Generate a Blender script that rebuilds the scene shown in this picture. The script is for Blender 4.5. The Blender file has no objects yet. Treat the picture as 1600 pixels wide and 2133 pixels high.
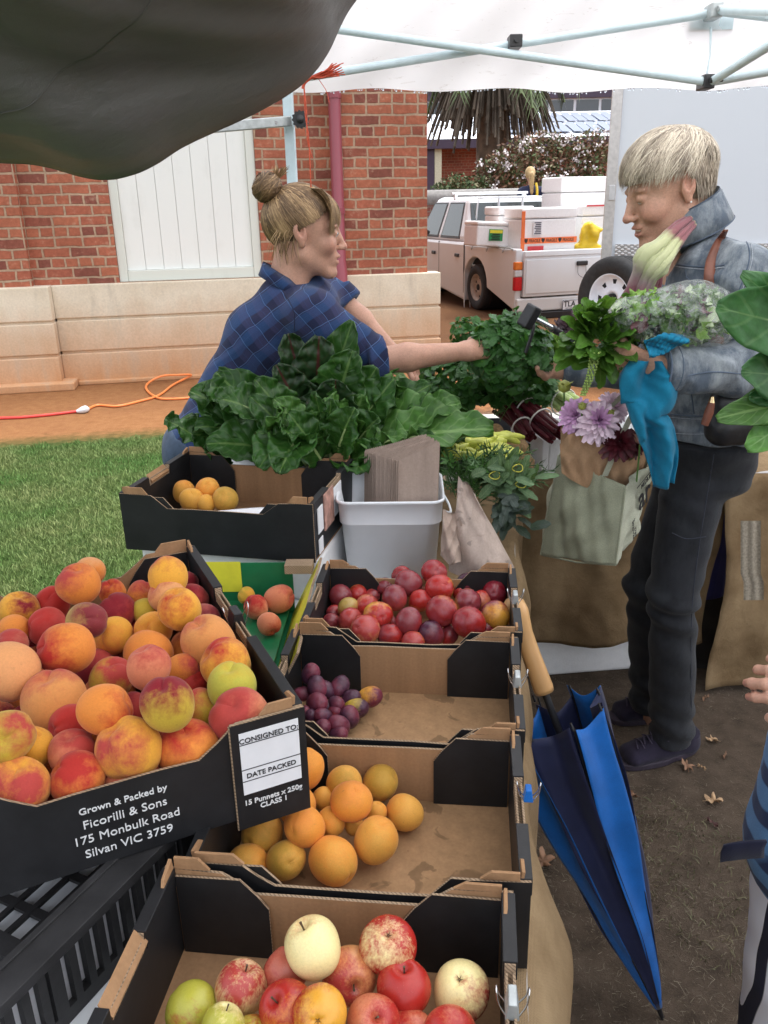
import bpy, bmesh, math, random
import numpy as np
from mathutils import Vector, Matrix, noise
R = math.radians
random.seed(7); RNG = np.random.default_rng(11)
C = bpy.context.scene.collection
sc = bpy.context.scene

# ------------------------------------------------------------------ camera, sky, sun, exposure
FPX = 1730.0; PITCH = R(20.5); ROLL = R(1.2); CAMH = 1.55
_f = np.array([0, math.cos(PITCH), -math.sin(PITCH)]); _r0 = np.array([1.0, 0, 0]); _u0 = np.array([0, math.sin(PITCH), math.cos(PITCH)])
_r = math.cos(ROLL)*_r0 - math.sin(ROLL)*_u0; _u = math.cos(ROLL)*_u0 + math.sin(ROLL)*_r0
cd = bpy.data.cameras.new('camera'); cam = bpy.data.objects.new('camera', cd); C.objects.link(cam); sc.camera = cam
cd.sensor_fit = 'VERTICAL'; cd.sensor_height = 24; cd.lens = 24*FPX/2133; cd.clip_start = 0.05; cd.clip_end = 500
cam.matrix_world = Matrix(((_r[0], _u[0], -_f[0], 0), (_r[1], _u[1], -_f[1], 0), (_r[2], _u[2], -_f[2], CAMH), (0, 0, 0, 1)))
w = bpy.data.worlds.new('World'); sc.world = w; w.use_nodes = True
wn = w.node_tree.nodes; wl = w.node_tree.links
bg = wn['Background']; sky = wn.new('ShaderNodeTexSky'); sky.sky_type = 'NISHITA'; sky.sun_disc = False
sky.sun_elevation = R(76); sky.sun_rotation = R(60); sky.air_density = 1.0; sky.dust_density = 3.0; sky.altitude = 0
hs = wn.new('ShaderNodeHueSaturation'); hs.inputs['Saturation'].default_value = 0.30; hs.inputs['Value'].default_value = 1.0
wl.new(sky.outputs[0], hs.inputs['Color']); wl.new(hs.outputs[0], bg.inputs[0]); bg.inputs[1].default_value = 0.15
sd = bpy.data.lights.new('sun', 'SUN'); sun = bpy.data.objects.new('sun', sd); C.objects.link(sun)
sd.energy = 0.9; sd.angle = R(25); sd.color = (1.0, 0.96, 0.9)
sun.rotation_euler = (R(-14), 0, R(-60))
sc.view_settings.view_transform = 'Standard'; sc.view_settings.look = 'None'; sc.view_settings.gamma = 1
sc.view_settings.exposure = 1.62
sc.cycles.max_bounces = 8; sc.cycles.transparent_max_bounces = 12; sc.cycles.use_denoising = True

# ------------------------------------------------------------------ pixel helpers (photo pixels 1600 x 2133)
def ray(x, y): return _f + _r*(x-800)/FPX - _u*(y-1066.5)/FPX
CO = np.array([0, 0, CAMH])
def pz(x, y, z): q = ray(x, y); return Vector(CO + q*(z-CAMH)/q[2])
def pd(x, y, d): q = ray(x, y); return Vector(CO + q*d/q[1])
def pxm(p): return float((np.array(p)-CO) @ _f)/FPX       # metres per photo pixel at p

# ------------------------------------------------------------------ mesh builder
class MB:
    def __init__(s): s.v = []; s.f = []; s.m = []; s.s = []; s.uv = []
    def add(s, vs, fs, mat=0, smooth=False, uvs=None, mats=None):
        o = len(s.v); s.v.extend([tuple(p) for p in vs])
        for i, f in enumerate(fs):
            s.f.append([o+k for k in f]); s.m.append(mats[i] if mats else mat); s.s.append(smooth)
            if uvs is None: s.uv.append(None)
            else: s.uv.append([uvs[k] for k in f])
    def box(s, c, size, rot=None, mat=0):
        x, y, z = [k/2 for k in size]; c = Vector(c)
        P = [Vector((a*x, b*y, d*z)) for d in (-1, 1) for b in (-1, 1) for a in (-1, 1)]
        if rot is not None: P = [rot @ p for p in P]
        s.add([c+p for p in P], [(0, 2, 3, 1), (4, 5, 7, 6), (0, 1, 5, 4), (2, 6, 7, 3), (0, 4, 6, 2), (1, 3, 7, 5)], mat)
    def hexa(s, P, mat=0):      # bottom 4 ccw then top 4 ccw
        s.add(P, [(3, 2, 1, 0), (4, 5, 6, 7), (0, 1, 5, 4), (1, 2, 6, 5), (2, 3, 7, 6), (3, 0, 4, 7)], mat)
    def tube(s, pts, r, n=8, mat=0, smooth=True, flat=1.0):
        pts = [Vector(p) for p in pts]; N = len(pts)
        rr = r if isinstance(r, (list, tuple)) else [r]*N
        t0 = (pts[1]-pts[0]).normalized(); a = t0.orthogonal().normalized(); V = []; UV = []
        L = 0
        for i in range(N):
            t = ((pts[min(i+1, N-1)]-pts[max(i-1, 0)])).normalized()
            a = (a - t*a.dot(t)); a = a.normalized() if a.length > 1e-6 else t.orthogonal().normalized()
            b = t.cross(a)
            if i: L += (pts[i]-pts[i-1]).length
            for k in range(n):
                q = 2*math.pi*k/n; V.append(pts[i]+a*math.cos(q)*rr[i]+b*math.sin(q)*rr[i]*flat); UV.append((k/n, L))
        F = [(i*n+k, i*n+(k+1) % n, (i+1)*n+(k+1) % n, (i+1)*n+k) for i in range(N-1) for k in range(n)]
        s.add(V, F, mat, smooth, UV); s.add(V[:n], [tuple(range(n-1, -1, -1))], mat); s.add(V[-n:], [tuple(range(n))], mat)
    def grid(s, P, mat=0, smooth=True, closed=False, uvs=None):
        nu = len(P); nv = len(P[0]); V = [p for row in P for p in row]
        UV = [(i/(nu-1), j/(nv-1)) for i in range(nu) for j in range(nv)] if uvs is None else uvs
        F = [(i*nv+j, i*nv+(j+1) % nv, (i+1)*nv+(j+1) % nv, (i+1)*nv+j) for i in range(nu-1) for j in range(nv if closed else nv-1)]
        s.add(V, F, mat, smooth, UV)
    def lathe(s, prof, n=24, M=None, mat=0, smooth=True):
        P = [[Vector((r*math.cos(2*math.pi*k/n), r*math.sin(2*math.pi*k/n), z)) for k in range(n)] for r, z in prof]
        if M is not None: P = [[M @ p for p in row] for row in P]
        s.grid(P, mat, smooth, closed=True)
    def prism(s, out, t, M=None, mats=(0, 0, 0)):   # outline in local xy, extruded 0..t along z; mats: z=0 face, z=t face, sides
        n = len(out); V = [Vector((a, b, 0)) for a, b in out]+[Vector((a, b, t)) for a, b in out]
        if M is not None: V = [M @ p for p in V]
        s.add(V, [tuple(range(n-1, -1, -1))], mats[0]); o = len(s.v)-2*n
        s.f.append([o+n+k for k in range(n)]); s.m.append(mats[1]); s.s.append(False); s.uv.append(None)
        for k in range(n):
            s.f.append([o+k, o+(k+1) % n, o+n+(k+1) % n, o+n+k]); s.m.append(mats[2]); s.s.append(False); s.uv.append(None)
    def build(s, name, mats, parent=None, loc=(0, 0, 0), bevel=0, seg=2, at=None):
        me = bpy.data.meshes.new(name); L = Vector(loc)
        if at is not None: L = Vector(); loc = at
        me.from_pydata([Vector(p)-L for p in s.v], [], s.f)
        if not isinstance(mats, (list, tuple)): mats = [mats]
        for m in mats: me.materials.append(m)
        me.polygons.foreach_set('material_index', s.m); me.polygons.foreach_set('use_smooth', s.s)
        uvl = me.uv_layers.new(name='UVMap'); data = np.zeros((len(me.loops), 2), np.float32); li = 0
        for p, u in zip(me.polygons, s.uv):
            if u is None:
                nn = p.normal; ax = max(range(3), key=lambda k: abs(nn[k]))
                for k, vi in enumerate(p.vertices):
                    c = s.v[vi]; data[p.loop_start+k] = (c[1], c[2]) if ax == 0 else ((c[0], c[2]) if ax == 1 else (c[0], c[1]))
            else:
                for k in range(len(u)): data[p.loop_start+k] = u[k]
        uvl.data.foreach_set('uv', data.ravel()); me.update()
        return link(name, me, parent, loc, bevel, seg)
def link(name, me, parent=None, loc=(0, 0, 0), bevel=0, seg=2):
    o = bpy.data.objects.new(name, me); C.objects.link(o); o.location = loc
    if parent is not None: o.parent = parent
    if bevel:
        b = o.modifiers.new('bevel', 'BEVEL'); b.width = bevel; b.segments = seg; b.limit_method = 'ANGLE'; b.angle_limit = R(40)
        b.harden_normals = False
    return o
def tag(o, label=None, cat=None, group=None, kind=None):
    if label: o['label'] = label
    if cat: o['category'] = cat
    if group: o['group'] = group
    if kind: o['kind'] = kind
    return o
def thing(name, label, cat, loc=(0, 0, 0), rz=0, group=None):
    o = bpy.data.objects.new(name, None); C.objects.link(o); o.location = loc; o.rotation_euler = (0, 0, rz)
    o.empty_display_size = 0.05
    return tag(o, label, cat, group)
def text(name, s, size, M, m, parent=None, bold=0.0, align='CENTER', spacing=1.0, thick=0.0004, sx=1.0):
    cu = bpy.data.curves.new('t', 'FONT'); cu.body = s; cu.size = size; cu.align_x = align; cu.offset = bold; cu.extrude = thick; cu.space_line = spacing
    cu.resolution_u = 3
    o = bpy.data.objects.new('t', cu); C.objects.link(o); bpy.context.view_layer.update()
    me = bpy.data.meshes.new_from_object(o.evaluated_get(bpy.context.evaluated_depsgraph_get()))
    bpy.data.objects.remove(o); me.transform(M @ Matrix.Diagonal((sx, 1, 1, 1))); me.materials.clear(); me.materials.append(m); me.name = name
    return link(name, me, parent)
def copy_tree(o, parent=None):
    c = o.copy(); C.objects.link(c)
    if parent is not None: c.parent = parent
    for ch in list(o.children): copy_tree(ch, c)
    return c
def fr(x, y, z, o=(0, 0, 0)):    # matrix from axis vectors and origin
    return Matrix(((x[0], y[0], z[0], o[0]), (x[1], y[1], z[1], o[1]), (x[2], y[2], z[2], o[2]), (0, 0, 0, 1)))
def bez(a, b, c, n):
    a, b, c = Vector(a), Vector(b), Vector(c); return [a*(1-t)**2+b*2*t*(1-t)+c*t*t for t in [i/(n-1) for i in range(n)]]
def spline(pts, n):     # catmull-rom through pts
    pts = [Vector(p) for p in pts]; P = [pts[0]*2-pts[1]]+pts+[pts[-1]*2-pts[-2]]; out = []
    m = len(pts)-1
    for i in range(n):
        u = i/(n-1)*m; k = min(int(u), m-1); t = u-k; a, b, c, d = P[k:k+4]
        out.append(0.5*((2*b)+(c-a)*t+(2*a-5*b+4*c-d)*t*t+(3*b-a-3*c+d)*t**3))
    return out

# ------------------------------------------------------------------ signed-distance bodies (numpy surface nets)
def sd_cap(P, a, b, r0, r1):
    a = np.array(a, float); b = np.array(b, float); d = b-a; t = np.clip(((P-a)@d)/max(d@d, 1e-9), 0, 1)
    return np.linalg.norm(P-a-t[..., None]*d, axis=-1)-(r0+(r1-r0)*t)
def sd_ell(P, c, r, M=None):
    q = P-np.array(c, float)
    if M is not None: q = q @ np.array(M)          # M columns = local axes
    r = np.array(r, float); k0 = np.linalg.norm(q/r, axis=-1); k1 = np.linalg.norm(q/(r*r), axis=-1)
    return np.where(k1 > 1e-9, k0*(k0-1)/np.maximum(k1, 1e-9), -r.min())
def smin(a, b, k):
    h = np.clip(0.5+0.5*(b-a)/k, 0, 1); return b*(1-h)+a*h-k*h*(1-h)
def surf(fn, lo, hi, h):
    lo = np.array(lo, float); hi = np.array(hi, float); n = np.ceil((hi-lo)/h).astype(int)+1
    X = np.stack(np.meshgrid(*[lo[i]+h*np.arange(n[i]) for i in range(3)], indexing='ij'), -1)
    D = fn(X).astype(np.float64); S = D < 0; cn = n-1
    acc = np.zeros(tuple(cn)+(3,)); cnt = np.zeros(tuple(cn))
    quads = []
    cross = []
    for ax in range(3):
        sl0 = [slice(None)]*3; sl1 = [slice(None)]*3; sl0[ax] = slice(0, -1); sl1[ax] = slice(1, None)
        d0 = D[tuple(sl0)]; d1 = D[tuple(sl1)]; cr = S[tuple(sl0)] != S[tuple(sl1)]
        t = np.where(cr, d0/np.where(cr, d0-d1, 1), 0); oa = [k for k in range(3) if k != ax]
        for a in (0, 1):
            for b in (0, 1):
                sl = [slice(None)]*3; sl[oa[0]] = slice(a, a+cn[oa[0]]); sl[oa[1]] = slice(b, b+cn[oa[1]])
                c_ = cr[tuple(sl)]; cnt += c_
                acc[..., ax] += np.where(c_, t[tuple(sl)], 0); acc[..., oa[0]] += c_*a; acc[..., oa[1]] += c_*b
        cross.append((ax, oa, cr, S[tuple(sl0)]))
    act = cnt > 0; idx = -np.ones(tuple(cn), int); idx[act] = np.arange(act.sum())
    ii = np.argwhere(act); V = lo+h*(ii+acc[act]/cnt[act][:, None])
    for ax, oa, cr, s0 in cross:
        e = np.argwhere(cr); ok = (e[:, oa[0]] > 0) & (e[:, oa[1]] > 0) & (e[:, oa[0]] < cn[oa[0]]) & (e[:, oa[1]] < cn[oa[1]]); e = e[ok]
        q = []
        for a, b in ((-1, -1), (0, -1), (0, 0), (-1, 0)):
            c_ = e.copy(); c_[:, oa[0]] += a; c_[:, oa[1]] += b; q.append(idx[c_[:, 0], c_[:, 1], c_[:, 2]])
        q = np.stack(q, 1); ins = s0[e[:, 0], e[:, 1], e[:, 2]]
        flip = ~ins if ax != 1 else ins
        q[flip] = q[flip][:, ::-1]; quads.append(q)
    return V, np.concatenate(quads)
def union(P, prims, k):
    D = None
    for p in prims:
        d = sd_cap(P, *p[1:]) if p[0] == 'c' else sd_ell(P, *p[1:])
        D = d if D is None else smin(D, d, k)
    return D
def mesh_np(name, V, F, mats, parent=None, loc=(0, 0, 0), attr=None, fm=None):
    me = bpy.data.meshes.new(name); me.from_pydata((np.asarray(V)-np.array(loc)).tolist(), [], np.asarray(F).tolist())
    for m in (mats if isinstance(mats, (list, tuple)) else [mats]): me.materials.append(m)
    me.polygons.foreach_set('use_smooth', [True]*len(me.polygons))
    if fm is not None: me.polygons.foreach_set('material_index', [int(k) for k in fm])
    if attr is not None:
        a = me.color_attributes.new('tint', 'FLOAT_COLOR', 'POINT'); a.data.foreach_set('color', np.asarray(attr, np.float32).ravel())
    me.update(); return link(name, me, parent, loc)
def bounds(prims, pad):
    L = []; Hh = []
    for p in prims:
        if p[0] == 'c':
            r = max(p[3], p[4]); a = np.minimum(p[1], p[2])-r; b = np.maximum(p[1], p[2])+r
        else: a = np.array(p[1])-max(p[2]); b = np.array(p[1])+max(p[2])
        L.append(a); Hh.append(b)
    return np.min(L, 0)-pad, np.max(Hh, 0)+pad
def wob(P, s, seed=0):      # cheap smooth noise -1..1
    g = np.random.default_rng(seed); o = 0
    for k in range(5):
        d = g.normal(size=3)*s*(0.7+0.5*k); o = o+np.sin(P@d+g.uniform(0, 6.3)+1.5*np.sin(P@(g.normal(size=3)*s*0.7)+g.uniform(0, 6)))/(1+0.4*k)
    return o/2.6
# ------------------------------------------------------------------ materials
class NT:
    def __init__(s, name):
        s.m = bpy.data.materials.new(name); s.m.use_nodes = True; s.t = s.m.node_tree; s.n = s.t.nodes; s.l = s.t.links; s.b = s.n['Principled BSDF']
    def new(s, t, **kw):
        n = s.n.new('ShaderNode'+t)
        for k, v in kw.items(): setattr(n, k, v)
        return n
    def lk(s, a, b): s.l.new(a, b)
    def coord(s, which='Object'): return s.new('TexCoord').outputs[which]
    def mapv(s, v, scale=(1, 1, 1), rot=(0, 0, 0), loc=(0, 0, 0)):
        n = s.new('Mapping'); n.inputs['Scale'].default_value = scale; n.inputs['Rotation'].default_value = rot; n.inputs['Location'].default_value = loc
        s.lk(v, n.inputs['Vector']); return n.outputs[0]
    def noise(s, v, scale, detail=3, rough=0.55, dist=0.0):
        n = s.new('TexNoise'); n.inputs['Scale'].default_value = scale; n.inputs['Detail'].default_value = detail; n.inputs['Roughness'].default_value = rough; n.inputs['Distortion'].default_value = dist
        s.lk(v, n.inputs['Vector']); return n.outputs['Fac']
    def ramp(s, f, stops, interp='LINEAR'):
        n = s.new('ValToRGB'); n.color_ramp.interpolation = interp; e = n.color_ramp.elements
        while len(e) < len(stops): e.new(0.5)
        for k, (p, c) in enumerate(stops):
            e[k].position = p; e[k].color = (*c, 1) if isinstance(c, (tuple, list)) and len(c) == 3 else (c, c, c, 1)
        s.lk(f, n.inputs[0]); return n.outputs[0]
    def mix(s, f, a, b, mode='MIX'):
        n = s.new('MixRGB', blend_type=mode)
        for i, x in enumerate((f, a, b)):
            if hasattr(x, 'is_linked'): s.lk(x, n.inputs[i])
            elif i == 0: n.inputs[0].default_value = x
            else: n.inputs[i].default_value = (*x, 1)
        return n.outputs[0]
    def math(s, op, a, b=0.0, c=None, clamp=False):
        n = s.new('Math', operation=op, use_clamp=clamp)
        for i, x in enumerate((a, b, c)):
            if x is None: continue
            if hasattr(x, 'is_linked'): s.lk(x, n.inputs[i])
            else: n.inputs[i].default_value = x
        return n.outputs[0]
    def bump(s, h, strength=0.3, dist=0.01):
        n = s.new('Bump'); n.inputs['Strength'].default_value = strength; n.inputs['Distance'].default_value = dist
        s.lk(h, n.inputs['Height']); s.lk(n.outputs[0], s.b.inputs['Normal']); return n
    def col(s, c):
        if hasattr(c, 'is_linked'): s.lk(c, s.b.inputs['Base Color'])
        else: s.b.inputs['Base Color'].default_value = (*c, 1)
    def set(s, **kw):
        for k, v in kw.items():
            k = k.replace('_', ' '); 
            if hasattr(v, 'is_linked'): s.lk(v, s.b.inputs[k])
            else: s.b.inputs[k].default_value = v
        return s
def simple(name, c, rough=0.6, var=0.12, scale=25, bump=0.0, bscale=80, metal=0.0, spec=0.5, coord='Object', sheen=0.0):
    t = NT(name); v = t.coord(coord); n = t.noise(v, scale, 4)
    lo = tuple(k*(1-var) for k in c); hi = tuple(min(1, k*(1+var)) for k in c)
    t.col(t.ramp(n, [(0.3, lo), (0.7, hi)])); t.set(Roughness=rough, Metallic=metal, Specular_IOR_Level=spec)
    if sheen: t.set(Sheen_Weight=sheen)
    if bump: t.bump(t.noise(v, bscale, 5), bump, 0.004)
    return t.m
def fabric(name, c, var=0.15, weave=900, bump=0.25, wash=None, rough=0.9, scale=18):
    t = NT(name); v = t.coord(); n = t.noise(v, scale, 5, 0.6)
    base = t.ramp(n, [(0.3, tuple(k*(1-var) for k in c)), (0.7, tuple(k*(1+var) for k in c))])
    if wash: base = t.mix(t.ramp(t.math('ADD', t.math('MULTIPLY', t.noise(v, 9, 4, 0.6, 0.5), 0.62), t.math('MULTIPLY', t.noise(t.mapv(v, (1, 1, 0.35)), 55, 4, 0.7), 0.38)), [(0.43, 0.0), (0.62, 1.0)]), base, wash)
    fine = t.noise(v, weave, 2, 0.7); base = t.mix(0.35, base, t.mix(1.0, base, t.ramp(fine, [(0.3, 0.45), (0.7, 1.3)]), 'MULTIPLY'))
    t.col(base); t.set(Roughness=rough, Specular_IOR_Level=0.2, Sheen_Weight=0.1); t.bump(t.math('ADD', fine, t.noise(v, 60, 4)), bump, 0.002); return t.m

def m_brick(name, c1, c2, mortar, bw=0.235, rh=0.088, ms=0.011, offs=0.5, dark=0.5):
    t = NT(name); uv = t.coord('UV')
    wv = t.new('TexNoise'); wv.inputs['Scale'].default_value = 9; t.lk(uv, wv.inputs['Vector'])
    d = t.new('VectorMath', operation='SCALE'); t.lk(wv.outputs['Color'], d.inputs[0]); d.inputs['Scale'].default_value = 0.022
    ad = t.new('VectorMath', operation='ADD'); t.lk(uv, ad.inputs[0]); t.lk(d.outputs[0], ad.inputs[1])
    b = t.new('TexBrick'); t.lk(ad.outputs[0], b.inputs['Vector']); b.offset = offs; b.squash = 0.5; b.squash_frequency = 3
    for k, v in dict(Scale=1.0, **{'Mortar Size': ms, 'Mortar Smooth': 0.3, 'Bias': -0.1, 'Brick Width': bw, 'Row Height': rh}).items(): b.inputs[k].default_value = v
    b.inputs['Color1'].default_value = (*c1, 1); b.inputs['Color2'].default_value = (*c2, 1); b.inputs['Mortar'].default_value = (*mortar, 1)
    # a second, shifted brick of the same bond gives some bricks a burnt tone
    b2 = t.new('TexBrick'); t.lk(ad.outputs[0], b2.inputs['Vector']); b2.offset = offs; b2.squash = 0.5; b2.squash_frequency = 3
    for k, v in dict(Scale=1.0, **{'Mortar Size': 0.0, 'Bias': 0.0, 'Brick Width': bw, 'Row Height': rh}).items(): b2.inputs[k].default_value = v
    b2.inputs['Color1'].default_value = (0, 0, 0, 1); b2.inputs['Color2'].default_value = (1, 1, 1, 1)
    burnt = t.ramp(b2.outputs['Color'], [(0.72, 0.0), (0.9, dark)])
    n = t.noise(uv, 28, 5, 0.65); n2 = t.noise(uv, 2.2, 3)
    c = t.mix(t.math('MULTIPLY', burnt, t.math('SUBTRACT', 1.0, b.outputs['Fac'])), b.outputs['Color'], (0.16, 0.07, 0.06))
    c = t.mix(0.55, c, t.mix(1.0, c, t.ramp(n, [(0.25, 0.55), (0.75, 1.35)]), 'MULTIPLY'))
    c = t.mix(0.6, c, t.mix(1.0, c, t.ramp(n2, [(0.3, 0.62), (0.7, 1.25)]), 'MULTIPLY'))
    smear = t.ramp(t.math('ADD', t.noise(uv, 14, 5, 0.7), t.math('MULTIPLY', t.math('SUBTRACT', n2, 0.5), 0.35)), [(0.58, 0.0), (0.72, 0.5)])
    c = t.mix(smear, c, mortar)
    t.col(c); t.set(Roughness=0.92, Specular_IOR_Level=0.15)
    h = t.math('ADD', t.math('MULTIPLY', t.math('SUBTRACT', 1.0, b.outputs['Fac']), 1.0), t.math('MULTIPLY', n, 0.45)); t.bump(h, 0.8, 0.012); return t.m
M = {}
M['brick'] = m_brick('old red brick', (0.45, 0.155, 0.09), (0.36, 0.108, 0.07), (0.47, 0.32, 0.22), dark=0.55)
M['brick_far'] = m_brick('far red brick', (0.40, 0.12, 0.08), (0.33, 0.10, 0.07), (0.42, 0.25, 0.18), dark=0.2)
M['brick_dark'] = m_brick('mossy brick', (0.26, 0.10, 0.08), (0.20, 0.08, 0.07), (0.26, 0.20, 0.16))
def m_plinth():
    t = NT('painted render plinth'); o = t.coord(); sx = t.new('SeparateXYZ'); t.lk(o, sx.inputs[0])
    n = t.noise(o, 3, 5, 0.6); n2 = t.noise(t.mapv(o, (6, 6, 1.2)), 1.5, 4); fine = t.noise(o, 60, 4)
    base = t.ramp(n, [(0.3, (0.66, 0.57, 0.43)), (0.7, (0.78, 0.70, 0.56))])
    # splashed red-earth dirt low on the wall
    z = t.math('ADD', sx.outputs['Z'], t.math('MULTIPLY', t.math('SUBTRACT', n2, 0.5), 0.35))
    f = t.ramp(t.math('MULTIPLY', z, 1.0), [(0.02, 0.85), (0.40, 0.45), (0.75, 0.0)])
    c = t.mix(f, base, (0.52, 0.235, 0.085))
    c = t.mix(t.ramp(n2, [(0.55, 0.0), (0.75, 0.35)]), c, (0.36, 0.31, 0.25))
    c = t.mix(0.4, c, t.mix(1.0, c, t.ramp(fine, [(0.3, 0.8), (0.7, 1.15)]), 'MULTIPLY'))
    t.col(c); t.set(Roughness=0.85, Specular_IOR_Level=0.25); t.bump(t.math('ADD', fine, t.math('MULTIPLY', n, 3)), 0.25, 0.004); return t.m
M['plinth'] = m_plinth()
def m_paint(name, c, rough=0.45, dirt=(0.35, 0.3, 0.24), amt=0.25, low=None, scale=3, clear=0.0):
    t = NT(name); o = t.coord(); n = t.noise(o, scale, 6, 0.7, 0.3); n2 = t.noise(t.mapv(o, (1, 1, 0.15)), 12, 4)
    f = t.ramp(t.math('MULTIPLY', n, n2), [(0.28, 0.0), (0.55, amt)]); col = t.mix(f, c, dirt)
    if low:
        sx = t.new('SeparateXYZ'); t.lk(o, sx.inputs[0])
        g = t.ramp(t.math('ADD', sx.outputs['Z'], t.math('MULTIPLY', n, 0.3)), [(low[1], low[3] if len(low) > 3 else 0.9), (low[2], 0.0)]); col = t.mix(g, col, low[0])
    t.col(col); t.set(Roughness=rough, Coat_Weight=clear); t.bump(n2, 0.05, 0.003); return t.m
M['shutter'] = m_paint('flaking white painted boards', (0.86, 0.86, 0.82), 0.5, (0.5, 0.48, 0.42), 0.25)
M['frame_cream'] = m_paint('cream painted timber frame', (0.72, 0.73, 0.66), 0.5, amt=0.15)
M['downpipe'] = m_paint('maroon painted pipe', (0.30, 0.065, 0.085), 0.4, (0.4, 0.2, 0.2), 0.15)
M['car_white'] = m_paint('dusty white car paint', (0.81, 0.85, 0.88), 0.32, (0.55, 0.40, 0.28), 0.15, low=((0.46, 0.37, 0.28), 0.5, 1.0, 0.35), clear=0.4)
M['trailer_white'] = m_paint('white trailer panel', (0.74, 0.77, 0.81), 0.35, (0.6, 0.6, 0.6), 0.1)
M['foam'] = simple('white polystyrene foam', (0.86, 0.86, 0.86), 0.75, 0.04, 40, 0.25, 160)
M['white_plastic'] = simple('white plastic tub', (0.80, 0.82, 0.85), 0.28, 0.03, 12)
M['steel_white'] = simple('pale enamelled steel tube', (0.55, 0.66, 0.70), 0.35, 0.08, 20)
M['galv'] = simple('galvanised steel', (0.42, 0.45, 0.45), 0.4, 0.2, 40, metal=0.5)
M['chrome'] = simple('chromed wire', (0.75, 0.75, 0.75), 0.18, 0.05, metal=1.0)
M['alu'] = simple('brushed aluminium', (0.62, 0.58, 0.56), 0.38, 0.12, 30, metal=0.7)
M['black_plastic'] = simple('black plastic', (0.022, 0.022, 0.024), 0.42, 0.3, 30, 0.1, 120)
M['crate_plastic'] = simple('dusty black crate plastic', (0.028, 0.027, 0.028), 0.5, 0.5, 14, 0.15, 90)
M['rubber'] = simple('tyre rubber', (0.025, 0.025, 0.026), 0.8, 0.3, 30, 0.2, 100)
M['rim_white'] = simple('white enamel wheel rim', (0.78, 0.80, 0.86), 0.3, 0.05)
M['rim_dirty'] = simple('dusty steel rim', (0.42, 0.36, 0.30), 0.6, 0.2)
M['black_metal'] = simple('black painted metal', (0.015, 0.015, 0.017), 0.35, 0.2)
M['void'] = simple('dark opening', (0.012, 0.012, 0.014), 0.8, 0.2)
M['red_twine'] = simple('red plastic twine', (0.60, 0.085, 0.035), 0.5, 0.25, 200)
M['orange_cord'] = simple('orange cord sheath', (0.85, 0.25, 0.07), 0.4, 0.08)
M['red_cord'] = simple('red cord sheath', (0.72, 0.06, 0.05), 0.4, 0.08)
M['clear_plug'] = simple('milky plug plastic', (0.7, 0.72, 0.75), 0.2, 0.1)
def m_glass(name, c=(0.03, 0.04, 0.04), rough=0.05):
    t = NT(name); t.col(c); t.set(Roughness=rough, Specular_IOR_Level=0.8); return t.m
M['glass'] = m_glass('dark car glass', (0.045, 0.055, 0.055)); M['window'] = m_glass('building window glass', (0.05, 0.06, 0.075), 0.1)
M['lens_red'] = simple('red lamp lens', (0.55, 0.012, 0.02), 0.12, 0.1); M['lens_orange'] = simple('orange lamp lens', (0.75, 0.20, 0.03), 0.12, 0.1); M['lens_clear'] = simple('clear lamp lens', (0.6, 0.6, 0.6), 0.1, 0.1)
M['solar'] = simple('solar panel', (0.05, 0.08, 0.16), 0.15, 0.1); M['roof_white'] = simple('white sheet roof', (0.82, 0.86, 0.92), 0.4, 0.05); M['fascia'] = simple('dark fascia', (0.06, 0.04, 0.07), 0.5, 0.1)
M['coping'] = simple('grey stone coping', (0.24, 0.23, 0.22), 0.9, 0.25, 12, 0.3); M['cream_post'] = simple('cream post', (0.60, 0.57, 0.42), 0.6)
M['ink'] = simple('black print', (0.02, 0.02, 0.022), 0.6); M['white_ink'] = simple('white print', (0.72, 0.72, 0.72), 0.6, 0.1, 200); M['paper_white'] = simple('white paper', (0.78, 0.78, 0.80), 0.7, 0.05)
M['green_print'] = simple('green print', (0.03, 0.30, 0.10), 0.5, 0.1); M['yellow_print'] = simple('yellow print', (0.80, 0.72, 0.05), 0.5, 0.1); M['green_card'] = simple('green printed card', (0.012, 0.16, 0.06), 0.45, 0.12)
M['orange_tape'] = simple('orange tape', (0.85, 0.19, 0.05), 0.4, 0.1); M['red_print'] = simple('red print', (0.6, 0.04, 0.05), 0.5, 0.1)
M['yellow_bag'] = simple('yellow plastic bag', (0.72, 0.50, 0.02), 0.35, 0.15, 10, 0.5, 20)
# card
def m_card(name, c, stains=0.0, corr=False, rough=0.8):
    t = NT(name); o = t.coord(); n = t.noise(t.mapv(o, (30, 30, 2)), 1.5, 4); f = t.noise(o, 220, 3)
    col = t.ramp(n, [(0.3, tuple(k*0.86 for k in c)), (0.7, tuple(k*1.1 for k in c))])
    col = t.mix(0.3, col, t.mix(1.0, col, t.ramp(f, [(0.3, 0.7), (0.7, 1.2)]), 'MULTIPLY'))
    if stains:
        s = t.ramp(t.noise(o, 26, 3, 0.5, 0.6), [(0.60, 0.0), (0.64, stains)]); col = t.mix(s, col, tuple(k*0.38 for k in c))
    if corr:
        wv = t.new('TexWave', wave_type='BANDS', bands_direction='DIAGONAL'); wv.inputs['Scale'].default_value = 130; wv.inputs['Distortion'].default_value = 3; t.lk(o, wv.inputs['Vector'])
        col = t.mix(1.0, col, t.ramp(wv.outputs[0], [(0.2, 0.6), (0.6, 1.1)]), 'MULTIPLY')
    t.col(col); t.set(Roughness=rough, Specular_IOR_Level=0.2); t.bump(f, 0.12, 0.001); return t.m
M['card_brown'] = m_card('brown corrugated card', (0.36, 0.205, 0.105)); M['card_stain'] = m_card('damp stained brown card', (0.38, 0.225, 0.115), 0.6); M['card_edge'] = m_card('cut corrugated card edge', (0.34, 0.24, 0.155), corr=True)
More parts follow.
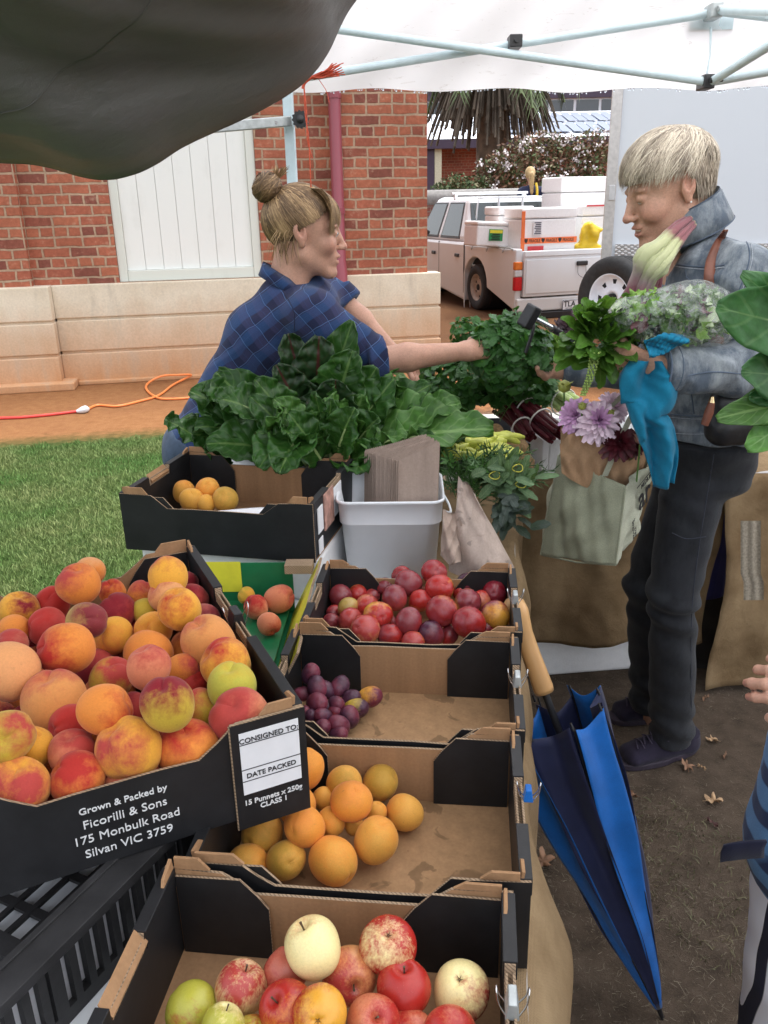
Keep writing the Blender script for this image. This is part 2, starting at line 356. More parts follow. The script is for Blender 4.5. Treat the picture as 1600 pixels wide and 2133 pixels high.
def m_blackcard():
    t = NT('black printed card'); o = t.coord(); n = t.noise(o, 20, 5, 0.7); f = t.noise(o, 300, 2)
    t.col(t.ramp(n, [(0.3, (0.008, 0.008, 0.009)), (0.75, (0.018, 0.018, 0.020))])); t.set(Roughness=0.5, Specular_IOR_Level=0.4); t.bump(f, 0.06, 0.001); return t.m
M['card_black'] = m_blackcard()
M['kraft'] = m_card('brown kraft paper', (0.42, 0.26, 0.15)); M['kraft_grey'] = m_card('grey brown paper bags', (0.36, 0.275, 0.225)); M['kraft_wet'] = m_card('spotted grey brown paper', (0.42, 0.335, 0.285), 0.55)
def m_burlap():
    t = NT('burlap'); uv = t.coord('UV'); o = t.coord()
    a = t.new('TexWave', bands_direction='X'); b = t.new('TexWave', bands_direction='Y')
    for q in (a, b): q.inputs['Scale'].default_value = 170; q.inputs['Distortion'].default_value = 1.2; q.inputs['Detail Scale'].default_value = 3; t.lk(uv, q.inputs['Vector'])
    h = t.math('MAXIMUM', a.outputs[0], b.outputs[0]); n = t.noise(o, 6, 5, 0.6)
    c = t.ramp(n, [(0.3, (0.19, 0.12, 0.06)), (0.7, (0.39, 0.275, 0.155))]); c = t.mix(1.0, c, t.ramp(h, [(0.3, 0.72), (0.9, 1.1)]), 'MULTIPLY')
    t.col(c); t.set(Roughness=0.95, Specular_IOR_Level=0.1); t.bump(t.math('ADD', h, t.math('MULTIPLY', t.noise(o, 16, 4, 0.6, 0.6), 9.0)), 0.6, 0.003); return t.m
M['burlap'] = m_burlap()
def m_fruit(name, rough, spec, sss=0.04, speck=0.0, streak=0.0, bloom=0.0, fuzz=0.0, spots=0.15, dots=0.0):
    t = NT(name); o = t.coord(); oi = t.new('ObjectInfo')
    off = t.new('VectorMath', operation='SCALE'); cx = t.new('CombineXYZ'); 
    for k in range(3): t.lk(oi.outputs['Random'], cx.inputs[k])
    t.lk(cx.outputs[0], off.inputs[0]); off.inputs['Scale'].default_value = 37.0
    pv = t.new('VectorMath', operation='ADD'); t.lk(o, pv.inputs[0]); t.lk(off.outputs[0], pv.inputs[1]); p = pv.outputs[0]
    def at(nm): a = t.new('Attribute', attribute_type='OBJECT', attribute_name=nm); return a
    c1 = at('colour_base').outputs['Color']; c2 = at('colour_blush').outputs['Color']; am = at('blush_amount').outputs['Fac']
    n = t.noise(p, 3.0, 4, 0.6, 0.3); dv = t.new('VectorMath', operation='DOT_PRODUCT'); t.lk(o, dv.inputs[0]); dv.inputs[1].default_value = (0.9, 0.2, 1.1)
    g = t.math('ADD', t.math('MULTIPLY', dv.outputs['Value'], 0.75), t.math('MULTIPLY', t.math('SUBTRACT', n, 0.5), 1.3))
    if streak:
        st = t.noise(t.mapv(p, (14, 14, 1.2)), 1.4, 4, 0.7); g = t.math('ADD', g, t.math('MULTIPLY', t.math('SUBTRACT', st, 0.5), streak))
    g = t.math('ADD', g, am); g = t.math('ADD', g, t.math('MULTIPLY', t.math('SUBTRACT', t.noise(p, 11, 5, 0.7), 0.5), 0.5)); f = t.ramp(g, [(0.15, 0.0), (0.75, 1.0)])
    c = t.mix(f, c1, c2)
    if speck:
        vo = t.new('TexVoronoi'); vo.inputs['Scale'].default_value = 24; t.lk(p, vo.inputs['Vector']); s = t.ramp(vo.outputs['Distance'], [(0.05, speck), (0.12, 0.0)]); c = t.mix(s, c, (0.75, 0.55, 0.35))
    if spots:
        s2 = t.ramp(t.noise(p, 7, 3, 0.6), [(0.70, 0.0), (0.76, spots)]); c = t.mix(s2, c, (0.10, 0.045, 0.02))
    fine = t.noise(p, 26, 4, 0.7); c = t.mix(0.5, c, t.mix(1.0, c, t.ramp(fine, [(0.3, 0.82), (0.7, 1.12)]), 'MULTIPLY'))
    if dots:
        vd = t.new('TexVoronoi'); vd.inputs['Scale'].default_value = 17; t.lk(p, vd.inputs['Vector']); c = t.mix(t.math('MULTIPLY', t.ramp(vd.outputs['Distance'], [(0.04, 1.0), (0.09, 0.0)]), t.ramp(t.noise(p, 5, 2), [(0.5, 0.0), (0.6, dots)])), c, (0.12, 0.05, 0.02))
    if bloom:
        c = t.mix(t.ramp(t.noise(p, 4.5, 5, 0.7, 0.5), [(0.42, 0.0), (0.68, bloom)]), c, (0.28, 0.20, 0.30))
    t.col(c); t.set(Roughness=rough, Specular_IOR_Level=spec, Subsurface_Weight=sss, Subsurface_Scale=0.08)
    t.b.inputs['Subsurface Radius'].default_value = (1.0, 0.45, 0.2)
    if fuzz: t.set(Sheen_Weight=fuzz, Sheen_Roughness=0.5, Sheen_Tint=(1, 0.85, 0.75, 1))
    t.bump(t.math('ADD', fine, t.noise(p, 90, 2)), 0.10, 0.02); return t.m
M['peach'] = m_fruit('peach skin', 0.66, 0.2, fuzz=0.16, dots=0.5); M['plum'] = m_fruit('red plum skin', 0.24, 0.5, speck=0.25, bloom=0.12); M['prune'] = m_fruit('purple plum skin', 0.42, 0.4, bloom=0.16, spots=0)
M['apricot'] = m_fruit('apricot skin', 0.58, 0.25, fuzz=0.10, spots=0.35, dots=0.7); M['apple'] = m_fruit('apple skin', 0.25, 0.5, streak=0.9, speck=0.18, spots=0.05, dots=0.5)
M['stalk'] = simple('brown stalk', (0.10, 0.06, 0.03), 0.8, 0.2)
def m_leaf(name, c, vein, lo=0.75, rough=0.38, veins=9.0, vw=0.03, transl=0.25, side=0.5, blot=0.5):
    t = NT(name); uv = t.coord('UV'); o = t.coord(); sx = t.new('SeparateXYZ'); t.lk(uv, sx.inputs[0]); u = sx.outputs['X']; v = t.math('ABSOLUTE', t.math('SUBTRACT', sx.outputs['Y'], 0.5))
    oi = t.new('ObjectInfo'); n = t.noise(o, 14, 4); n2 = t.noise(o, 90, 3)
    base = t.ramp(n, [(0.3, tuple(k*lo for k in c)), (0.7, tuple(k*1.25 for k in c))]); base = t.mix(blot, base, t.mix(1.0, base, t.ramp(n2, [(0.3, 0.6), (0.7, 1.3)]), 'MULTIPLY'))
    mid = t.ramp(v, [(vw*0.5, 1.0), (vw, 0.0)])
    sv = t.math('FRACT', t.math('MULTIPLY', t.math('SUBTRACT', u, t.math('MULTIPLY', v, 0.55)), veins)); sv = t.math('ABSOLUTE', t.math('SUBTRACT', sv, 0.5)); sdv = t.math('MULTIPLY', t.ramp(sv, [(0.04, 1.0), (0.11, 0.0)]), side)
    f = t.math('MAXIMUM', mid, sdv); c_ = t.mix(f, base, vein); t.col(c_); t.set(Roughness=rough, Specular_IOR_Level=0.4)
    t.bump(t.math('ADD', t.math('MULTIPLY', n2, 0.8), t.math('MULTIPLY', sdv, -0.6)), 0.3, 0.003)
    if transl:
        tr = t.new('BsdfTranslucent'); t.lk(t.mix(0.35, c_, (0.25, 0.5, 0.03)), tr.inputs[0]); ms = t.new('MixShader'); ms.inputs[0].default_value = transl
        t.lk(t.b.outputs[0], ms.inputs[1]); t.lk(tr.outputs[0], ms.inputs[2]); t.lk(ms.outputs[0], t.n['Material Output'].inputs[0])
    return t.m
M['chard'] = m_leaf('dark chard leaf', (0.034, 0.108, 0.017), (0.13, 0.23, 0.06), veins=8, vw=0.035, side=0.35, rough=0.36); M['chard_light'] = m_leaf('bright chard leaf', (0.07, 0.18, 0.03), (0.18, 0.32, 0.09), veins=8, vw=0.05); M['chard_red'] = m_leaf('dark red veined chard leaf', (0.026, 0.065, 0.02), (0.09, 0.02, 0.02), veins=7, vw=0.04, side=0.2)
M['chard_stem'] = simple('pale green stalk', (0.32, 0.42, 0.16), 0.4, 0.15); M['red_stem'] = simple('dark red stalk', (0.085, 0.008, 0.014), 0.35, 0.35, 40)
M['parsley'] = m_leaf('parsley leaf', (0.036, 0.125, 0.022), (0.05, 0.15, 0.03), veins=5, side=0.2); M['parsley_stem'] = simple('parsley stalk', (0.10, 0.22, 0.05), 0.5)
M['basil'] = m_leaf('basil leaf', (0.085, 0.20, 0.028), (0.12, 0.24, 0.05), veins=6, vw=0.05, side=0.3); M['lettuce'] = m_leaf('light lettuce leaf', (0.22, 0.42, 0.06), (0.36, 0.52, 0.16), veins=6)
M['rosemary'] = simple('rosemary needles', (0.055, 0.125, 0.035), 0.55, 0.35, 60); M['sage'] = m_leaf('grey green sage leaf', (0.12, 0.20, 0.10), (0.26, 0.34, 0.18), veins=6, rough=0.7); M['sage_dark'] = m_leaf('dark purple sage leaf', (0.05, 0.07, 0.06), (0.10, 0.12, 0.10), veins=6, rough=0.6)
M['bigleaf'] = m_leaf('broad green leaf', (0.055, 0.17, 0.05), (0.14, 0.28, 0.10), veins=4, vw=0.02, side=0.5); M['bigleaf_light'] = m_leaf('fresh light green leaf', (0.14, 0.34, 0.07), (0.25, 0.45, 0.15), veins=5)
M['celery'] = simple('pale celery stalk', (0.48, 0.60, 0.22), 0.4, 0.2, 30); M['purple_veg'] = simple('purple kohlrabi skin', (0.14, 0.08, 0.20), 0.45, 0.4, 20); M['squash'] = simple('yellow green squash skin', (0.55, 0.58, 0.10), 0.35, 0.25, 20); M['rubber_band'] = simple('white rubber band', (0.75, 0.72, 0.66), 0.5)
M['dahlia'] = simple('pink lilac petals', (0.62, 0.36, 0.58), 0.6, 0.2, 30); M['dahlia_pale'] = simple('pale pink petals', (0.80, 0.62, 0.72), 0.6, 0.15, 30); M['dahlia_dark'] = simple('dark maroon petals', (0.09, 0.008, 0.015), 0.55, 0.4, 40); M['bud'] = simple('green flower bud', (0.28, 0.30, 0.06), 0.5, 0.3)
# clothes, skin, hair
def m_plaid(name, base, line1, line2, s1=14.0, rot=(0, 0, 0), blocks=None, w=0.06, purple=(0.10, 0.10, 0.22)):
    t = NT(name); o = t.mapv(t.coord(), (1, 1, 1), rot); sx = t.new('SeparateXYZ'); t.lk(o, sx.inputs[0])
    wv = t.math('MULTIPLY', t.math('SUBTRACT', t.noise(o, 7, 2), 0.5), 0.05)
    def line(ax, s, w_, off=0.0):
        a = t.math('ADD', t.math('MULTIPLY', t.math('ADD', sx.outputs[ax], wv), s), off); return t.ramp(t.math('ABSOLUTE', t.math('SUBTRACT', t.math('FRACT', a), 0.5)), [(w_, 1.0), (w_*1.25, 0.0)])
    n = t.noise(o, 8, 4); c = t.mix(t.ramp(n, [(0.35, 0.0), (0.65, 0.6)]), base, purple)
    if blocks:
        c = t.mix(t.math('MULTIPLY', line('X', blocks[0], 0.25), 0.75), c, blocks[1]); c = t.mix(t.math('MULTIPLY', line('Z', blocks[0], 0.25), 0.75), c, blocks[1])
    else:
        c = t.mix(t.math('MULTIPLY', line('Z', s1, 0.22, 0.3), 0.35), c, (0.03, 0.10, 0.26)); c = t.mix(t.math('MULTIPLY', line('X', s1, 0.22, 0.3), 0.3), c, (0.06, 0.06, 0.14))
        for ax, s, off, l in (('X', s1, 0.0, line1), ('Z', s1, 0.0, line1), ('X', s1, 0.31, line2), ('Z', s1, 0.27, line2)):
            c = t.mix(t.math('MULTIPLY', line(ax, s, w*(1 if off == 0 else 0.6), off), 0.8 if off == 0 else 0.45), c, l)
    fine = t.noise(o, 700, 2); c = t.mix(0.4, c, t.mix(1.0, c, t.ramp(fine, [(0.3, 0.55), (0.7, 1.25)]), 'MULTIPLY'))
    t.col(c); t.set(Roughness=0.9, Specular_IOR_Level=0.15, Sheen_Weight=0.1); t.bump(t.math('ADD', fine, t.noise(o, 50, 4)), 0.2, 0.002); return t.m
M['plaid'] = m_plaid('blue plaid cotton', (0.013, 0.021, 0.060), (0.075, 0.13, 0.27), (0.035, 0.068, 0.165), 18.0, (0, R(38), 0), w=0.014, purple=(0.030, 0.026, 0.052))
M['plaid_child'] = m_plaid('blue check flannel', (0.015, 0.03, 0.09), (0.1, 0.2, 0.4), (0.1, 0.2, 0.4), blocks=(19.0, (0.10, 0.24, 0.46)), purple=(0.01, 0.02, 0.06))
M['denim'] = fabric('washed pale denim', (0.10, 0.125, 0.16), 0.25, 800, 0.35, wash=(0.34, 0.375, 0.40), scale=10); M['denim_seam'] = fabric('dark denim seam', (0.10, 0.13, 0.18), 0.2); M['stitch'] = simple('pale stitching', (0.42, 0.45, 0.50), 0.9, 0.3, 400)
M['denim_dark'] = fabric('dark denim inside', (0.045, 0.05, 0.07), 0.2); M['jeans_grey'] = fabric('charcoal jeans', (0.019, 0.020, 0.024), 0.25, 800, 0.35, wash=(0.030, 0.033, 0.038)); M['jeans_blue'] = fabric('blue jeans', (0.05, 0.075, 0.12), 0.3, 800)
M['suede'] = fabric('navy suede', (0.022, 0.018, 0.034), 0.3, 500); M['lace'] = simple('dark lace', (0.05, 0.04, 0.07), 0.8); M['sole'] = simple('dark shoe sole', (0.035, 0.025, 0.04), 0.7, 0.2); M['leather'] = simple('brown leather', (0.17, 0.055, 0.03), 0.45, 0.2, 30, 0.2); M['black_leather'] = simple('black leather', (0.014, 0.014, 0.016), 0.42, 0.3, 30, 0.2); M['brass'] = simple('brass', (0.75, 0.55, 0.3), 0.25, metal=1.0)
M['scarf_green'] = fabric('pale green scarf', (0.46, 0.48, 0.24), 0.2, 500); M['scarf_red'] = fabric('dusty red scarf', (0.24, 0.085, 0.10), 0.25, 500)
def m_scarf():
    t = NT('striped scarf'); uv = t.coord('UV'); sx = t.new('SeparateXYZ'); t.lk(uv, sx.inputs[0]); o = t.coord(); n = t.noise(o, 40, 3)
    t.col(t.ramp(t.math('ADD', t.math('MULTIPLY', sx.outputs['Y'], 2.7), t.math('MULTIPLY', t.math('SUBTRACT', n, .5), .12)), [(0.10, (0.45, 0.47, 0.25)), (0.20, (0.42, 0.42, 0.24)), (0.25, (0.22, 0.08, 0.095)), (0.46, (0.25, 0.09, 0.10)), (0.52, (0.46, 0.48, 0.26)), (0.75, (0.44, 0.46, 0.26)), (0.84, (0.30, 0.22, 0.22)), (0.92, (0.23, 0.09, 0.11))])); t.set(Roughness=.95, Sheen_Weight=.2); t.bump(t.noise(o, 300, 3), .3, .002); return t.m
M['scarf'] = m_scarf()
M['cyan_cloth'] = fabric('turquoise cloth', (0.009, 0.18, 0.31), 0.2, 700, 0.3); M['canvas'] = fabric('grey green canvas', (0.30, 0.31, 0.22), 0.14, 500, 0.3, scale=9); M['canvas_pale'] = fabric('pale canvas', (0.46, 0.47, 0.36), 0.10, 500, 0.3)
M['umb_blue'] = fabric('bright blue umbrella nylon', (0.008, 0.12, 0.43), 0.15, 900, 0.1, rough=0.5); M['umb_navy'] = fabric('navy umbrella nylon', (0.014, 0.018, 0.055), 0.2, 900, 0.1, rough=0.5); M['umb_wood'] = simple('pale turned wood', (0.60, 0.34, 0.14), 0.35, 0.1, 12)
M['navy_cloth'] = fabric('navy cloth', (0.02, 0.025, 0.06), 0.2); M['navy_stripe'] = fabric('navy stripe', (0.012, 0.013, 0.03), 0.2); M['white_cloth'] = fabric('white cotton', (0.62, 0.64, 0.72), 0.06)
def m_tarp():
    t = NT('grey brown awning cloth'); o = t.coord(); n = t.noise(o, 3, 4); f = t.noise(o, 900, 2)
    t.col(t.ramp(n, [(0.3, (0.15, 0.147, 0.145)), (0.7, (0.21, 0.205, 0.20))])); t.set(Roughness=0.36, Specular_IOR_Level=0.75); t.bump(t.math('ADD', t.math('MULTIPLY', f, .2), t.math('ADD', t.noise(t.mapv(o, (1.2, 5, 5), (0, 0.5, 0)), 3, 4, .55), t.math('MULTIPLY', t.noise(t.mapv(o, (2, 14, 14), (0, .45, 0)), 3, 3), .3))), 0.5, 0.05)
    tr = t.new('BsdfTranslucent'); tr.inputs[0].default_value = (0.27, 0.265, 0.26, 1); ms = t.new('MixShader'); ms.inputs[0].default_value = 0.20; t.lk(t.b.outputs[0], ms.inputs[1]); t.lk(tr.outputs[0], ms.inputs[2]); t.lk(ms.outputs[0], t.n['Material Output'].inputs[0]); return t.m
M['tarp'] = m_tarp()
def m_canopy(name='translucent white canopy cloth'):
    t = NT(name); o = t.coord(); n = t.noise(o, 5, 4); c = t.ramp(n, [(0.3, (0.93, 0.93, 0.94)), (0.7, (0.97, 0.97, 0.97))])
    sc_ = t.noise(t.mapv(o, (3, 3, 14), (0.3, 0.6, 0.2)), 5, 5, 0.7, 0.8); c = t.mix(t.ramp(sc_, [(0.62, 0.0), (0.66, 0.35), (0.69, 0.0)]), c, (0.35, 0.30, 0.24))
    t.col(c); t.set(Roughness=0.6); tr = t.new('BsdfTranslucent'); t.lk(c, tr.inputs[0]); ms = t.new('MixShader'); ms.inputs[0].default_value = 0.82
    t.lk(t.b.outputs[0], ms.inputs[1]); t.lk(tr.outputs[0], ms.inputs[2]); t.lk(ms.outputs[0], t.n['Material Output'].inputs[0]); return t.m
M['canopy'] = m_canopy()
def m_skin(name, c, red, rough=0.5, frk=0.25):
    t = NT(name); o = t.coord(); n = t.noise(o, 30, 4); n2 = t.noise(o, 220, 3, 0.7); a = t.new('Attribute', attribute_name='tint')
    col = t.ramp(n, [(0.3, tuple(k*0.9 for k in c)), (0.7, tuple(k*1.08 for k in c))]); sp = t.new('SeparateColor'); t.lk(a.outputs['Color'], sp.inputs[0])
    col = t.mix(sp.outputs[0], col, red); col = t.mix(sp.outputs[1], col, (0.12, 0.06, 0.03)); col = t.mix(frk, col, t.mix(1.0, col, t.ramp(n2, [(0.35, 0.55), (0.6, 1.12)]), 'MULTIPLY'))
    t.col(col); t.set(Roughness=rough, Specular_IOR_Level=0.35, Subsurface_Weight=0.12, Subsurface_Scale=0.02); t.b.inputs['Subsurface Radius'].default_value = (1, 0.4, 0.25); t.bump(n2, 0.12, 0.002); return t.m
M['skin_a'] = m_skin('fair skin', (0.52, 0.29, 0.205), (0.45, 0.13, 0.10)); M['skin_b'] = m_skin('tanned skin', (0.56, 0.32, 0.225), (0.45, 0.14, 0.11), frk=0.3)
def m_hair(name, stops, rough=0.5):
    t = NT(name); uv = t.coord('UV'); sx = t.new('SeparateXYZ'); t.lk(uv, sx.inputs[0]); o = t.coord(); n = t.noise(o, 25, 3)
    f = t.math('ADD', t.math('MULTIPLY', sx.outputs['Y'], 0.75), t.math('MULTIPLY', t.math('SUBTRACT', n, 0.37), 0.9)); t.col(t.ramp(f, stops)); t.set(Roughness=rough, Specular_IOR_Level=0.4); return t.m
M['hair_a'] = m_hair('dark blonde hair', [(0.1, (0.085, 0.048, 0.022)), (0.5, (0.20, 0.118, 0.055)), (0.9, (0.46, 0.30, 0.15))]); M['hair_b'] = m_hair('silver blonde hair', [(0.1, (0.24, 0.195, 0.15)), (0.5, (0.54, 0.455, 0.35)), (0.9, (0.76, 0.67, 0.53))]); M['hair_base_a'] = simple('hair under layer', (0.085, 0.055, 0.03), 0.7, 0.3, 60); M['hair_base_b'] = simple('pale hair under layer', (0.30, 0.24, 0.175), 0.7, 0.2, 60)
M['eye_white'] = simple('eye white', (0.7, 0.68, 0.66), 0.15, 0.03); M['iris'] = simple('iris', (0.06, 0.09, 0.10), 0.1); M['teeth'] = simple('teeth', (0.75, 0.72, 0.66), 0.2, 0.03)
def m_film():
    t = NT('clear plastic film'); t.col((0.62, 0.66, 0.64)); lw_ = t.new('LayerWeight'); n_ = t.noise(t.coord(), 38, 4, 0.7, 0.8); t.set(Roughness=0.10, Specular_IOR_Level=1.0, Alpha=t.math('ADD', t.math('MULTIPLY', lw_.outputs['Facing'], 0.35), t.ramp(n_, [(0.45, 0.04), (0.7, 0.45)]))); t.bump(n_, 1.0, 0.02); return t.m
M['film'] = m_film()
# ------------------------------------------------------------------ ground
def m_ground():
    t = NT('ground of earth, gravel and lawn'); o = t.coord(); sx = t.new('SeparateXYZ'); t.lk(o, sx.inputs[0])
    n = t.noise(o, 1.3, 5, 0.6); n2 = t.noise(o, 14, 5, 0.65); f = t.noise(o, 110, 4, 0.75); f2 = t.noise(o, 300, 2, 0.7)
    dark = t.ramp(n2, [(0.3, (0.066, 0.049, 0.036)), (0.7, (0.14, 0.105, 0.078))])
    straw = t.ramp(t.noise(t.mapv(o, (60, 60, 1), (0, 0, 0.6)), 3, 4, 0.8), [(0.55, 0.0), (0.66, 0.55)]); dark = t.mix(t.math('MULTIPLY', straw, t.ramp(n, [(0.4, 0.25), (0.65, 1.0)])), dark, (0.21, 0.17, 0.11))
    dark = t.mix(t.ramp(f, [(0.62, 0.0), (0.68, 0.7)]), dark, (0.24, 0.20, 0.15))
    orange = t.ramp(n2, [(0.3, (0.28, 0.125, 0.052)), (0.7, (0.39, 0.19, 0.083))]); orange = t.mix(0.55, orange, t.mix(1.0, orange, t.ramp(f, [(0.3, 0.55), (0.7, 1.35)]), 'MULTIPLY'))
    orange = t.mix(t.ramp(n, [(0.45, 0.0), (0.7, 0.5)]), orange, (0.24, 0.105, 0.05)); orange = t.mix(t.ramp(f2, [(0.66, 0.0), (0.70, 0.8)]), orange, (0.60, 0.46, 0.32))
    lawn = t.ramp(n2, [(0.3, (0.030, 0.062, 0.016)), (0.7, (0.085, 0.12, 0.035))])
    e = t.math('ADD', t.math('SUBTRACT', sx.outputs['Y'], t.math('MULTIPLY', sx.outputs['X'], 0.17)), t.math('MULTIPLY', t.math('SUBTRACT', n2, 0.5), 0.35))
    c = t.mix(t.ramp(t.math('ADD', t.math('MULTIPLY', sx.outputs['X'], -0.5), t.math('MULTIPLY', n2, 0.3)), [(0.20, 0.0), (0.28, 1.0)]), dark, lawn)
    ef = t.math('MULTIPLY', t.math('SUBTRACT', e, 6.02), 3.0, clamp=True)
    c = t.mix(ef, c, t.mix(t.ramp(t.math('MULTIPLY', t.math('SUBTRACT', e, 8.2), 0.6, clamp=True), [(0, 0.0), (1, 0.75)]), orange, t.mix(0.5, (0.15, 0.095, 0.06), orange, 'MULTIPLY'))); t.col(c); t.set(Roughness=0.95, Specular_IOR_Level=0.1)
    t.bump(t.math('ADD', t.math('ADD', f, n2), f2), 0.7, 0.012); return t.m
g = MB(); g.add([(-250, -60, 0), (250, -60, 0), (250, 400, 0), (-250, 400, 0)], [(0, 1, 2, 3)]); tag(g.build('ground', m_ground()), kind='structure', label='bare earth, red gravel and lawn ground under the market')
# grass blades on the lawn (uncountable)
def m_grass():
    t = NT('grass blades'); o = t.coord(); n = t.noise(o, 1.6, 4, 0.6); n2 = t.noise(o, 40, 2)
    c = t.ramp(n, [(0.38, (0.095, 0.20, 0.045)), (0.62, (0.22, 0.26, 0.095))]); c = t.mix(0.6, c, t.mix(1.0, c, t.ramp(n2, [(0.3, 0.6), (0.7, 1.5)]), 'MULTIPLY')); c = t.mix(t.ramp(n2, [(0.66, 0.0), (0.72, 0.5)]), c, (0.40, 0.34, 0.18))
    t.col(c); t.set(Roughness=0.6, Specular_IOR_Level=0.3); return t.m
def blades(name, m, xs, ys, hlo, hhi, wlo, whi, lean, seed):
    g = np.random.default_rng(seed); n = len(xs); h = g.uniform(hlo, hhi, n); wd = g.uniform(wlo, whi, n); a = g.uniform(0, 6.28, n); b = g.uniform(0, 6.28, n); ln = g.uniform(0.1, lean, n)*h
    P = np.zeros((n, 5, 3)); dx, dy = np.cos(a), np.sin(a); lx, ly = np.cos(b)*ln, np.sin(b)*ln
    for k, (u, sgn, wf) in enumerate(((0, -1, 1), (0, 1, 1), (0.55, 1, 0.75), (0.55, -1, 0.75), (1, 0, 0))):
        P[:, k, 0] = xs+dx*wd*sgn*wf+lx*u*u; P[:, k, 1] = ys+dy*wd*sgn*wf+ly*u*u; P[:, k, 2] = h*u*(1-0.25*ln/h*u)
    i = np.arange(n)[:, None]*5; F = np.concatenate([(i+np.array([0, 1, 2, 3])).tolist(), ]).tolist()+(i+np.array([3, 2, 4])).tolist()
    me = bpy.data.meshes.new(name); me.from_pydata(P.reshape(-1, 3).tolist(), [], F); me.materials.append(m); me.polygons.foreach_set('use_smooth', [True]*len(me.polygons)); me.update()
    return link(name, me)
q = RNG.uniform(size=(200000, 2)); xs = -4.6+4.4*q[:, 0]; ys = 1.6+4.2*q[:, 1]
edge = 6.05+0.17*xs-0.12*np.abs(np.sin(xs*9))*0.5+0.05*np.sin(xs*31)
pat = np.sin(xs*2.3+1.2*np.sin(ys*3.1))*np.sin(ys*2.7+xs)
keep = (ys < edge) & (xs > -0.62*ys-0.8) & (RNG.uniform(size=len(xs)) < 0.82+0.3*pat)
gr = blades('lawn_grass', m_grass(), xs[keep], ys[keep], 0.014, 0.036, 0.0012, 0.0024, 1.0, 3); tag(gr, 'short green lawn grass with drier patches beside the red dirt', 'grass', kind='stuff')
# dry straw and chips on the trodden earth
def m_straw():
    t = NT('dry straw bits'); n = t.noise(t.coord(), 30, 2); t.col(t.ramp(n, [(0.3, (0.10, 0.078, 0.052)), (0.7, (0.25, 0.21, 0.145))])); t.set(Roughness=0.8); return t.m
def straw():
    g = np.random.default_rng(5); n = 20000; xs = g.uniform(0.1, 2.2, n); ys = g.uniform(0.6, 2.9, n)
    k = (np.sin(xs*5.1+2*np.sin(ys*4))*np.sin(ys*5.3) > -0.45+0.9*(ys > 1.75)*g.uniform(size=n)); xs = xs[k]; ys = ys[k]; n = len(xs)
    a = g.uniform(0, 6.28, n); L = g.uniform(0.0015, 0.008, n)*np.where(g.uniform(size=n) < 0.04, 2.5, 1); W = g.uniform(0.0003, 0.0006, n); z = g.uniform(0.002, 0.006, n); t = g.uniform(-0.25, 0.5, n)
    P = np.zeros((n, 4, 3))
    for q, (s, w_) in enumerate(((-1, -1), (1, -1), (1, 1), (-1, 1))):
        P[:, q, 0] = xs+np.cos(a)*L*s-np.sin(a)*W*w_; P[:, q, 1] = ys+np.sin(a)*L*s+np.cos(a)*W*w_; P[:, q, 2] = z+np.maximum(0, t*L*s)
    me = bpy.data.meshes.new('dry_grass'); me.from_pydata(P.reshape(-1, 3).tolist(), [], (np.arange(n)[:, None]*4+np.arange(4)).tolist()); me.materials.append(m_straw()); me.update()
    return link('dry_grass', me)
tag(straw(), 'scattered dry straw and grass bits on the dark trodden earth', 'dry grass', kind='stuff')
q = RNG.uniform(size=(9000, 2)); xs = 0.25+1.7*q[:, 0]; ys = 0.75+1.1*q[:, 1]; keep = (np.sin(xs*4+1)*np.sin(ys*6+xs*2)+0.5*np.sin(xs*11) > 0.35)
def m_drygrass():
    t = NT('half dry grass'); n = t.noise(t.coord(), 9, 3); t.col(t.ramp(n, [(0.35, (0.065, 0.075, 0.025)), (0.65, (0.19, 0.165, 0.09))])); t.set(Roughness=0.7); return t.m
tag(blades('worn_grass', m_drygrass(), xs[keep], ys[keep], 0.006, 0.02, 0.0007, 0.0016, 2.0, 9), 'worn half dry grass tufts in front of the umbrella tip', 'grass', kind='stuff')

# ------------------------------------------------------------------ brick building
WA = R(10.6); WO = Vector((-1.826, 7.982, 0)); WX = Vector((math.cos(WA), math.sin(WA), 0)); WY = Vector((-math.sin(WA), math.cos(WA), 0))
def wl(px, py, off=0.0):      # photo pixel -> (along wall, height) on the wall plane shifted by off (negative = towards the camera)
    q = Vector(ray(px, py)); o = Vector(CO)-WO; t = (off-o.dot(WY))/q.dot(WY); p = o+q*t; return p.dot(WX), p.z
bd = thing('brick_building', 'old red brick building with boarded white panel and cream rendered plinth behind the stall', 'building', WO, WA)
uL = -8.0; uR = wl(890, 400, -0.12)[0]; zP = wl(400, 583)[1]; z1 = wl(400, 655, -0.06)[1]; z2 = wl(400, 722, -0.06)[1]; uD0 = wl(232, 450)[0]; uD1 = wl(547, 560)[0]; HB = 4.2
uPl = wl(48, 480, -0.10)[0]; uPr = wl(700, 480, -0.10)[0]
b = MB()
def bx(mb, x0, x1, y0, y1, z0, z1_, mat=0): mb.box(((x0+x1)/2, (y0+y1)/2, (z0+z1_)/2), (x1-x0, y1-y0, z1_-z0), mat=mat)
bx(b, uL, uD0, 0, 7, zP, HB); bx(b, uD1, uR, 0, 7, zP, HB); bx(b, uD0, uD1, 0.10, 7, zP, HB)
b.build('wall', M['brick'], bd)
b = MB(); bx(b, uL, uPl, -0.10, -0.001, zP, HB); b.build('pilaster', M['brick'], bd)
b = MB(); bx(b, uPr, uR, -0.12, -0.001, zP, HB); b.build('pier', M['brick'], bd)
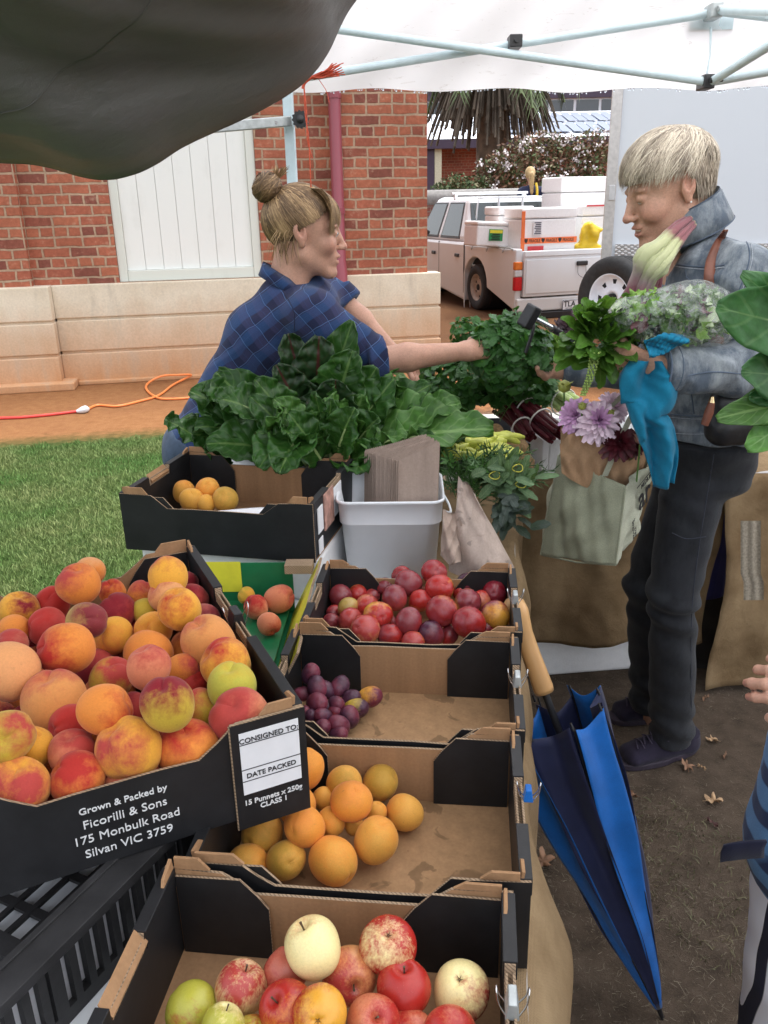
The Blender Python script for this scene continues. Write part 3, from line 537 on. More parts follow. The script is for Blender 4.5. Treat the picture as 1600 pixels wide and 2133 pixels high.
# plinth courses
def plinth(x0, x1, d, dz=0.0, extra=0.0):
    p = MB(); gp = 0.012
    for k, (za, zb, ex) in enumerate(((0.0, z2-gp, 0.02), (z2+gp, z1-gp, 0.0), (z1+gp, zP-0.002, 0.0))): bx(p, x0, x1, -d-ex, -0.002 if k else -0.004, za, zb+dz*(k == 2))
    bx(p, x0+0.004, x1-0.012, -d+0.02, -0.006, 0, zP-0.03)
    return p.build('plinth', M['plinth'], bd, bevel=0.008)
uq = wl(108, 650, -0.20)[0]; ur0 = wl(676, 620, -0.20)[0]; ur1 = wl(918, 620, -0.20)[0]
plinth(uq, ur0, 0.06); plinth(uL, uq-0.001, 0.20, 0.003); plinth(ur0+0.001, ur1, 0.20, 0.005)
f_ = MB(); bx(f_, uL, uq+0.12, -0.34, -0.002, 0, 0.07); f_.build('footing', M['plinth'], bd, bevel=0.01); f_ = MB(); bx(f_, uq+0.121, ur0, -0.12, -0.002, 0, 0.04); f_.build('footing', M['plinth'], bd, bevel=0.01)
# boarded panel in the window opening
s = MB(); nb = 7; wd = (uD1-uD0-0.16)/nb
sh = None
for k in range(nb): bx(s, uD0+0.08+k*wd+0.0014, uD0+0.08+(k+1)*wd-0.0014, 0.055+0.004*(k % 2), 0.085, zP+0.10, HB-0.3)
bx(s, uD0+0.08, uD1-0.08, 0.075, 0.098, zP+0.10, HB-0.3)
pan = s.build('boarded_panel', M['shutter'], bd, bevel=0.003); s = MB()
bx(s, uD0+0.001, uD0+0.08, 0.02, 0.099, zP+0.001, HB-0.2); bx(s, uD1-0.08, uD1-0.001, 0.02, 0.099, zP+0.001, HB-0.2); bx(s, uD0+0.081, uD1-0.081, 0.015, 0.099, zP+0.001, zP+0.099); s.build('panel_frame', M['frame_cream'], bd, bevel=0.006)
# down pipe
u0 = wl(703, 400, -0.17)[0]; s = MB(); s.tube([(u0, -0.20, zP*0.15), (u0, -0.24, zP*0.6), (u0, -0.24, zP+0.02), (u0, -0.18, zP+0.15), (u0, -0.18, HB)], 0.055, 14)
for z in (zP+0.55, zP+1.5): s.tube([(u0, -0.18, z), (u0, -0.18, z+0.05)], 0.062, 14)
s.build('downpipe', M['downpipe'], bd)
s = MB(); bx(s, uL-0.3, uR+0.3, -0.4, 7.3, HB+0.001, HB+0.2); s.build('eaves', M['fascia'], bd)

# ------------------------------------------------------------------ things on the ground by the building
c_ = MB(); pts = [pz(0, 871, .012), pz(60, 868, .012), pz(120, 862, .012), pz(166, 856, .015)]; c_.tube(spline([pz(-300, 880, .012)]+pts, 30), 0.012, 8)
t_ = tag(c_.build('power_lead', M['red_cord'], loc=pts[0]), 'red power lead lying along the red dirt to a milky plug', 'cord')
c_ = MB(); A = pz(172, 854, .03); B_ = pz(178, 852, .03); c_.tube([pz(160, 857, .02), A, B_, pz(184, 852, .02)], [0.012, 0.028, 0.03, 0.014], 10); c_.build('plug', M['clear_plug'], t_, loc=(0, 0, 0)); t_.children[0].location = -t_.location
c_ = MB(); pts = [pz(182, 852, .012), pz(205, 844, .012), pz(245, 846, .012), pz(290, 836, .012), pz(330, 824, .012), pz(360, 802, .016), pz(385, 789, .025), pz(398, 781, .05), pz(370, 781, .07), pz(335, 784, .06), pz(307, 800, .02), pz(308, 815, .012), pz(330, 829, .014), pz(360, 831, .012), pz(420, 828, .012), pz(520, 830, .012)]
c_.tube(spline(pts, 90), 0.0105, 8); tag(c_.build('extension_cord', M['orange_cord'], loc=pts[0]), 'orange extension cord looped on the red dirt below the plinth', 'cord')

# ------------------------------------------------------------------ white gazebo
gz = thing('gazebo', 'white market gazebo with scissor truss frame and wet valance above the stall', 'gazebo', (1.2, 1.5, 0))
D0 = 3.0; TW = 0.016
def ptube(name, a, b_, r, m, n=10):
    s = MB(); s.tube([Vector(a)-Vector(gz.location), Vector(b_)-Vector(gz.location)], r, n); return s.build(name, m, gz)
xl = pd(605, 300, D0).x; nt = pd(1486, 25, D0); nb_ = pd(1470, 172, D0); xr = 2*nb_.x-xl
for x_ in (xl, xr):
    for y_ in (D0, -0.06):
        if y_ < 0 and x_ == xl: continue
        s = MB(); s.box((x_-1.2, y_-1.5, 0.98), (0.034, 0.034, 1.96)); s.build('leg', M['steel_white'], gz, bevel=0.004)
def truss(a, b_, z):
    pass
zt = nt.z; zb = nb_.z
def bar(p, q): return ptube('truss_bar', p, q, 0.0135, M['steel_white'])
for xa, xb in ((xl, nb_.x), (xr, nb_.x)):
    e = 0.018 if xa == xl else -0.018
    bar((xa, D0-e, zt-0.005), (xb, D0-e, zb)); bar((xa, D0+e, pd(725, 137, D0).z-0.035), (nt.x if xa == xl else nt.x, D0+e, zt))
pm = pd(1072, 88, D0); s = MB(); s.box(pm-Vector(gz.location), (0.040, 0.07, 0.036)); s.tube([pm-Vector(gz.location)+Vector((0, -0.045, 0)), pm-Vector(gz.location)+Vector((0, 0.03, 0))], 0.007, 8); s.build('pivot_joint', M['black_plastic'], gz, bevel=0.005)
for p_, m_ in ((nb_, 'black_plastic'), (nt, 'galv')):
    s = MB(); s.box(p_-Vector(gz.location), (0.036, 0.075, 0.042)); s.tube([p_-Vector(gz.location)+Vector((-0.005, -0.05, 0)), p_-Vector(gz.location)+Vector((0.035, -0.05, 0.004))], 0.009, 8); s.build('truss_joint', M[m_], gz, bevel=0.006)
# inner trusses from the middle node to the roof centre, and the central mast
cz = 2.55
bar((nb_.x+0.01, D0-0.03, zb), (nb_.x+0.12, 1.55, zb+0.20)); bar((nt.x+0.01, D0-0.03, zt), (nb_.x+0.12, 1.55, zt-0.28)); bar((nb_.x+0.02, D0-0.02, zb+0.005), (xr, D0-0.02, zt)); ptube('mast', (nb_.x+0.12, 1.5, 1.95), (nb_.x+0.12, 1.5, 2.85), 0.018, M['steel_white'])
# canopy roof and valances
def cloth_grid(fn, nu, nv): return [[fn(i/(nu-1), j/(nv-1))-Vector(gz.location) for j in range(nv)] for i in range(nu)]
x0, x1, y0, y1 = xl-0.06, xr+0.06, -0.12, D0+0.06; apex = Vector(((x0+x1)/2, 1.5, 3.0)); ze = 2.24
s = MB(); 
for (a, b_) in (((x0, y1), (x1, y1)), ((x1, y1), (x1, y0)), ((x1, y0), (x0, y0)), ((x0, y0), (x0, y1))):
    def rf(u, v, a=a, b_=b_):
        e = Vector((a[0]*(1-u)+b_[0]*u, a[1]*(1-u)+b_[1]*u, ze-0.02*math.sin(math.pi*u))); p = e.lerp(apex, v); p.z -= 0.10*math.sin(math.pi*v)*(1-abs(2*u-1)**2)*0.6; return p
    s.grid(cloth_grid(rf, 20, 12))
s.build('roof', M['canopy'], gz)
zl = pd(640, 187, y1).z
def val(u, v): x_ = x0+(x1-x0)*u; return Vector((x_, y1+0.012*math.sin(u*23)+0.02*math.sin(u*9+v*3)*v+0.004*math.sin(u*70+v*9), ze-0.02*math.sin(math.pi*u)-(ze-zl+0.006*math.sin(u*40))*v+pd(640, 187, y1).z*0+(-0.0*u)))
s = MB(); s.grid(cloth_grid(val, 120, 14)); s.build('valance', M['canopy'], gz)
def val2(u, v): y_ = y0+(y1-y0)*u; return Vector((x1+0.012*math.sin(u*23), y_, ze-(ze-zl)*v))
s = MB(); s.grid(cloth_grid(val2, 50, 8)); s.build('valance', M['canopy'], gz)
# corner reinforcement patch and hanging strap under the top node
s = MB(); p_ = pd(1481, 42, y1-0.006)-Vector(gz.location); s.box(p_, (0.145, 0.004, 0.055)); a = pd(1481, 58, y1-0.02)-Vector(gz.location); b_ = nb_-Vector(gz.location)
s.tube([a, (a+b_)/2+Vector((0.004, -0.005, 0)), b_], [0.010, 0.005, 0.010], 6, flat=0.3); s.build('strap', M['steel_white'], gz)
# drops of rain along the hem
s = MB(); 
for k in range(150):
    u = random.random(); p = val(u, 1.0)-Vector(gz.location); rr = random.uniform(0.0015, 0.0035); s.lathe([(0, -rr*1.6), (rr, -rr), (rr*0.8, 0.2*rr), (0, rr)], 6, Matrix.Translation(p+Vector((0, -0.004, -rr))))
def m_drop():
    t = NT('water drop'); t.col((0.9, 0.95, 1)); t.set(Roughness=0.02, Transmission_Weight=0.9, IOR=1.33); return t.m
o_ = s.build('rain_drops', m_drop(), gz); o_['kind'] = 'stuff'
# side arm with a black knob holding the dark awning
kp = pd(627, 250, D0-0.05); am = thing('awning_arm', 'grey steel awning arm with toothed black knob on the gazebo leg', 'awning arm', kp)
s = MB(); a = pd(250, 283, D0-0.25)-kp; b_ = pd(606, 252, D0-0.035)-kp; dr = (b_-a).normalized(); 
rx = dr; rz_ = Vector((0, 0, 1)); ry = rz_.cross(rx).normalized(); rz_ = rx.cross(ry); s.box((a+b_)/2, ((b_-a).length, 0.022, 0.030), fr(rx, ry, rz_).to_3x3()); s.build('arm', M['galv'], am, bevel=0.003)
s = MB(); pr = []
for k in range(48): a_ = 2*math.pi*k/48; rr = 0.027 if k % 4 < 2 else 0.0235; pr.append((rr*math.cos(a_), rr*math.sin(a_)))
s.prism(pr, 0.03, Matrix.Translation((0, -0.0, 0)) @ Matrix.Rotation(R(90), 4, 'X')); s.lathe([(0, 0.034), (0.012, 0.034), (0.013, 0.03)], 16, Matrix.Rotation(R(90), 4, 'X')); s.build('knob', M['black_plastic'], am)
bp = pd(575, 256, D0-0.06)-kp; s = MB(); s.tube([bp, bp+Vector((0, -0.008, 0))], 0.006, 6); s.build('bolt', M['chrome'], am)

# dark awning cloth sagging in from the upper left
def awning():
    E_ = [(-420, 300), (-160, 318), (0, 337), (60, 338), (110, 348), (160, 364), (200, 372), (240, 371), (290, 357), (330, 336), (370, 308), (410, 288), (450, 270), (495, 250), (540, 228), (590, 200), (630, 172), (660, 140), (685, 102), (705, 55), (722, 22), (748, -14), (790, -60)]
    N = 120; pts = []
    for i in range(N):
        u = i/(N-1)*(len(E_)-1); k = min(int(u), len(E_)-2); pts.append((E_[k][0]*(1-(u-k))+E_[k+1][0]*(u-k), E_[k][1]*(1-(u-k))+E_[k+1][1]*(u-k)))
    ps = np.array(pts); 
    for _ in range(3): ps[1:-1] = (ps[:-2]+2*ps[1:-1]+ps[2:])/4
    rows = []; nv = 60
    for i in range(N):
        u = i/(N-1); px, py = ps[i]; d = 1.95+0.10*math.sin(u*2.2); Bp = pd(px, py, d); Q = Vector((Bp.x*0.78+(-0.05)*u, 0.35, 2.42+0.10*u))
        row = []
        for j in range(nv):
            v = j/(nv-1); p = Bp.lerp(Q, v); sag = -0.30*math.sin(math.pi*min(1, v*1.0))*(1-u**3*0.9)*(0.35+0.65*(1-v)); p.z += sag*0.12
            # folds fan out from the upper right corner
            th = math.atan2(v*1.5+.05, 1.04-u); far = min(1, (1.04-u)*1.6); p += Vector((0.0, -0.5, -0.75))*(0.034*math.sin(th*9+1.2*u)+0.016*math.sin(th*19+2+2*u)+0.007*math.sin(th*37+u*5))*min(1, v*7+.02)*far
            if v < 0.04: p.y += (0.04-v)*0.15
            row.append(p)
        rows.append(row)
    return rows
rows = awning(); org = rows[60][0]
aw = thing('dark_awning', 'dark grey brown awning cloth sagging across the top left corner', 'awning', org)
s = MB(); s.grid([[p-org for p in r_] for r_ in rows]); o_ = s.build('cloth', M['tarp'], aw); so = o_.modifiers.new('thick', 'SOLIDIFY'); so.thickness = 0.003
hem = [r_[0]-org for r_ in rows]; s = MB(); s.tube(hem, 0.0035, 6); s.build('hem', M['tarp'], aw)
sm = []
for i in range(12, 105): v = 0.12+0.26*(i-12)/93; j = v*59; jj = int(j); sm.append(rows[i][jj].lerp(rows[i][jj+1], j-jj)-org+Vector((0, -0.002, -0.003)))
s = MB(); s.tube(sm, 0.0018, 5); s.build('seam', M['tarp'], aw)
# red twine tied at the corner of the awning
tp = pd(655, 160, 2.35); s = MB()
for k in range(26):
    a = pd(650+random.uniform(-4, 6), 162+random.uniform(-4, 4), 2.35); b_ = pd(random.uniform(690, 722), random.uniform(134, 162)-random.uniform(0, 6), 2.33+random.uniform(-.02, .02)); s.tube(spline([a, (a+b_)/2+Vector((0, 0, random.uniform(-.008, .006))), b_], 6), 0.0013, 4)
s.tube(spline([pd(650, 160, 2.35), pd(635, 172, 2.35), pd(631, 185, 2.35)], 8), 0.004, 6)
for dx, bt in ((0, 392), (3, 330)): s.tube(spline([pd(633, 176, 2.35), pd(636+dx, 240, 2.35), pd(643-dx, 290, 2.35), pd(648+dx, bt, 2.36)], 16), 0.0016, 5)
s.tube(spline([pd(664, 165, 2.35), pd(680, 190, 2.35), pd(686, 215, 2.35)], 8), 0.0011, 4)
tag(s.build('red_twine', M['red_twine'], loc=tp), 'frayed red plastic twine tied at the awning corner with a hanging end', 'twine')

# ------------------------------------------------------------------ white trailer with spare wheel
tl = pd(1262, 480, 7.6); tr_ = thing('box_trailer', 'tall white box trailer with tread plate skirt behind the grey haired woman', 'trailer', (tl.x, tl.y, 0), R(-17))
zt0 = 0.44; ztp = pd(1300, 508, 7.6).z
s = MB(); s.box((1.45, 1.7, (zt0+3.2)/2), (2.9, 3.4, 3.2-zt0)); s.build('body', M['trailer_white'], tr_, bevel=0.02)
s = MB(); s.box((0.02, -0.012, (zt0+3.2)/2), (0.085, 0.03, 3.2-zt0+0.01)); s.box((-0.012, 0.03, (zt0+3.2)/2), (0.03, 0.085, 3.2-zt0+0.01)); s.build('corner_trim', M['alu'], tr_, bevel=0.004)
def m_tread():
    t = NT('tread plate'); uv = t.mapv(t.coord('UV'), (26, 26, 26)); ck = t.new('TexVoronoi', voronoi_dimensions='2D'); ck.inputs['Scale'].default_value = 1.0; ck.inputs['Randomness'].default_value = 0.15; t.lk(t.mapv(uv, (1, 1.6, 1), (0, 0, 0.7)), ck.inputs['Vector'])
    h = t.ramp(ck.outputs['Distance'], [(0.25, 1.0), (0.4, 0.0)]); t.col(t.mix(h, (0.42, 0.40, 0.39), (0.75, 0.72, 0.70))); t.set(Metallic=0.6, Roughness=0.35); t.bump(h, 0.6, 0.006); return t.m
s = MB(); s.box((1.50, -0.014, (zt0+ztp)/2), (2.82, 0.024, ztp-zt0)); s.build('tread_plate', m_tread(), tr_)
mk = pd(1256, 420, 7.57)-Vector((tl.x, tl.y, 0)); s = MB(); s.box((0.03, -0.036, 2.0-0.42), (0.05, 0.014, 0.12)); s.build('marker_lamp', M['lens_clear'], tr_, bevel=0.004)
for x_ in (0.5, 2.5): s = MB(); s.tube([(x_-0.1, 1.4, 0.34), (x_+0.1, 1.4, 0.34)], 0.34, 24); s.build('tyre', M['rubber'], tr_)
s = MB(); s.box((1.45, 1.2, 0.40), (2.2, 2.2, 0.06)); s.build('chassis', M['black_metal'], tr_)
# spare wheel on the trailer front
wc = pd(1283, 622, 7.15); sw = thing('spare_wheel', 'spare wheel with white spoked rim in front of the trailer', 'wheel', wc); nrm = Vector((-0.80, -0.60, 0.0)).normalized()
WM = fr(Vector((0.60, -0.80, 0)), Vector((0, 0, 1)), nrm).to_4x4() if True else None
def wheel(par, WM, R_, rim, wdt, mt, mr, holes=8, tread=True):
    h = wdt/2; s = MB(); pf = [(rim*0.98, h*0.75), (rim*1.04, h*0.95), (R_*0.86, h*1.02), (R_*0.96, h*0.86), (R_*0.985, h*0.70)]
    if tread:
        for k in range(4): z = h*(0.55-0.36*k); pf += [(R_, z), (R_, z-h*0.24), (R_*0.975, z-h*0.26), (R_*0.975, z-h*0.34)]
    pf += [(R_*0.985, -h*0.8), (R_*0.94, -h*0.92), (R_*0.8, -h), (rim, -h*0.8), (rim, 0)]
    s.lathe(pf, 56, WM); s.build('tyre', mt, par)
    s = MB(); s.lathe([(rim*1.03, h*0.86), (rim*1.0, h*0.92), (rim*0.95, h*0.80), (rim*0.90, h*0.45), (rim*0.80, h*0.28), (rim*0.62, h*0.30), (rim*0.40, h*0.52), (rim*0.28, h*0.55), (rim*0.26, h*0.35), (0, h*0.35)], 48, WM); ro = s.build('rim', mr, par)
    s = MB()
    for k in range(holes):
        a = 2*math.pi*k/holes; c, d = math.cos(a), math.sin(a); u = Vector((c, d, 0)); t = Vector((-d, c, 0)); z = Vector((0, 0, h*0.315))
        V = [u*rim*0.78-t*rim*0.10, u*rim*0.78+t*rim*0.10, u*rim*0.58+t*rim*0.05, u*rim*0.58-t*rim*0.05]; s.add([WM @ (p+z+u*0) for p in V]+[WM @ (p-z*0.1) for p in V], [(0, 1, 2, 3), (7, 6, 5, 4), (0, 4, 5, 1), (1, 5, 6, 2), (2, 6, 7, 3), (3, 7, 4, 0)])
    s.tube([WM @ Vector((0, 0, h*0.2)), WM @ Vector((0, 0, h*0.62))], rim*0.22, 16); s.build('rim_slot', M['void'], ro)
wheel(sw, WM, 0.345, 0.205, 0.21, M['rubber'], M['rim_white'])
s = MB(); s.tube([Vector((0, 0.0, 0))-nrm*0.02, Vector((0.14, 0.44, 0.0))], 0.03, 8); s.tube([Vector((0.14, 0.44, 0)), Vector((0.14, 0.44, -wc.z+0.42))], 0.03, 8); s.build('bracket', M['black_metal'], sw)

# ------------------------------------------------------------------ white utility vehicle
u_rl = pd(1072, 600, 11.5); UA = R(19); UX = Vector((math.cos(UA), math.sin(UA), 0)); UY = Vector((-math.sin(UA), math.cos(UA), 0)); UO = Vector((u_rl.x, u_rl.y, 0))+UX*0.80
ute = thing('utility_truck', 'dusty white double cab utility truck loaded with foam boxes', 'truck', UO, UA); U = lambda x, y, z: (x, y, z)
def ul(px, py, x=None, y=None):   # pixel to truck frame on plane x= or y=
    q = Vector(ray(px, py)); o = Vector(CO)-UO; ax, v = (UX, x) if x is not None else (UY, y); t = (v-o.dot(ax))/q.dot(ax); p = o+q*t; return Vector((p.dot(UX), p.dot(UY), p.z))
zT = ul(1100, 523, y=0).z; zB = ul(1100, 618, y=0).z; zU = ul(1100, 646, y=0).z; HWu = 0.80
wy = ul(988, 620, x=-HWu).y; wr = 0.33
def arch(y0, y1, za, zb, wys, r=0.40):   # side profile with wheel arches, in (y, z)
    out = [(y0, za)]
    for wy_ in wys:
        for k in range(13): a = math.pi*(1-k/12); out.append((wy_+r*math.cos(a), max(za, 0.36+r*math.sin(a))))
    out += [(y1, za), (y1, zb), (y0, zb)]; return out
Mside = lambda x: Matrix(((0, 0, 1, x), (1, 0, 0, 0), (0, 1, 0, 0), (0, 0, 0, 1)))
cabR = 1.62; wyf = wy+2.85; LEN = wyf+0.85
s = MB(); s.prism(arch(0.0, cabR, zU, zT+0.03, [wy]), 0.10, Mside(-HWu)); s.prism(arch(0.0, cabR, zU, zT+0.03, [wy]), 0.10, Mside(HWu-0.10)); bx(s, -HWu+0.101, HWu-0.101, 0.06, cabR, 0.60, 0.64); bx(s, -HWu+0.101, HWu-0.101, cabR-0.04, cabR, 0.64, zT+0.02)
s.build('cargo_bed', M['car_white'], ute, bevel=0.03)
s = MB(); s.prism(arch(cabR+0.008, LEN, zU-0.02, zT+0.06, [wyf]), 2*HWu, Mside(-HWu)); s.build('body', M['car_white'], ute, bevel=0.04)
s = MB(); zr = 1.59; zc = zT+0.06; a_ = [(-HWu+0.02, cabR+0.02), (HWu-0.02, cabR+0.02), (HWu-0.02, cabR+2.15), (-HWu+0.02, cabR+2.15)]; b_ = [(-0.63, cabR+0.22), (0.63, cabR+0.22), (0.63, cabR+1.45), (-0.63, cabR+1.45)]
LO = [Vector((x, y, zc-0.01)) for x, y in a_]; HI = [Vector((x, y, zr)) for x, y in b_]; s.hexa([LO[0], LO[1], LO[2], LO[3], HI[0], HI[1], HI[2], HI[3]]); cab = s.build('cab', M['car_white'], ute, bevel=0.09, seg=4)
def pane(name, P, inset, m, par, out=0.006):
    n = (P[1]-P[0]).cross(P[3]-P[0]).normalized(); c = sum(P, Vector())/4
    s = MB(); Q = [c+(p-c)*inset for p in P]; s.add([q+n*out for q in Q]+[q-n*0.01 for q in Q], [(0, 1, 2, 3), (7, 6, 5, 4), (0, 4, 5, 1), (1, 5, 6, 2), (2, 6, 7, 3), (3, 7, 4, 0)]); return s.build(name, m, par, bevel=0.01)
def lp(a, b, t): return a.lerp(b, t)
# left side: two door windows
L0, L1, H0, H1 = LO[0], LO[3], HI[0], HI[3]
for ta, tb, ha, hb in ((0.12, 0.46, 0.10, 0.50), (0.52, 0.90, 0.58, 0.97)):
    P = [lp(lp(L0, L1, tb), lp(H0, H1, hb), 0.10), lp(lp(L0, L1, ta), lp(H0, H1, ha), 0.10), lp(lp(L0, L1, ta), lp(H0, H1, ha), 0.86), lp(lp(L0, L1, tb), lp(H0, H1, hb), 0.86)]; pane('side_window', P, 1.06, M['black_plastic'], ute, 0.004); pane('side_glass', P, 0.96, M['glass'], ute, 0.008)
P = [LO[0], LO[1], HI[1], HI[0]]; P = [lp(P[0], P[1], 0.06)*0.86+P[3]*0.14, lp(P[1], P[0], 0.06)*0.86+P[2]*0.14, lp(P[2], P[1], 0.12), lp(P[3], P[0], 0.12)]; pane('rear_window', P, 0.97, M['glass'], ute)
P = [LO[2], LO[3], HI[3], HI[2]]; pane('windscreen', P, 0.86, M['glass'], ute)
# door seams and handles
for y_ in (cabR+0.02, cabR+0.98): s = MB(); bx(s, -HWu-0.002, -HWu+0.01, y_, y_+0.012, zU+0.10, zT+0.05); s.build('door_gap', M['void'], ute)
for y_ in (cabR+0.20, cabR+1.12): s = MB(); bx(s, -HWu-0.02, -HWu, y_, y_+0.14, zT-0.16, zT-0.11); s.build('door_handle', M['black_plastic'], ute, bevel=0.008)
s = MB(); bx(s, -HWu-0.16, -HWu-0.03, cabR+1.95, cabR+2.05, zT+0.08, zT+0.26); s.build('mirror', M['black_plastic'], ute, bevel=0.02)
for sx_ in (-1, 1):
    for y_ in (wy, wyf): wheel(ute, fr((0, 0, 1), (0, -sx_, 0) if False else (0, 1, 0), (sx_, 0, 0), (sx_*(HWu-0.115), y_, wr)), wr, 0.19, 0.20, M['rubber'], M['rim_dirty'], 6, False)
for y_ in (wy, wyf): s = MB(); s.tube([(-HWu+0.11, y_, 0.40), (HWu-0.11, y_, 0.40)], 0.40, 20); s.build('wheel_well', M['void'], ute)
# tailgate
s = MB(); bx(s, -HWu+0.115, HWu-0.115, -0.035, 0.05, zB, zT); bx(s, -HWu+0.14, HWu-0.14, -0.045, -0.034, zB+0.04, zT-0.11); bx(s, -HWu+0.115, HWu-0.115, -0.05, -0.034, zT-0.07, zT-0.004); tg_ = s.build('tailgate', M['car_white'], ute, bevel=0.008)
h_ = ul(1213, 548, y=-0.06); s = MB(); s.box(h_, (0.17, 0.03, 0.06)); s.build('handle', M['black_plastic'], tg_, bevel=0.012); s = MB(); s.tube(spline([h_+Vector((-.07, -.005, -.02)), h_+Vector((-.06, -.012, -.14)), h_+Vector((.03, -.012, -.19)), h_+Vector((.06, -.012, -.15)), h_+Vector((.055, -.005, -.02))], 20), 0.003, 5); s.build('wire_loop', M['black_metal'], tg_)
tp_, bt_ = ul(1060, 543, x=-HWu+0.06).z, ul(1060, 607, y=0).z
zz = [bt_, bt_+(tp_-bt_)*0.48, bt_+(tp_-bt_)*0.72, tp_]
for k, m_ in enumerate(('lens_red', 'lens_clear', 'lens_orange')): s = MB(); bx(s, -HWu-0.012, -HWu+0.105, -0.018, 0.05, zz[k]+0.001, zz[k+1]-0.001); s.build('tail_light', M[m_], ute, bevel=0.012)
s = MB(); bx(s, HWu-0.105, HWu+0.012, -0.018, 0.05, bt_, tp_); s.build('tail_light', M['lens_red'], ute, bevel=0.012)
s = MB(); bx(s, -HWu+0.02, HWu-0.02, -0.03, 0.10, zU-0.02, zB-0.02); s.build('rear_apron', M['car_white'], ute, bevel=0.02); s = MB(); bx(s, -0.45, 0.45, -0.06, 0.06, zU-0.12, zU-0.03); s.build('tow_bar', M['black_metal'], ute, bevel=0.01)
pc = ul(1196, 634, y=-0.05); s = MB(); s.box(pc, (0.372, 0.008, 0.135)); pl_ = s.build('number_plate', M['paper_white'], ute, bevel=0.004); s = MB(); 
for dx, dz, a, b in ((0, .0625, .37, .006), (0, -.0625, .37, .006), (.183, 0, .006, .13), (-.183, 0, .006, .13)): s.box(pc+Vector((dx, -.006, dz)), (a, .004, b))
s.build('plate_border', M['navy_cloth'], pl_)
text('plate_letters', 'TLA', 0.105, fr((1, 0, 0), (0, 0, 1), (0, -1, 0), pc+Vector((-0.075, -0.006, -0.022))), M['ink'], pl_, 0.002)
text('plate_state', 'VICTORIA', 0.026, fr((1, 0, 0), (0, 0, 1), (0, -1, 0), pc+Vector((-0.075, -0.006, -0.055))), M['ink'], pl_)
s = MB(); a = Vector((-HWu-0.02, 0.12, zT+0.04)); b_ = Vector((-HWu-0.02, cabR-0.12, zT+0.04)); s.tube([a+Vector((0, -.07, -.02)), a, b_], 0.012, 6)
for k in range(3): p_ = a.lerp(b_, 0.12+0.36*k); s.tube(spline([p_, p_+Vector((-.02, .0, -.05)), p_+Vector((-.01, .04, -.07)), p_+Vector((0, .06, -.04))], 8), 0.008, 5)
s.build('rope_rail', M['galv'], ute)
s = MB(); s.tube([(-0.58, cabR+0.16, zT+0.02), (-0.54, cabR+0.10, zr-0.02), (0.54, cabR+0.10, zr-0.02), (0.58, cabR+0.16, zT+0.02)], 0.018, 6)
for x_ in (-0.2, 0.2): s.tube([(x_, cabR+0.12, zT), (x_, cabR+0.10, zr)], 0.018, 6)
s.build('rear_rack', M['car_white'], ute); s = MB(); s.tube([(-0.66, cabR+0.8, zr+0.05), (0.66, cabR+0.8, zr+0.05)], 0.02, 6); 
for x_ in (-0.6, 0.6): s.box((x_, cabR+0.8, zr+0.01), (0.05, 0.05, 0.08))
s.build('roof_bar', M['car_white'], ute)
# load on the truck
def foambox(name, label, x0, x1, y, dz0, z0, z1, depth, rz=0, tilt=0):
    c = Vector(((x0+x1)/2, y+depth/2, (z0+z1)/2)); wpos = UO+UX*c.x+UY*c.y; o = thing(name, label, 'foam box', (wpos.x, wpos.y, z0), UA+rz, 'foam boxes on the truck')
    o.rotation_euler = (0, tilt, UA+rz); h = z1-z0
    s = MB(); s.box((0, 0, h*0.41), (x1-x0, depth, h*0.82)); s.build('box', M['foam'], o, bevel=0.02); s = MB(); s.box((0, 0, h*0.915), (x1-x0+0.012, depth+0.012, h*0.17)); s.build('lid', M['foam'], o, bevel=0.02); return o
fb1 = foambox('foam_box', 'tilted foam box with green and yellow label on the truck side', ul(984, 490, y=0.5).x, ul(1058, 490, y=0.5).x, 0.45, 0, zT+0.05, ul(1000, 462, y=0.5).z, 0.34, 0.12, 0.06)
s = MB(); hh = ul(1000, 462, y=0.5).z-zT-0.05; s.box((0.03, -0.178, hh*0.46), (0.22, 0.006, hh*0.46)); s.build('label_card', M['green_print'], fb1); s = MB(); s.box((0.03, -0.183, hh*0.60), (0.20, 0.006, hh*0.12)); s.build('label_band', M['yellow_print'], fb1)
s = MB()
for k in range(4): s.box((0.02+0.01*(k % 2), -0.183, hh*(0.28+0.07*k)), (0.15-0.03*(k % 2), 0.004, 0.012))
s.build('label_print', M['black_metal'], fb1)
fb2 = foambox('foam_box', 'large foam box with orange warning tape on the tailgate', ul(1086, 480, y=0.1).x, ul(1200, 480, y=0.1).x, 0.10, 0, zT-0.25, ul(1150, 432, y=0.1).z, 0.5)
xx0, xx1 = ul(1086, 480, y=0.1).x, ul(1200, 480, y=0.1).x; hb = ul(1150, 432, y=0.1).z-(zT-0.25); zt_ = ul(1150, 500, y=0.1).z-(zT-0.25); s = MB(); s.box((0, -0.262, zt_), (xx1-xx0+0.02, 0.008, 0.075)); s.build('tape', M['orange_tape'], fb2)
text('tape_letters', '\u2665 FRAGILE \u2665 FRAGILE \u2665 FRAGILE', 0.058, fr((1, 0, 0), (0, 0, 1), (0, -1, 0), (0, -0.267, zt_-0.02)), M['ink'], fb2, 0.001, sx=0.80)
s = MB(); s.box((-(xx1-xx0)/2+0.02, -0.262, hb*0.5), (0.05, 0.009, hb*0.9)); s.build('tape', M['orange_tape'], fb2); s = MB(); s.box((-0.18, -0.262, zt_+0.16), (0.13, 0.006, 0.18)); s.build('label_card', M['paper_white'], fb2)
s = MB()
for k in range(7): s.box((-0.18+0.004*(k % 3), -0.267, zt_+0.09+0.023*k), (0.10-0.012*(k % 3), 0.004, 0.010))
s.build('label_print', M['navy_cloth'], fb2); s = MB(); s.box((-0.20, -0.262, zt_-0.11), (0.24, 0.006, 0.08)); s.build('red_sticker', M['red_print'], fb2)
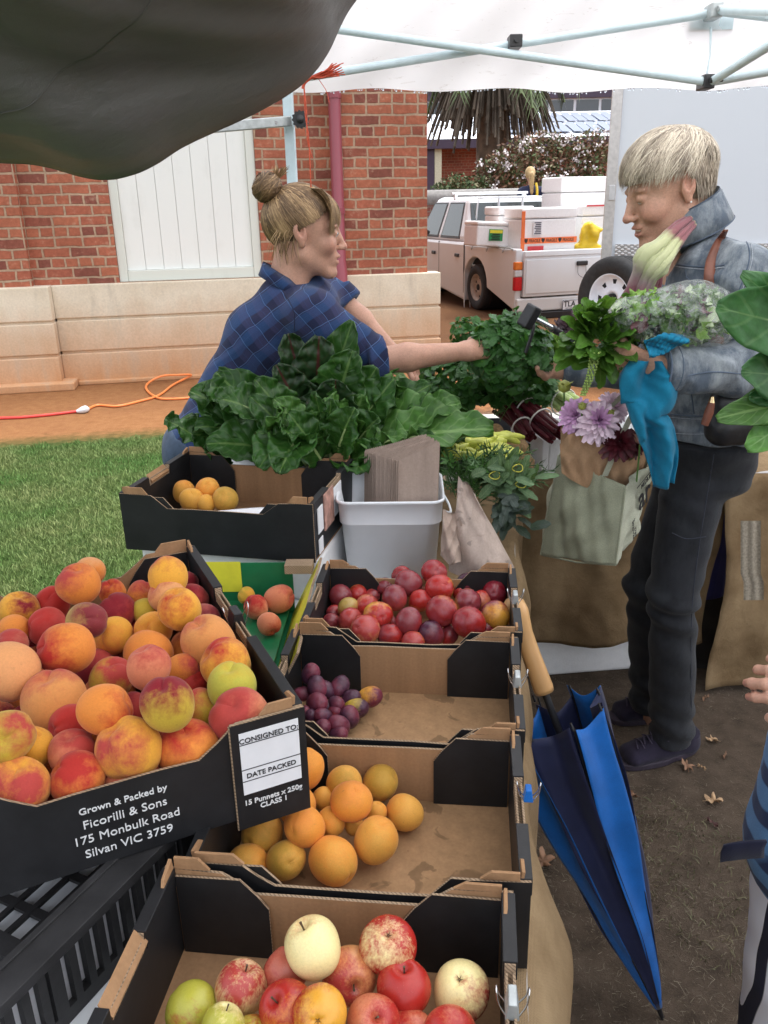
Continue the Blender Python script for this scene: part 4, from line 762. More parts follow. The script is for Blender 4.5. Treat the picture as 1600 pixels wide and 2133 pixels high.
foambox('foam_box', 'plain foam box half hidden behind the taped box', ul(1036, 440, y=0.75).x, ul(1108, 440, y=0.75).x, 0.70, 0, zT-0.10, ul(1060, 430, y=0.75).z, 0.45)
foambox('foam_box', 'tall topmost foam box against the cab rear window', ul(1160, 420, y=0.9).x, ul(1300, 420, y=0.9).x, 0.80, 0, zT-0.25, ul(1150, 369, y=0.9).z, 0.55)
fb5 = foambox('foam_box', 'foam box with red lid edge above the yellow bag', ul(1208, 470, y=0.3).x, ul(1300, 470, y=0.3).x, 0.25, 0, zT-0.25, ul(1220, 428, y=0.3).z, 0.45); s = MB(); s.box((0, -0.236, ul(1220, 428, y=0.3).z-zT+0.245), (0.62, 0.008, 0.02)); s.build('red_strip', M['red_print'], fb5)
yb = UO+UX*ul(1224, 518, y=0.02).x+UY*0.02+Vector((0, 0, ul(1226, 518, y=0.02).z))
def yfn(P): return union(P, [('e', yb+Vector((.03, .05, .16)), (0.13, .06, .19)), ('c', yb+Vector((-.13, .05, .02)), yb+Vector((.17, .05, .02)), .05, .05), ('c', yb+Vector((.0, .05, .32)), yb+Vector((.17, .05, .24)), .03, .03)], 0.04)+0.026*wob(P, 14, 4)+.012*np.abs(wob(P, 30, 6))
V, F = surf(yfn, yb-Vector((.35, .2, .1)), yb+Vector((.35, .25, .42)), 0.02); tag(mesh_np('yellow_bag', V, F, M['yellow_bag'], loc=yb), 'crumpled yellow plastic bag on the truck tailgate', 'bag')

# ------------------------------------------------------------------ far background
lw = thing('garden_wall', 'low dark brick wall with grey rounded coping behind the truck', 'wall', pd(880, 440, 17.5)); zc_ = pd(940, 402, 17.5).z; O = Vector(lw.location)
s = MB(); bx(s, -1.5, 8, 0, 0.25, -O.z, zc_-0.14-O.z); s.build('brickwork', M['brick_dark'], lw); s = MB(); s.tube([(-1.5, 0.12, zc_-0.10-O.z), (8, 0.12, zc_-0.10-O.z)], 0.17, 12); s.build('coping', M['coping'], lw)
hp = pd(907, 350, 30); ho = thing('brick_house', 'far red brick house with white sheet roof and solar panels', 'house', (hp.x, 30, 0)); ze_ = pd(950, 300, 30).z; O = Vector((hp.x, 30, 0))
s = MB(); bx(s, -3, 9, 0.6, 7, 0, ze_); s.build('wall', M['brick_far'], ho); s = MB(); bx(s, -0.05, 0.18, -0.4, -0.2, 0, ze_-0.02); s.build('veranda_post', M['cream_post'], ho); s = MB(); bx(s, -0.45, -0.06, -0.42, -0.15, 0, ze_-0.02); s.build('dark_post', M['fascia'], ho)
s = MB(); bx(s, -3.2, 9.2, -0.6, -0.35, ze_-0.16, ze_+0.10); s.build('fascia', M['fascia'], ho)
zr_ = pd(950, 250, 34).z; s = MB(); s.add([(-3.2, -0.6, ze_+0.12), (9.2, -0.6, ze_+0.12), (9.2, 4.5, zr_+0.25), (-3.2, 4.5, zr_+0.25), (-3.2, 4.5, ze_), (9.2, 4.5, ze_)], [(0, 1, 2, 3), (3, 2, 5, 4)]); ro = s.build('roof', M['roof_white'], ho)
s = MB()
for i in range(6):
    for j in range(2):
        for q in range(3):
            xa = 2.4+i*1.08+q*0.345+0.25*j; f0, f1 = 0.10+0.40*j, 0.10+0.40*j+0.36
            def rp(x, f): return (x, -0.6+5.1*f, ze_+0.19+(zr_+0.25-ze_-0.12)*f)
            s.add([rp(xa, f0), rp(xa+0.32, f0), rp(xa+0.32, f1), rp(xa, f1)], [(0, 1, 2, 3)])
s.build('solar_panel', M['solar'], ho); s = MB(); v_ = pd(917, 283, 32)-O; s.lathe([(0.12, -0.3), (0.12, 0.15), (0.2, 0.2), (0.2, 0.32), (0.08, 0.42), (0, 0.42)], 12, Matrix.Translation(v_)); s.build('vent', M['galv'], ho)
fb = thing('far_building', 'distant long building with a dark row of tall windows', 'building', (pd(880, 300, 44).x, 44, 0)); O = Vector(fb.location); za, zb_ = pd(1150, 250, 44).z, pd(1150, 203, 44).z
s = MB(); bx(s, -4, 22, 0.5, 8, 0, zb_+2.5); s.build('wall', M['roof_white'], fb); s = MB(); bx(s, -4, 22, 0.30, 0.499, zb_, zb_+1.6); s.build('fascia', M['fascia'], fb)
for k in range(16): s = MB(); x_ = -3.5+k*1.22; bx(s, x_, x_+1.08, 0.44, 0.499, za+0.1, zb_-0.08); s.build('window', M['window'], fb)
# palm with a skirt of dead fronds
pp = pd(1022, 420, 22); pt = thing('palm_tree', 'palm tree with drooping fronds and skirt of dead brown leaves', 'palm tree', (pp.x, 22, 0)); zk = pd(1022, 215, 22).z
s = MB(); s.tube([(0, 0, 0), (0.02, 0, 1.5), (-0.02, 0, zk-0.6), (0.02, 0, zk+0.6), (0, 0, zk+1.6)], [0.50, 0.40, 0.36, 0.45, 0.4], 12); s.build('trunk', simple('palm bark', (0.11, 0.075, 0.05), 0.95, 0.4, 6, 0.6, 12), pt)
def frond(mb, base, tip, sag, w_, n=7):
    P = bez(base, (Vector(base)+Vector(tip))/2+Vector((0, 0, sag)), tip, n); rng = random
    for i in range(1, n):
        p = P[i]; t = (P[i]-P[i-1]).normalized(); sd = t.cross(Vector((0, 0, 1))); sd = sd.normalized() if sd.length > 0.05 else Vector((1, 0, 0))
        for sg in (-1, 1):
            for q in range(3):
                b0 = P[i-1].lerp(P[i], q/3); tp = b0+sd*sg*w_*rng.uniform(.5, 1)+t*w_*0.7+Vector((0, 0, -w_*rng.uniform(0.5, 1.1))); dv = t*w_*0.12
                mb.add([b0-dv, b0+dv, tp], [(0, 1, 2)])
    mb.tube(P, [0.03]*n, 4)
dead = MB(); live = MB()
for k in range(210):
    a = random.uniform(0, 6.28); r1 = random.uniform(0.55, 1.6); b0 = (0.35*math.cos(a), 0.35*math.sin(a), zk+random.uniform(0.2, 0.9)); frond(dead, b0, (r1*math.cos(a), r1*math.sin(a), zk-random.uniform(0.2, 1.15)+0.25*r1*0.3), 0.95, 0.10, 9)
for k in range(60):
    a = random.uniform(0, 6.28); r1 = random.uniform(1.5, 2.1); frond(live, (0.3*math.cos(a), 0.3*math.sin(a), zk+1.3), (r1*math.cos(a), r1*math.sin(a), zk+0.15+random.uniform(-0.45, 1.2)), 1.5, 0.30, 14)
dead.build('dead_fronds', simple('dead palm frond', (0.12, 0.095, 0.07), 0.9, 0.5, 3), pt); live.build('crown', simple('palm frond', (0.10, 0.14, 0.05), 0.6, 0.4, 3), pt)
# flowering shrubs
def shrub(label, blobs, n, cols, leaf, base, flow=0, sub='shrub', m_f=None):
    o = thing('flowering_shrub' if flow else 'garden_shrub', label, 'shrub', base); B_ = Vector(base); s = MB(); fl = MB(); tk = MB()
    for c, r_ in blobs:
        c = Vector(c)-B_; tk.tube([Vector((c.x*0.3, c.y*0.3, 0)), Vector((c.x*0.7, c.y*0.7, c.z*0.5)), c], [0.05, 0.035, 0.012], 5)
        for k in range(n):
            d = Vector(RNG.normal(size=3)).normalized(); rad = random.random()**0.45; p = c+Vector((d.x*r_[0], d.y*r_[1], d.z*r_[2]))*rad
            if p.z+B_.z < 0.02: continue
            a = Vector(RNG.normal(size=3)).normalized()*leaf*random.uniform(0.6, 1.3); b_ = a.cross(Vector(RNG.normal(size=3))).normalized()*leaf*0.45; s.add([p-a, p+b_, p+a, p-b_], [(0, 1, 2, 3)], mat=random.choice(cols))
        for k in range(flow):
            d = Vector(RNG.normal(size=3)).normalized(); d.z = abs(d.z)*0.9+0.1*d.z; d.y = -abs(d.y) if random.random() < .7 else d.y; p = c+Vector((d.x*r_[0], d.y*r_[1], d.z*r_[2]))*random.uniform(0.85, 1.08)
            for q in range(9): e = p+Vector(RNG.normal(size=3))*leaf*0.7; a = Vector(RNG.normal(size=3)).normalized()*leaf*0.5; b_ = a.cross(Vector(RNG.normal(size=3))).normalized()*leaf*0.5; fl.add([e-a, e+b_, e+a, e-b_], [(0, 1, 2, 3)])
    s.build('foliage', m_f, o); tk.build('stem', M['stalk'], o)
    if flow: fl.build('blossom', simple('white blossom', (0.72, 0.66, 0.66), 0.8, 0.1), o)
    return o
lm = [simple('russet leaf', (0.16, 0.075, 0.04), 0.7, 0.4, 2), simple('green shrub leaf', (0.06, 0.10, 0.03), 0.7, 0.4, 2), simple('olive shrub leaf', (0.13, 0.115, 0.05), 0.7, 0.4, 2)]
def pb(px, py, d, rx, ry, rz): return (pd(px, py, d), (rx, ry, rz))
shrub('russet crepe myrtle with white blossom heads behind the truck roof', [pb(1080, 330, 19, .55, .5, .45), pb(1130, 315, 19.2, .6, .5, .45), pb(1190, 325, 19, .6, .5, .5), pb(1240, 320, 19, .5, .5, .5), pb(1030, 360, 18.9, .45, .4, .4), pb(1100, 375, 18.8, .6, .5, .5), pb(1160, 380, 18.8, .6, .5, .5), pb(1220, 390, 18.8, .6, .5, .5), pb(1060, 410, 18.8, .7, .5, .5)], 700, [0, 0, 1, 2, 2], 0.055, (pd(1130, 330, 19).x, 19, 0), 9, m_f=lm)
shrub('small green shrub in front of the far brick house', [pb(950, 385, 18.6, .35, .3, .25), pb(990, 388, 18.5, .35, .3, .25), pb(925, 395, 18.6, .3, .3, .15)], 300, [1, 1, 2], 0.05, (pd(955, 385, 18.6).x, 18.6, 0), 0, m_f=lm)
# ------------------------------------------------------------------ stall tables with burlap
TA = R(-8.2); TO = Vector((0.20, 1.07, 0)); TX = Vector((math.cos(TA), math.sin(TA), 0)); TY = Vector((-math.sin(TA), math.cos(TA), 0)); TZ = 0.75
def tw(x, y, z=0): return TO+TX*x+TY*y+Vector((0, 0, z))
tb = thing('stall_table', 'long trestle table carrying the fruit crates under burlap', 'table', TO, TA)
s = MB(); bx(s, -0.80, 0.004, -0.95, 1.32, TZ-0.035, TZ-0.006); s.build('table_top', simple('table board', (0.4, 0.38, 0.36), 0.7), tb)
for x_ in (-0.76, -0.04):
    for y_ in (-0.85, 1.2): s = MB(); s.tube([(x_, y_, 0), (x_, y_, TZ-0.036)], 0.016, 8); s.build('leg', M['galv'], tb)
# burlap: lies on the top right strip and hangs over the right side
def drape(pts_fn, nu, nv): return [[pts_fn(i/(nu-1), j/(nv-1)) for j in range(nv)] for i in range(nu)]
LT = 2.27
def rf(u, v):
    y = -0.95+LT*u; top = 0.30
    tot = top+0.03+0.74; a = v*tot
    if a < top: x, z = 0.006-(top-a), TZ-0.003+0.004*math.sin(y*31+a*17)*0.5
    else:
        hgt = a-top; k = min(1, hgt/0.74); bul = 0.045*math.exp(-((y+0.27)/0.15)**2)+.010*math.sin(y*21+2)*math.exp(-((y+0.3)/0.25)**2)-.012*(y < -.55)*min(1, (-.55-y)*8)+0.012*math.sin(y*11)+0.010*math.sin(y*27+1)
        x = 0.007+0.010*min(1, hgt/0.03)+(bul+0.005)*min(1, hgt/0.10)*(1-0.5*k)+0.01*math.sin(y*19+hgt*7)*k; z = TZ-0.002-hgt*0.985
    return Vector((x, y, max(z, 0.01)))
P_ = drape(rf, 150, 70); s = MB(); s.grid(P_, uvs=[(i/149*LT, j/69*1.07) for i in range(150) for j in range(70)])
o_ = s.build('burlap_cover', M['burlap'], loc=(0, 0, 0)); o_.location = TO; o_.rotation_euler = (0, 0, TA); so = o_.modifiers.new('thick', 'SOLIDIFY'); so.thickness = 0.0015
tag(o_, 'tan burlap covering the edge of the fruit table and hanging down its right side', 'burlap cloth')
s = MB(); bx(s, -0.795, -0.27, -0.94, 1.31, TZ-0.005, TZ-0.001); wc_ = s.build('table_cloth', simple('white table sheet', (0.84, 0.86, 0.88), 0.7, 0.05, 6)); wc_.location = TO; wc_.rotation_euler = (0, 0, TA); tag(wc_, 'white sheet on the fruit table seen through the black crate', 'table sheet')
# cross table behind, with burlap front
CT = thing('cross_table', 'second table behind the bags, carrying herbs, rhubarb and celery', 'table', (1.2, 2.9, 0)); s = MB(); bx(s, -1.0, 1.6, -0.47, 0.35, TZ-0.035, TZ-0.006); s.build('table_top', simple('table board grey', (0.38, 0.36, 0.34), 0.7), CT)
for x_ in (-0.92, 1.5):
    for y_ in (-0.40, 0.28): s = MB(); s.tube([(x_, y_, 0), (x_, y_, TZ-0.036)], 0.016, 8); s.build('leg', M['galv'], CT)
def df(xa, xb, flare, zb, seed, topd=0.30):
    def f(u, v):
        x = xa+(xb-xa)*u; a = v*(topd+0.78)
        if a < topd: return Vector((x, 2.43+(topd-a)*1.5, TZ-0.002+0.004*math.sin(x*25)))
        h = a-topd; k = h/0.78; zbot = zb(u); z = TZ-0.002-(TZ-zbot)*k
        y = 2.415-flare*min(1, k*1.2)**0.8-0.020*math.sin(x*9+seed)*k-0.014*math.sin(x*23+seed*2+k*2)*min(1, k*3)-0.008*math.sin(z*14+x*5+seed)+.010*(noise.noise(Vector((x*9, z*7, seed)))+.6*noise.noise(Vector((x*21, z*17, seed))))*min(1, k*4)
        return Vector((x+0.01*math.sin(z*9+seed), y, z))
    return f
def burl(label, xa, xb, flare, zb, seed, nu=90):
    P_ = drape(df(xa, xb, flare, zb, seed), nu, 50); o0 = P_[nu//2][30]; s = MB(); s.grid([[p-o0 for p in r_] for r_ in P_], uvs=[(i/(nu-1)*(xb-xa), j/49*1.08) for i in range(nu) for j in range(50)]); o = s.build('burlap_drape', M['burlap']); o.location = o0
    so = o.modifiers.new('thick', 'SOLIDIFY'); so.thickness = 0.0015; return tag(o, label, 'burlap cloth', 'burlap drapes on the back table')
burl('brown burlap drape hanging behind the canvas bag and umbrella', 0.27, 0.92, 0.015, lambda u: 0.165+0.03*u+0.012*math.sin(u*9), 1.0)
burl('brown burlap drape hanging behind the legs of the grey haired woman', 0.90, 1.058, 0.0, lambda u: 0.22-0.06*u+0.03*math.sin(u*6), 2.3, 60)
burl('brown burlap drape sagging to the ground at the right edge', 1.056, 2.75, 0.05, lambda u: 0.02+0.015*math.sin(u*11), 4.1)
bt = thing('blue_tub', 'blue plastic tub showing through the gap in the burlap', 'tub', (1.06, 2.62, 0.28)); s = MB(); s.lathe([(0.0, 0), (0.13, 0), (0.155, 0.38), (0.165, 0.385), (0.165, 0.40), (0.15, 0.40), (0.148, 0.38), (0.125, 0.01), (0, 0.01)], 24); s.build('tub', simple('blue tub plastic', (0.06, 0.07, 0.32), 0.35), bt); s = MB(); bx(s, -0.12, 0.12, -0.10, 0.12, -0.28, -0.001); s.build('stand', M['crate_plastic'], bt)
s = MB(); p0 = pd(1570, 1080, 2.255); s.grid([[pd(1543+42*i/7+(6 if j > 6 else 0), 1085+165*j/9, 2.27-0.006*math.sin(i*2)-0.02*(j/9))-p0 for j in range(10)] for i in range(8)], uvs=[(i/7*.06, j/9*.25) for i in range(8) for j in range(10)]); tag(s.build('mesh_patch', simple('pale net cloth', (0.33, 0.285, 0.22), 0.9, 0.3, 150), at=p0), 'pale net cloth strip pinned on the burlap at the right edge', 'cloth')
fbx = thing('foam_box', 'white foam box poking out under the burlap behind the umbrella', 'foam box', (0.62, 2.60, 0)); s = MB(); s.box((0, 0, 0.10), (0.54, 0.30, 0.20)); s.build('box', M['foam'], fbx, bevel=0.012)
s = MB(); s.box((0, 0, 0.222), (0.55, 0.31, 0.042)); s.build('lid', M['foam'], fbx, bevel=0.01); fbx.location = (pz(1190, 1398, 0).x, pz(1190, 1398, 0).y+0.13, 0); fbx.rotation_euler = (0, 0, R(6))

# ------------------------------------------------------------------ fruit crates
MC = [M['card_black'], M['card_brown'], M['card_edge']]
def crate(label, loc, rz, W, D, H, cfrac=0.17, dip=0.028, tl=0.035, floor='card_brown', hole=False, flapw=0.27, notch=True, par=None, group='black cardboard fruit trays'):
    root = thing('fruit_tray', label, 'fruit tray', loc, rz, group); t = 0.0036; rj = random.Random(hash(label) % 999)
    s = MB(); bx(s, -W/2+0.001, W/2-0.001, -D/2+0.001, D/2-0.001, 0.001, 0.006); s.build('floor', M[floor], root)
    c = cfrac*W
    for sg, nm in ((-1, 'front_wall'), (1, 'back_wall')):
        j = lambda a: a+rj.uniform(-0.0015, 0.0015)
        out = [(-W/2, 0), (W/2, 0), (W/2, H), (W/2-0.03, j(H)), (W/2-c, j(H-0.002)), (W/2-c-tl*0.5, j(H-dip*0.55)), (W/2-c-tl, j(H-dip)), (0.1*W, j(H-dip)), (-0.12*W, j(H-dip)), (-W/2+c+tl, j(H-dip)), (-W/2+c+tl*0.5, j(H-dip*0.55)), (-W/2+c, j(H-0.002)), (-W/2+0.03, j(H)), (-W/2, H)]
        Mx = Matrix(((1, 0, 0, 0), (0, 0, -1, (D/2 if sg > 0 else -D/2+t)), (0, 1, 0, 0), (0, 0, 0, 1)))
        s = MB(); s.prism(out, t, Mx, (0, 1, 2) if sg > 0 else (1, 0, 2)); s.build(nm, MC, root)
        # black corner flaps folded in front of the brown wall
        for sx_ in (-1, 1):
            fw = flapw*W; h1 = H-0.006; ch = 0.030
            o2 = [(0, 0.0065), (fw, 0.0065), (fw, h1-dip*0.3-ch), (fw-0.012, h1-dip*0.2-ch*0.5), (fw-ch, h1), (0, h1-0.001)]
            if sx_ > 0: o2 = [(W/2-0.013-a, b) for a, b in o2][::-1]
            else: o2 = [(-W/2+0.013+a, b) for a, b in o2]
            yb_ = (D/2-t-0.0015) if sg > 0 else (-D/2+t+0.0015+0.003)
            Mf = Matrix(((1, 0, 0, 0), (0, 0, -1, yb_), (0, 1, 0, 0), (0, 0, 0, 1))); s = MB(); s.prism(o2, 0.003, Mf, (0, 0, 2)); s.build('corner_flap', MC, root)
            # stacking tab: small folded tongue standing on the corner
            s = MB(); x0 = sx_*(W/2-0.012); th = rj.uniform(0.008, 0.015); L_ = rj.uniform(0.035, 0.055)
            s.hexa([(x0-sx_*L_, sg*(D/2-0.0005), H+0.0002), (x0, sg*(D/2-0.0005), H+0.0002), (x0, sg*(D/2-0.004), H+0.0002), (x0-sx_*L_, sg*(D/2-0.004), H+0.0002), (x0-sx_*(L_-0.012), sg*(D/2-0.0005), H+th), (x0, sg*(D/2-0.0005), H+th), (x0, sg*(D/2-0.004), H+th), (x0-sx_*(L_-0.012), sg*(D/2-0.004), H+th)], 1)
            s.hexa([(x0+sx_*0.001, sg*(D/2-0.0045), H+0.0002), (x0+sx_*0.0045, sg*(D/2-0.0045), H+0.0002), (x0+sx_*0.0045, sg*(D/2-0.034), H+0.0002), (x0+sx_*0.001, sg*(D/2-0.034), H+0.0002), (x0+sx_*0.002, sg*(D/2-0.0045), H+th-0.001), (x0+sx_*0.0055, sg*(D/2-0.0045), H+th-0.001), (x0+sx_*0.0055, sg*(D/2-0.028), H+th*0.5), (x0+sx_*0.002, sg*(D/2-0.028), H+th*0.5)], 1)
            s.build('corner_tab', [M['card_edge'], M['card_edge'], M['card_edge']] if False else MC, root)
    for sx_ in (-1, 1):
        tw_ = 0.011; nW = 0.085*D/0.27 if notch else 0; y0, y1 = -D/2+t+0.0005, D/2-t-0.0005
        out = [(y0, 0.0062), (y1, 0.0062), (y1, H-0.001), (nW/2, H-0.001), (nW/2-0.004, H-0.020), (-nW/2+0.004, H-0.020), (-nW/2, H-0.001), (y0, H-0.001)] if notch else [(y0, 0.0062), (y1, 0.0062), (y1, H-0.001), (y0, H-0.001)]
        Mx = Matrix(((0, 0, 1, sx_*(W/2-tw_/2)-tw_/2), (1, 0, 0, 0), (0, 1, 0, 0), (0, 0, 0, 1))); s = MB(); s.prism(out, tw_, Mx, (0, 0, 2)); 
        for a, b in ((y0, -nW/2-0.001), (nW/2+0.001, y1)): bx(s, sx_*(W/2-tw_/2)-tw_/2-0.0016, sx_*(W/2-tw_/2)+tw_/2+0.0016, a, b, H-0.022, H+0.0012, 0)
        if notch:
            for q in (-0.0035, 0.0035): bx(s, sx_*(W/2-tw_/2)+q-0.0014, sx_*(W/2-tw_/2)+q+0.0014, -nW/2+0.005, nW/2-0.005, H-0.0195, H-0.006+rj.uniform(-.002, .002), 2)
        s.build('end_wall', MC, root, bevel=0.0008)
        # diagonal gussets in the corners
    if hole:
        s = MB(); s.hexa([(-W/2+0.001, -0.04, H-0.006), (-W/2+0.012, -0.04, H-0.017), (-W/2+0.012, 0.04, H-0.017), (-W/2+0.001, 0.04, H-0.006), (-W/2+.001, -0.042, H+0.003), (-W/2+0.014, -0.042, H-0.011), (-W/2+0.014, 0.042, H-0.011), (-W/2+.001, 0.042, H+0.003)], 1); s.build('hand_hole_flap', MC, root)
    return root
HC = 0.122; DC = 0.262
def trow(y, lbl, jr=0.0, dx=0.0, **k):
    p = tw(-0.190+dx, y-DC/2, TZ); return crate(lbl, p, TA+R(1.6+jr), 0.378, DC, HC, **k)
cr_plum = trow(0.412, 'black fruit tray heaped with red plums beside the white tub', 0.6)
cr_prune = trow(0.138, 'nearly empty fruit tray with purple plums in its left end', -0.3, floor='card_stain')
cr_apri = trow(-0.134, 'fruit tray holding a heap of orange apricots by its left end', 0.4, 0.0, floor='card_stain')
cr_apple = trow(-0.406, 'fruit tray of red and pale apples at the bottom edge', -0.4, -0.012, hole=True)
PA = R(25); PX = Vector((math.cos(PA), math.sin(PA), 0)); PY = Vector((-math.sin(PA), math.cos(PA), 0)); PW, PD, PH = 0.42, 0.545, 0.132
PFR = pz(630, 1472, 1.0); PC = PFR-PX*PW/2+PY*PD/2; PC.z = 0.87
cr_peach = crate('large black fruit tray piled with peaches with white lettering on its front', PC, PA, PW, PD, PH, cfrac=0.19, dip=0.034, tl=0.045, flapw=0.24)
LA = R(-13); lp0 = (pz(275, 1020, .98)+pz(665, 1060, .98)+pz(720, 955, .98)+pz(370, 940, .98))/4
cr_lem = crate('black fruit tray with five yellow apricots and a paper sheet below the chard', (lp0.x, lp0.y, 0.852), LA, 0.43, 0.325, 0.128, hole=True)
# lettering on the peach tray
FM = lambda x, z, off=0.0006: fr((1, 0, 0), (0, 0, 1), (0, -1, 0), (x, -PD/2-off, z))
pw = 0.088; xa = PW/2-pw
s = MB(); bx(s, xa, PW/2+0.001, -PD/2-0.0045, -PD/2-0.0005, -0.012, PH); fp = s.build('lapped_corner_panel', MC, cr_peach)
s = MB(); bx(s, xa-0.0015, xa-0.0002, -PD/2-0.004, -PD/2-0.0005, -0.012, PH-0.001, 2); bx(s, xa, PW/2, -PD/2-0.0042, -PD/2-0.001, PH+0.0001, PH+0.0012, 2); s.build('cut_edge', MC, fp)
s = MB(); bx(s, xa+0.009, PW/2-0.008, -PD/2-0.0052, -PD/2-0.0046, 0.036, PH-0.012); wl_ = s.build('white_label', M['paper_white'], fp); y_ = -PD/2-0.0054
s = MB(); 
for z_ in (PH-0.028, 0.070, 0.054): bx(s, xa+0.009, PW/2-0.008, y_-0.0002, y_, z_, z_+0.0012)
s.build('label_rule', M['ink'], wl_)
xm = (xa+PW/2)/2
text('label_print', 'CONSIGNED TO:', 0.0092, FM(xm, PH-0.0255, 0.0056), M['ink'], wl_, 0.0001); text('label_print', 'DATE PACKED', 0.0092, FM(xm, 0.0585, 0.0056), M['ink'], wl_, 0.0001)
text('panel_print', '15 Punnets x 250g\nCLASS 1', 0.0096, FM(xm, 0.021, 0.0047), M['white_ink'], fp, 0.0002)
xl_ = 0.0; text('lettering', 'Grown & Packed by', 0.0115, FM(xl_, 0.072, 0.0008), M['white_ink'], cr_peach, 0.0001); text('lettering', 'Ficorilli & Sons', 0.0150, FM(xl_, 0.053, 0.0008), M['white_ink'], cr_peach, 0)
text('lettering', '175 Monbulk Road', 0.0150, FM(xl_, 0.034, 0.0008), M['white_ink'], cr_peach, 0); text('lettering', 'Silvan VIC 3759', 0.0150, FM(xl_, 0.015, 0.0008), M['white_ink'], cr_peach, 0)
# paper and labels on the lemon-coloured apricot tray
s = MB(); s.add([(-0.02, -0.13, 0.088), (0.195, -0.10, 0.070), (0.195, 0.02, 0.064), (0.02, -0.02, 0.058)], [(0, 1, 2, 3)]); s.build('paper_sheet', M['paper_white'], cr_lem)
for z0, z1, y0, y1 in ((0.055, 0.11, -0.14, -0.105), (0.010, 0.042, -0.14, -0.112), (0.05, 0.115, -0.02, 0.04)): s = MB(); bx(s, 0.2165, 0.2185, y0, y1, z0, z1); s.build('white_label', M['paper_white'], cr_lem)
s = MB(); bx(s, 0.2165, 0.219, -0.095, -0.025, 0.045, 0.125); pl2 = s.build('printed_label', simple('faded red label', (0.45, 0.25, 0.2), 0.6, 0.4, 60), cr_lem)
# binder clips on the right ends
def clip(label, loc, rz, m='chrome', body=(0.022, 0.013, 0.015)):
    o = thing('binder_clip', label, 'clip', loc, rz, 'binder clips joining tray ends'); a, b, h = body; s = MB(); s.hexa([(-b/2, -a/2, -h), (b/2, -a/2, -h), (b/2, a/2, -h), (-b/2, a/2, -h), (-b*.3, -a/2, 0.004), (b*.3, -a/2, 0.004), (b*.3, a/2, 0.004), (-b*.3, a/2, 0.004)]); s.build('clip_body', M[m], o, bevel=0.001)
    for sg in (-1, 1):
        s = MB(); s.tube(spline([(sg*b*.5, -a*.3, -h+0.002), (sg*(b*.5+0.006), -a*.24, -0.002), (sg*(b*.5+0.008), -a*.14, 0.010), (sg*(b*.5+0.008), a*.14, 0.010), (sg*(b*.5+0.006), a*.24, -0.002), (sg*b*.5, a*.3, -h+0.002)], 20), 0.0008, 6); s.build('wire_handle', M['chrome'], o)
    return o
def onend(cr, y=0.0, dz=0.012, dx=-0.005):
    q = cr.rotation_euler.z; W_ = {cr_peach.name: PW}.get(cr.name, 0.378); H_ = PH if cr is cr_peach else HC
    return Vector(cr.location)+Vector((math.cos(q), math.sin(q), 0))*(W_/2+dx)+Vector((-math.sin(q), math.cos(q), 0))*y+Vector((0, 0, H_+dz-0.006))
for cr, lb, m_ in ((cr_plum, 'steel binder clip on the end of the red plum tray', 'galv'), (cr_prune, 'steel binder clip on the end of the purple plum tray', 'galv'), (cr_apple, 'chrome binder clip on the apple tray at the bottom edge', 'galv')): clip(lb, onend(cr), cr.rotation_euler.z, m_)
clip('small blue binder clip on the end of the apricot tray', onend(cr_apri, 0.01, 0.012, 0.005), cr_apri.rotation_euler.z, 'umb_blue', (0.014, 0.012, 0.013))
clip('black binder clip on the right side of the peach tray', onend(cr_peach, -0.01, 0.008), PA, 'black_metal', (0.030, 0.020, 0.020))
# green carton beside the peach tray
gc = thing('green_carton', 'green and yellow printed carton with a few peaches beside the peach tray', 'carton', (-0.355, 1.36, TZ), R(-2)); MG = [M['green_card'], M['yellow_print'], M['card_edge']]
s = MB(); bx(s, -0.16, 0.16, -0.19, 0.19, 0.001, 0.006); s.build('floor', M['green_card'], gc); s = MB(); bx(s, -0.155, 0.155, -0.185, 0.185, 0.03, 0.034); s.build('green_liner', M['green_card'], gc)
s = MB(); bx(s, -0.16, 0.16, 0.186, 0.190, 0.0065, 0.118, 0); bx(s, -0.02, 0.055, 0.1845, 0.1855, 0.055, 0.122, 1); s.build('back_wall', MG, gc); s = MB(); bx(s, -0.16, 0.16, -0.190, -0.186, 0.0065, 0.11, 0); s.build('front_wall', MG, gc)
s = MB(); s.prism([(-0.19, 0.0065), (0.19, 0.0065), (0.19, 0.128), (0.14, 0.128), (0.10, 0.112), (-0.10, 0.112), (-0.14, 0.128), (-0.19, 0.128)], 0.005, Matrix(((0, 0.5, 1, 0.153), (1, 0, 0, 0), (0, 1, 0, 0), (0, 0, 0, 1))), (1, 0, 2)); s.build('right_wall', MG, gc); s = MB(); bx(s, -0.161, -0.156, -0.19, 0.19, 0.0065, 0.11, 0); s.build('left_wall', MG, gc)
s = MB(); bx(s, 0.15, 0.205, 0.150, 0.183, 0.11, 0.128, 2); s.build('corner_flap', MG, gc)
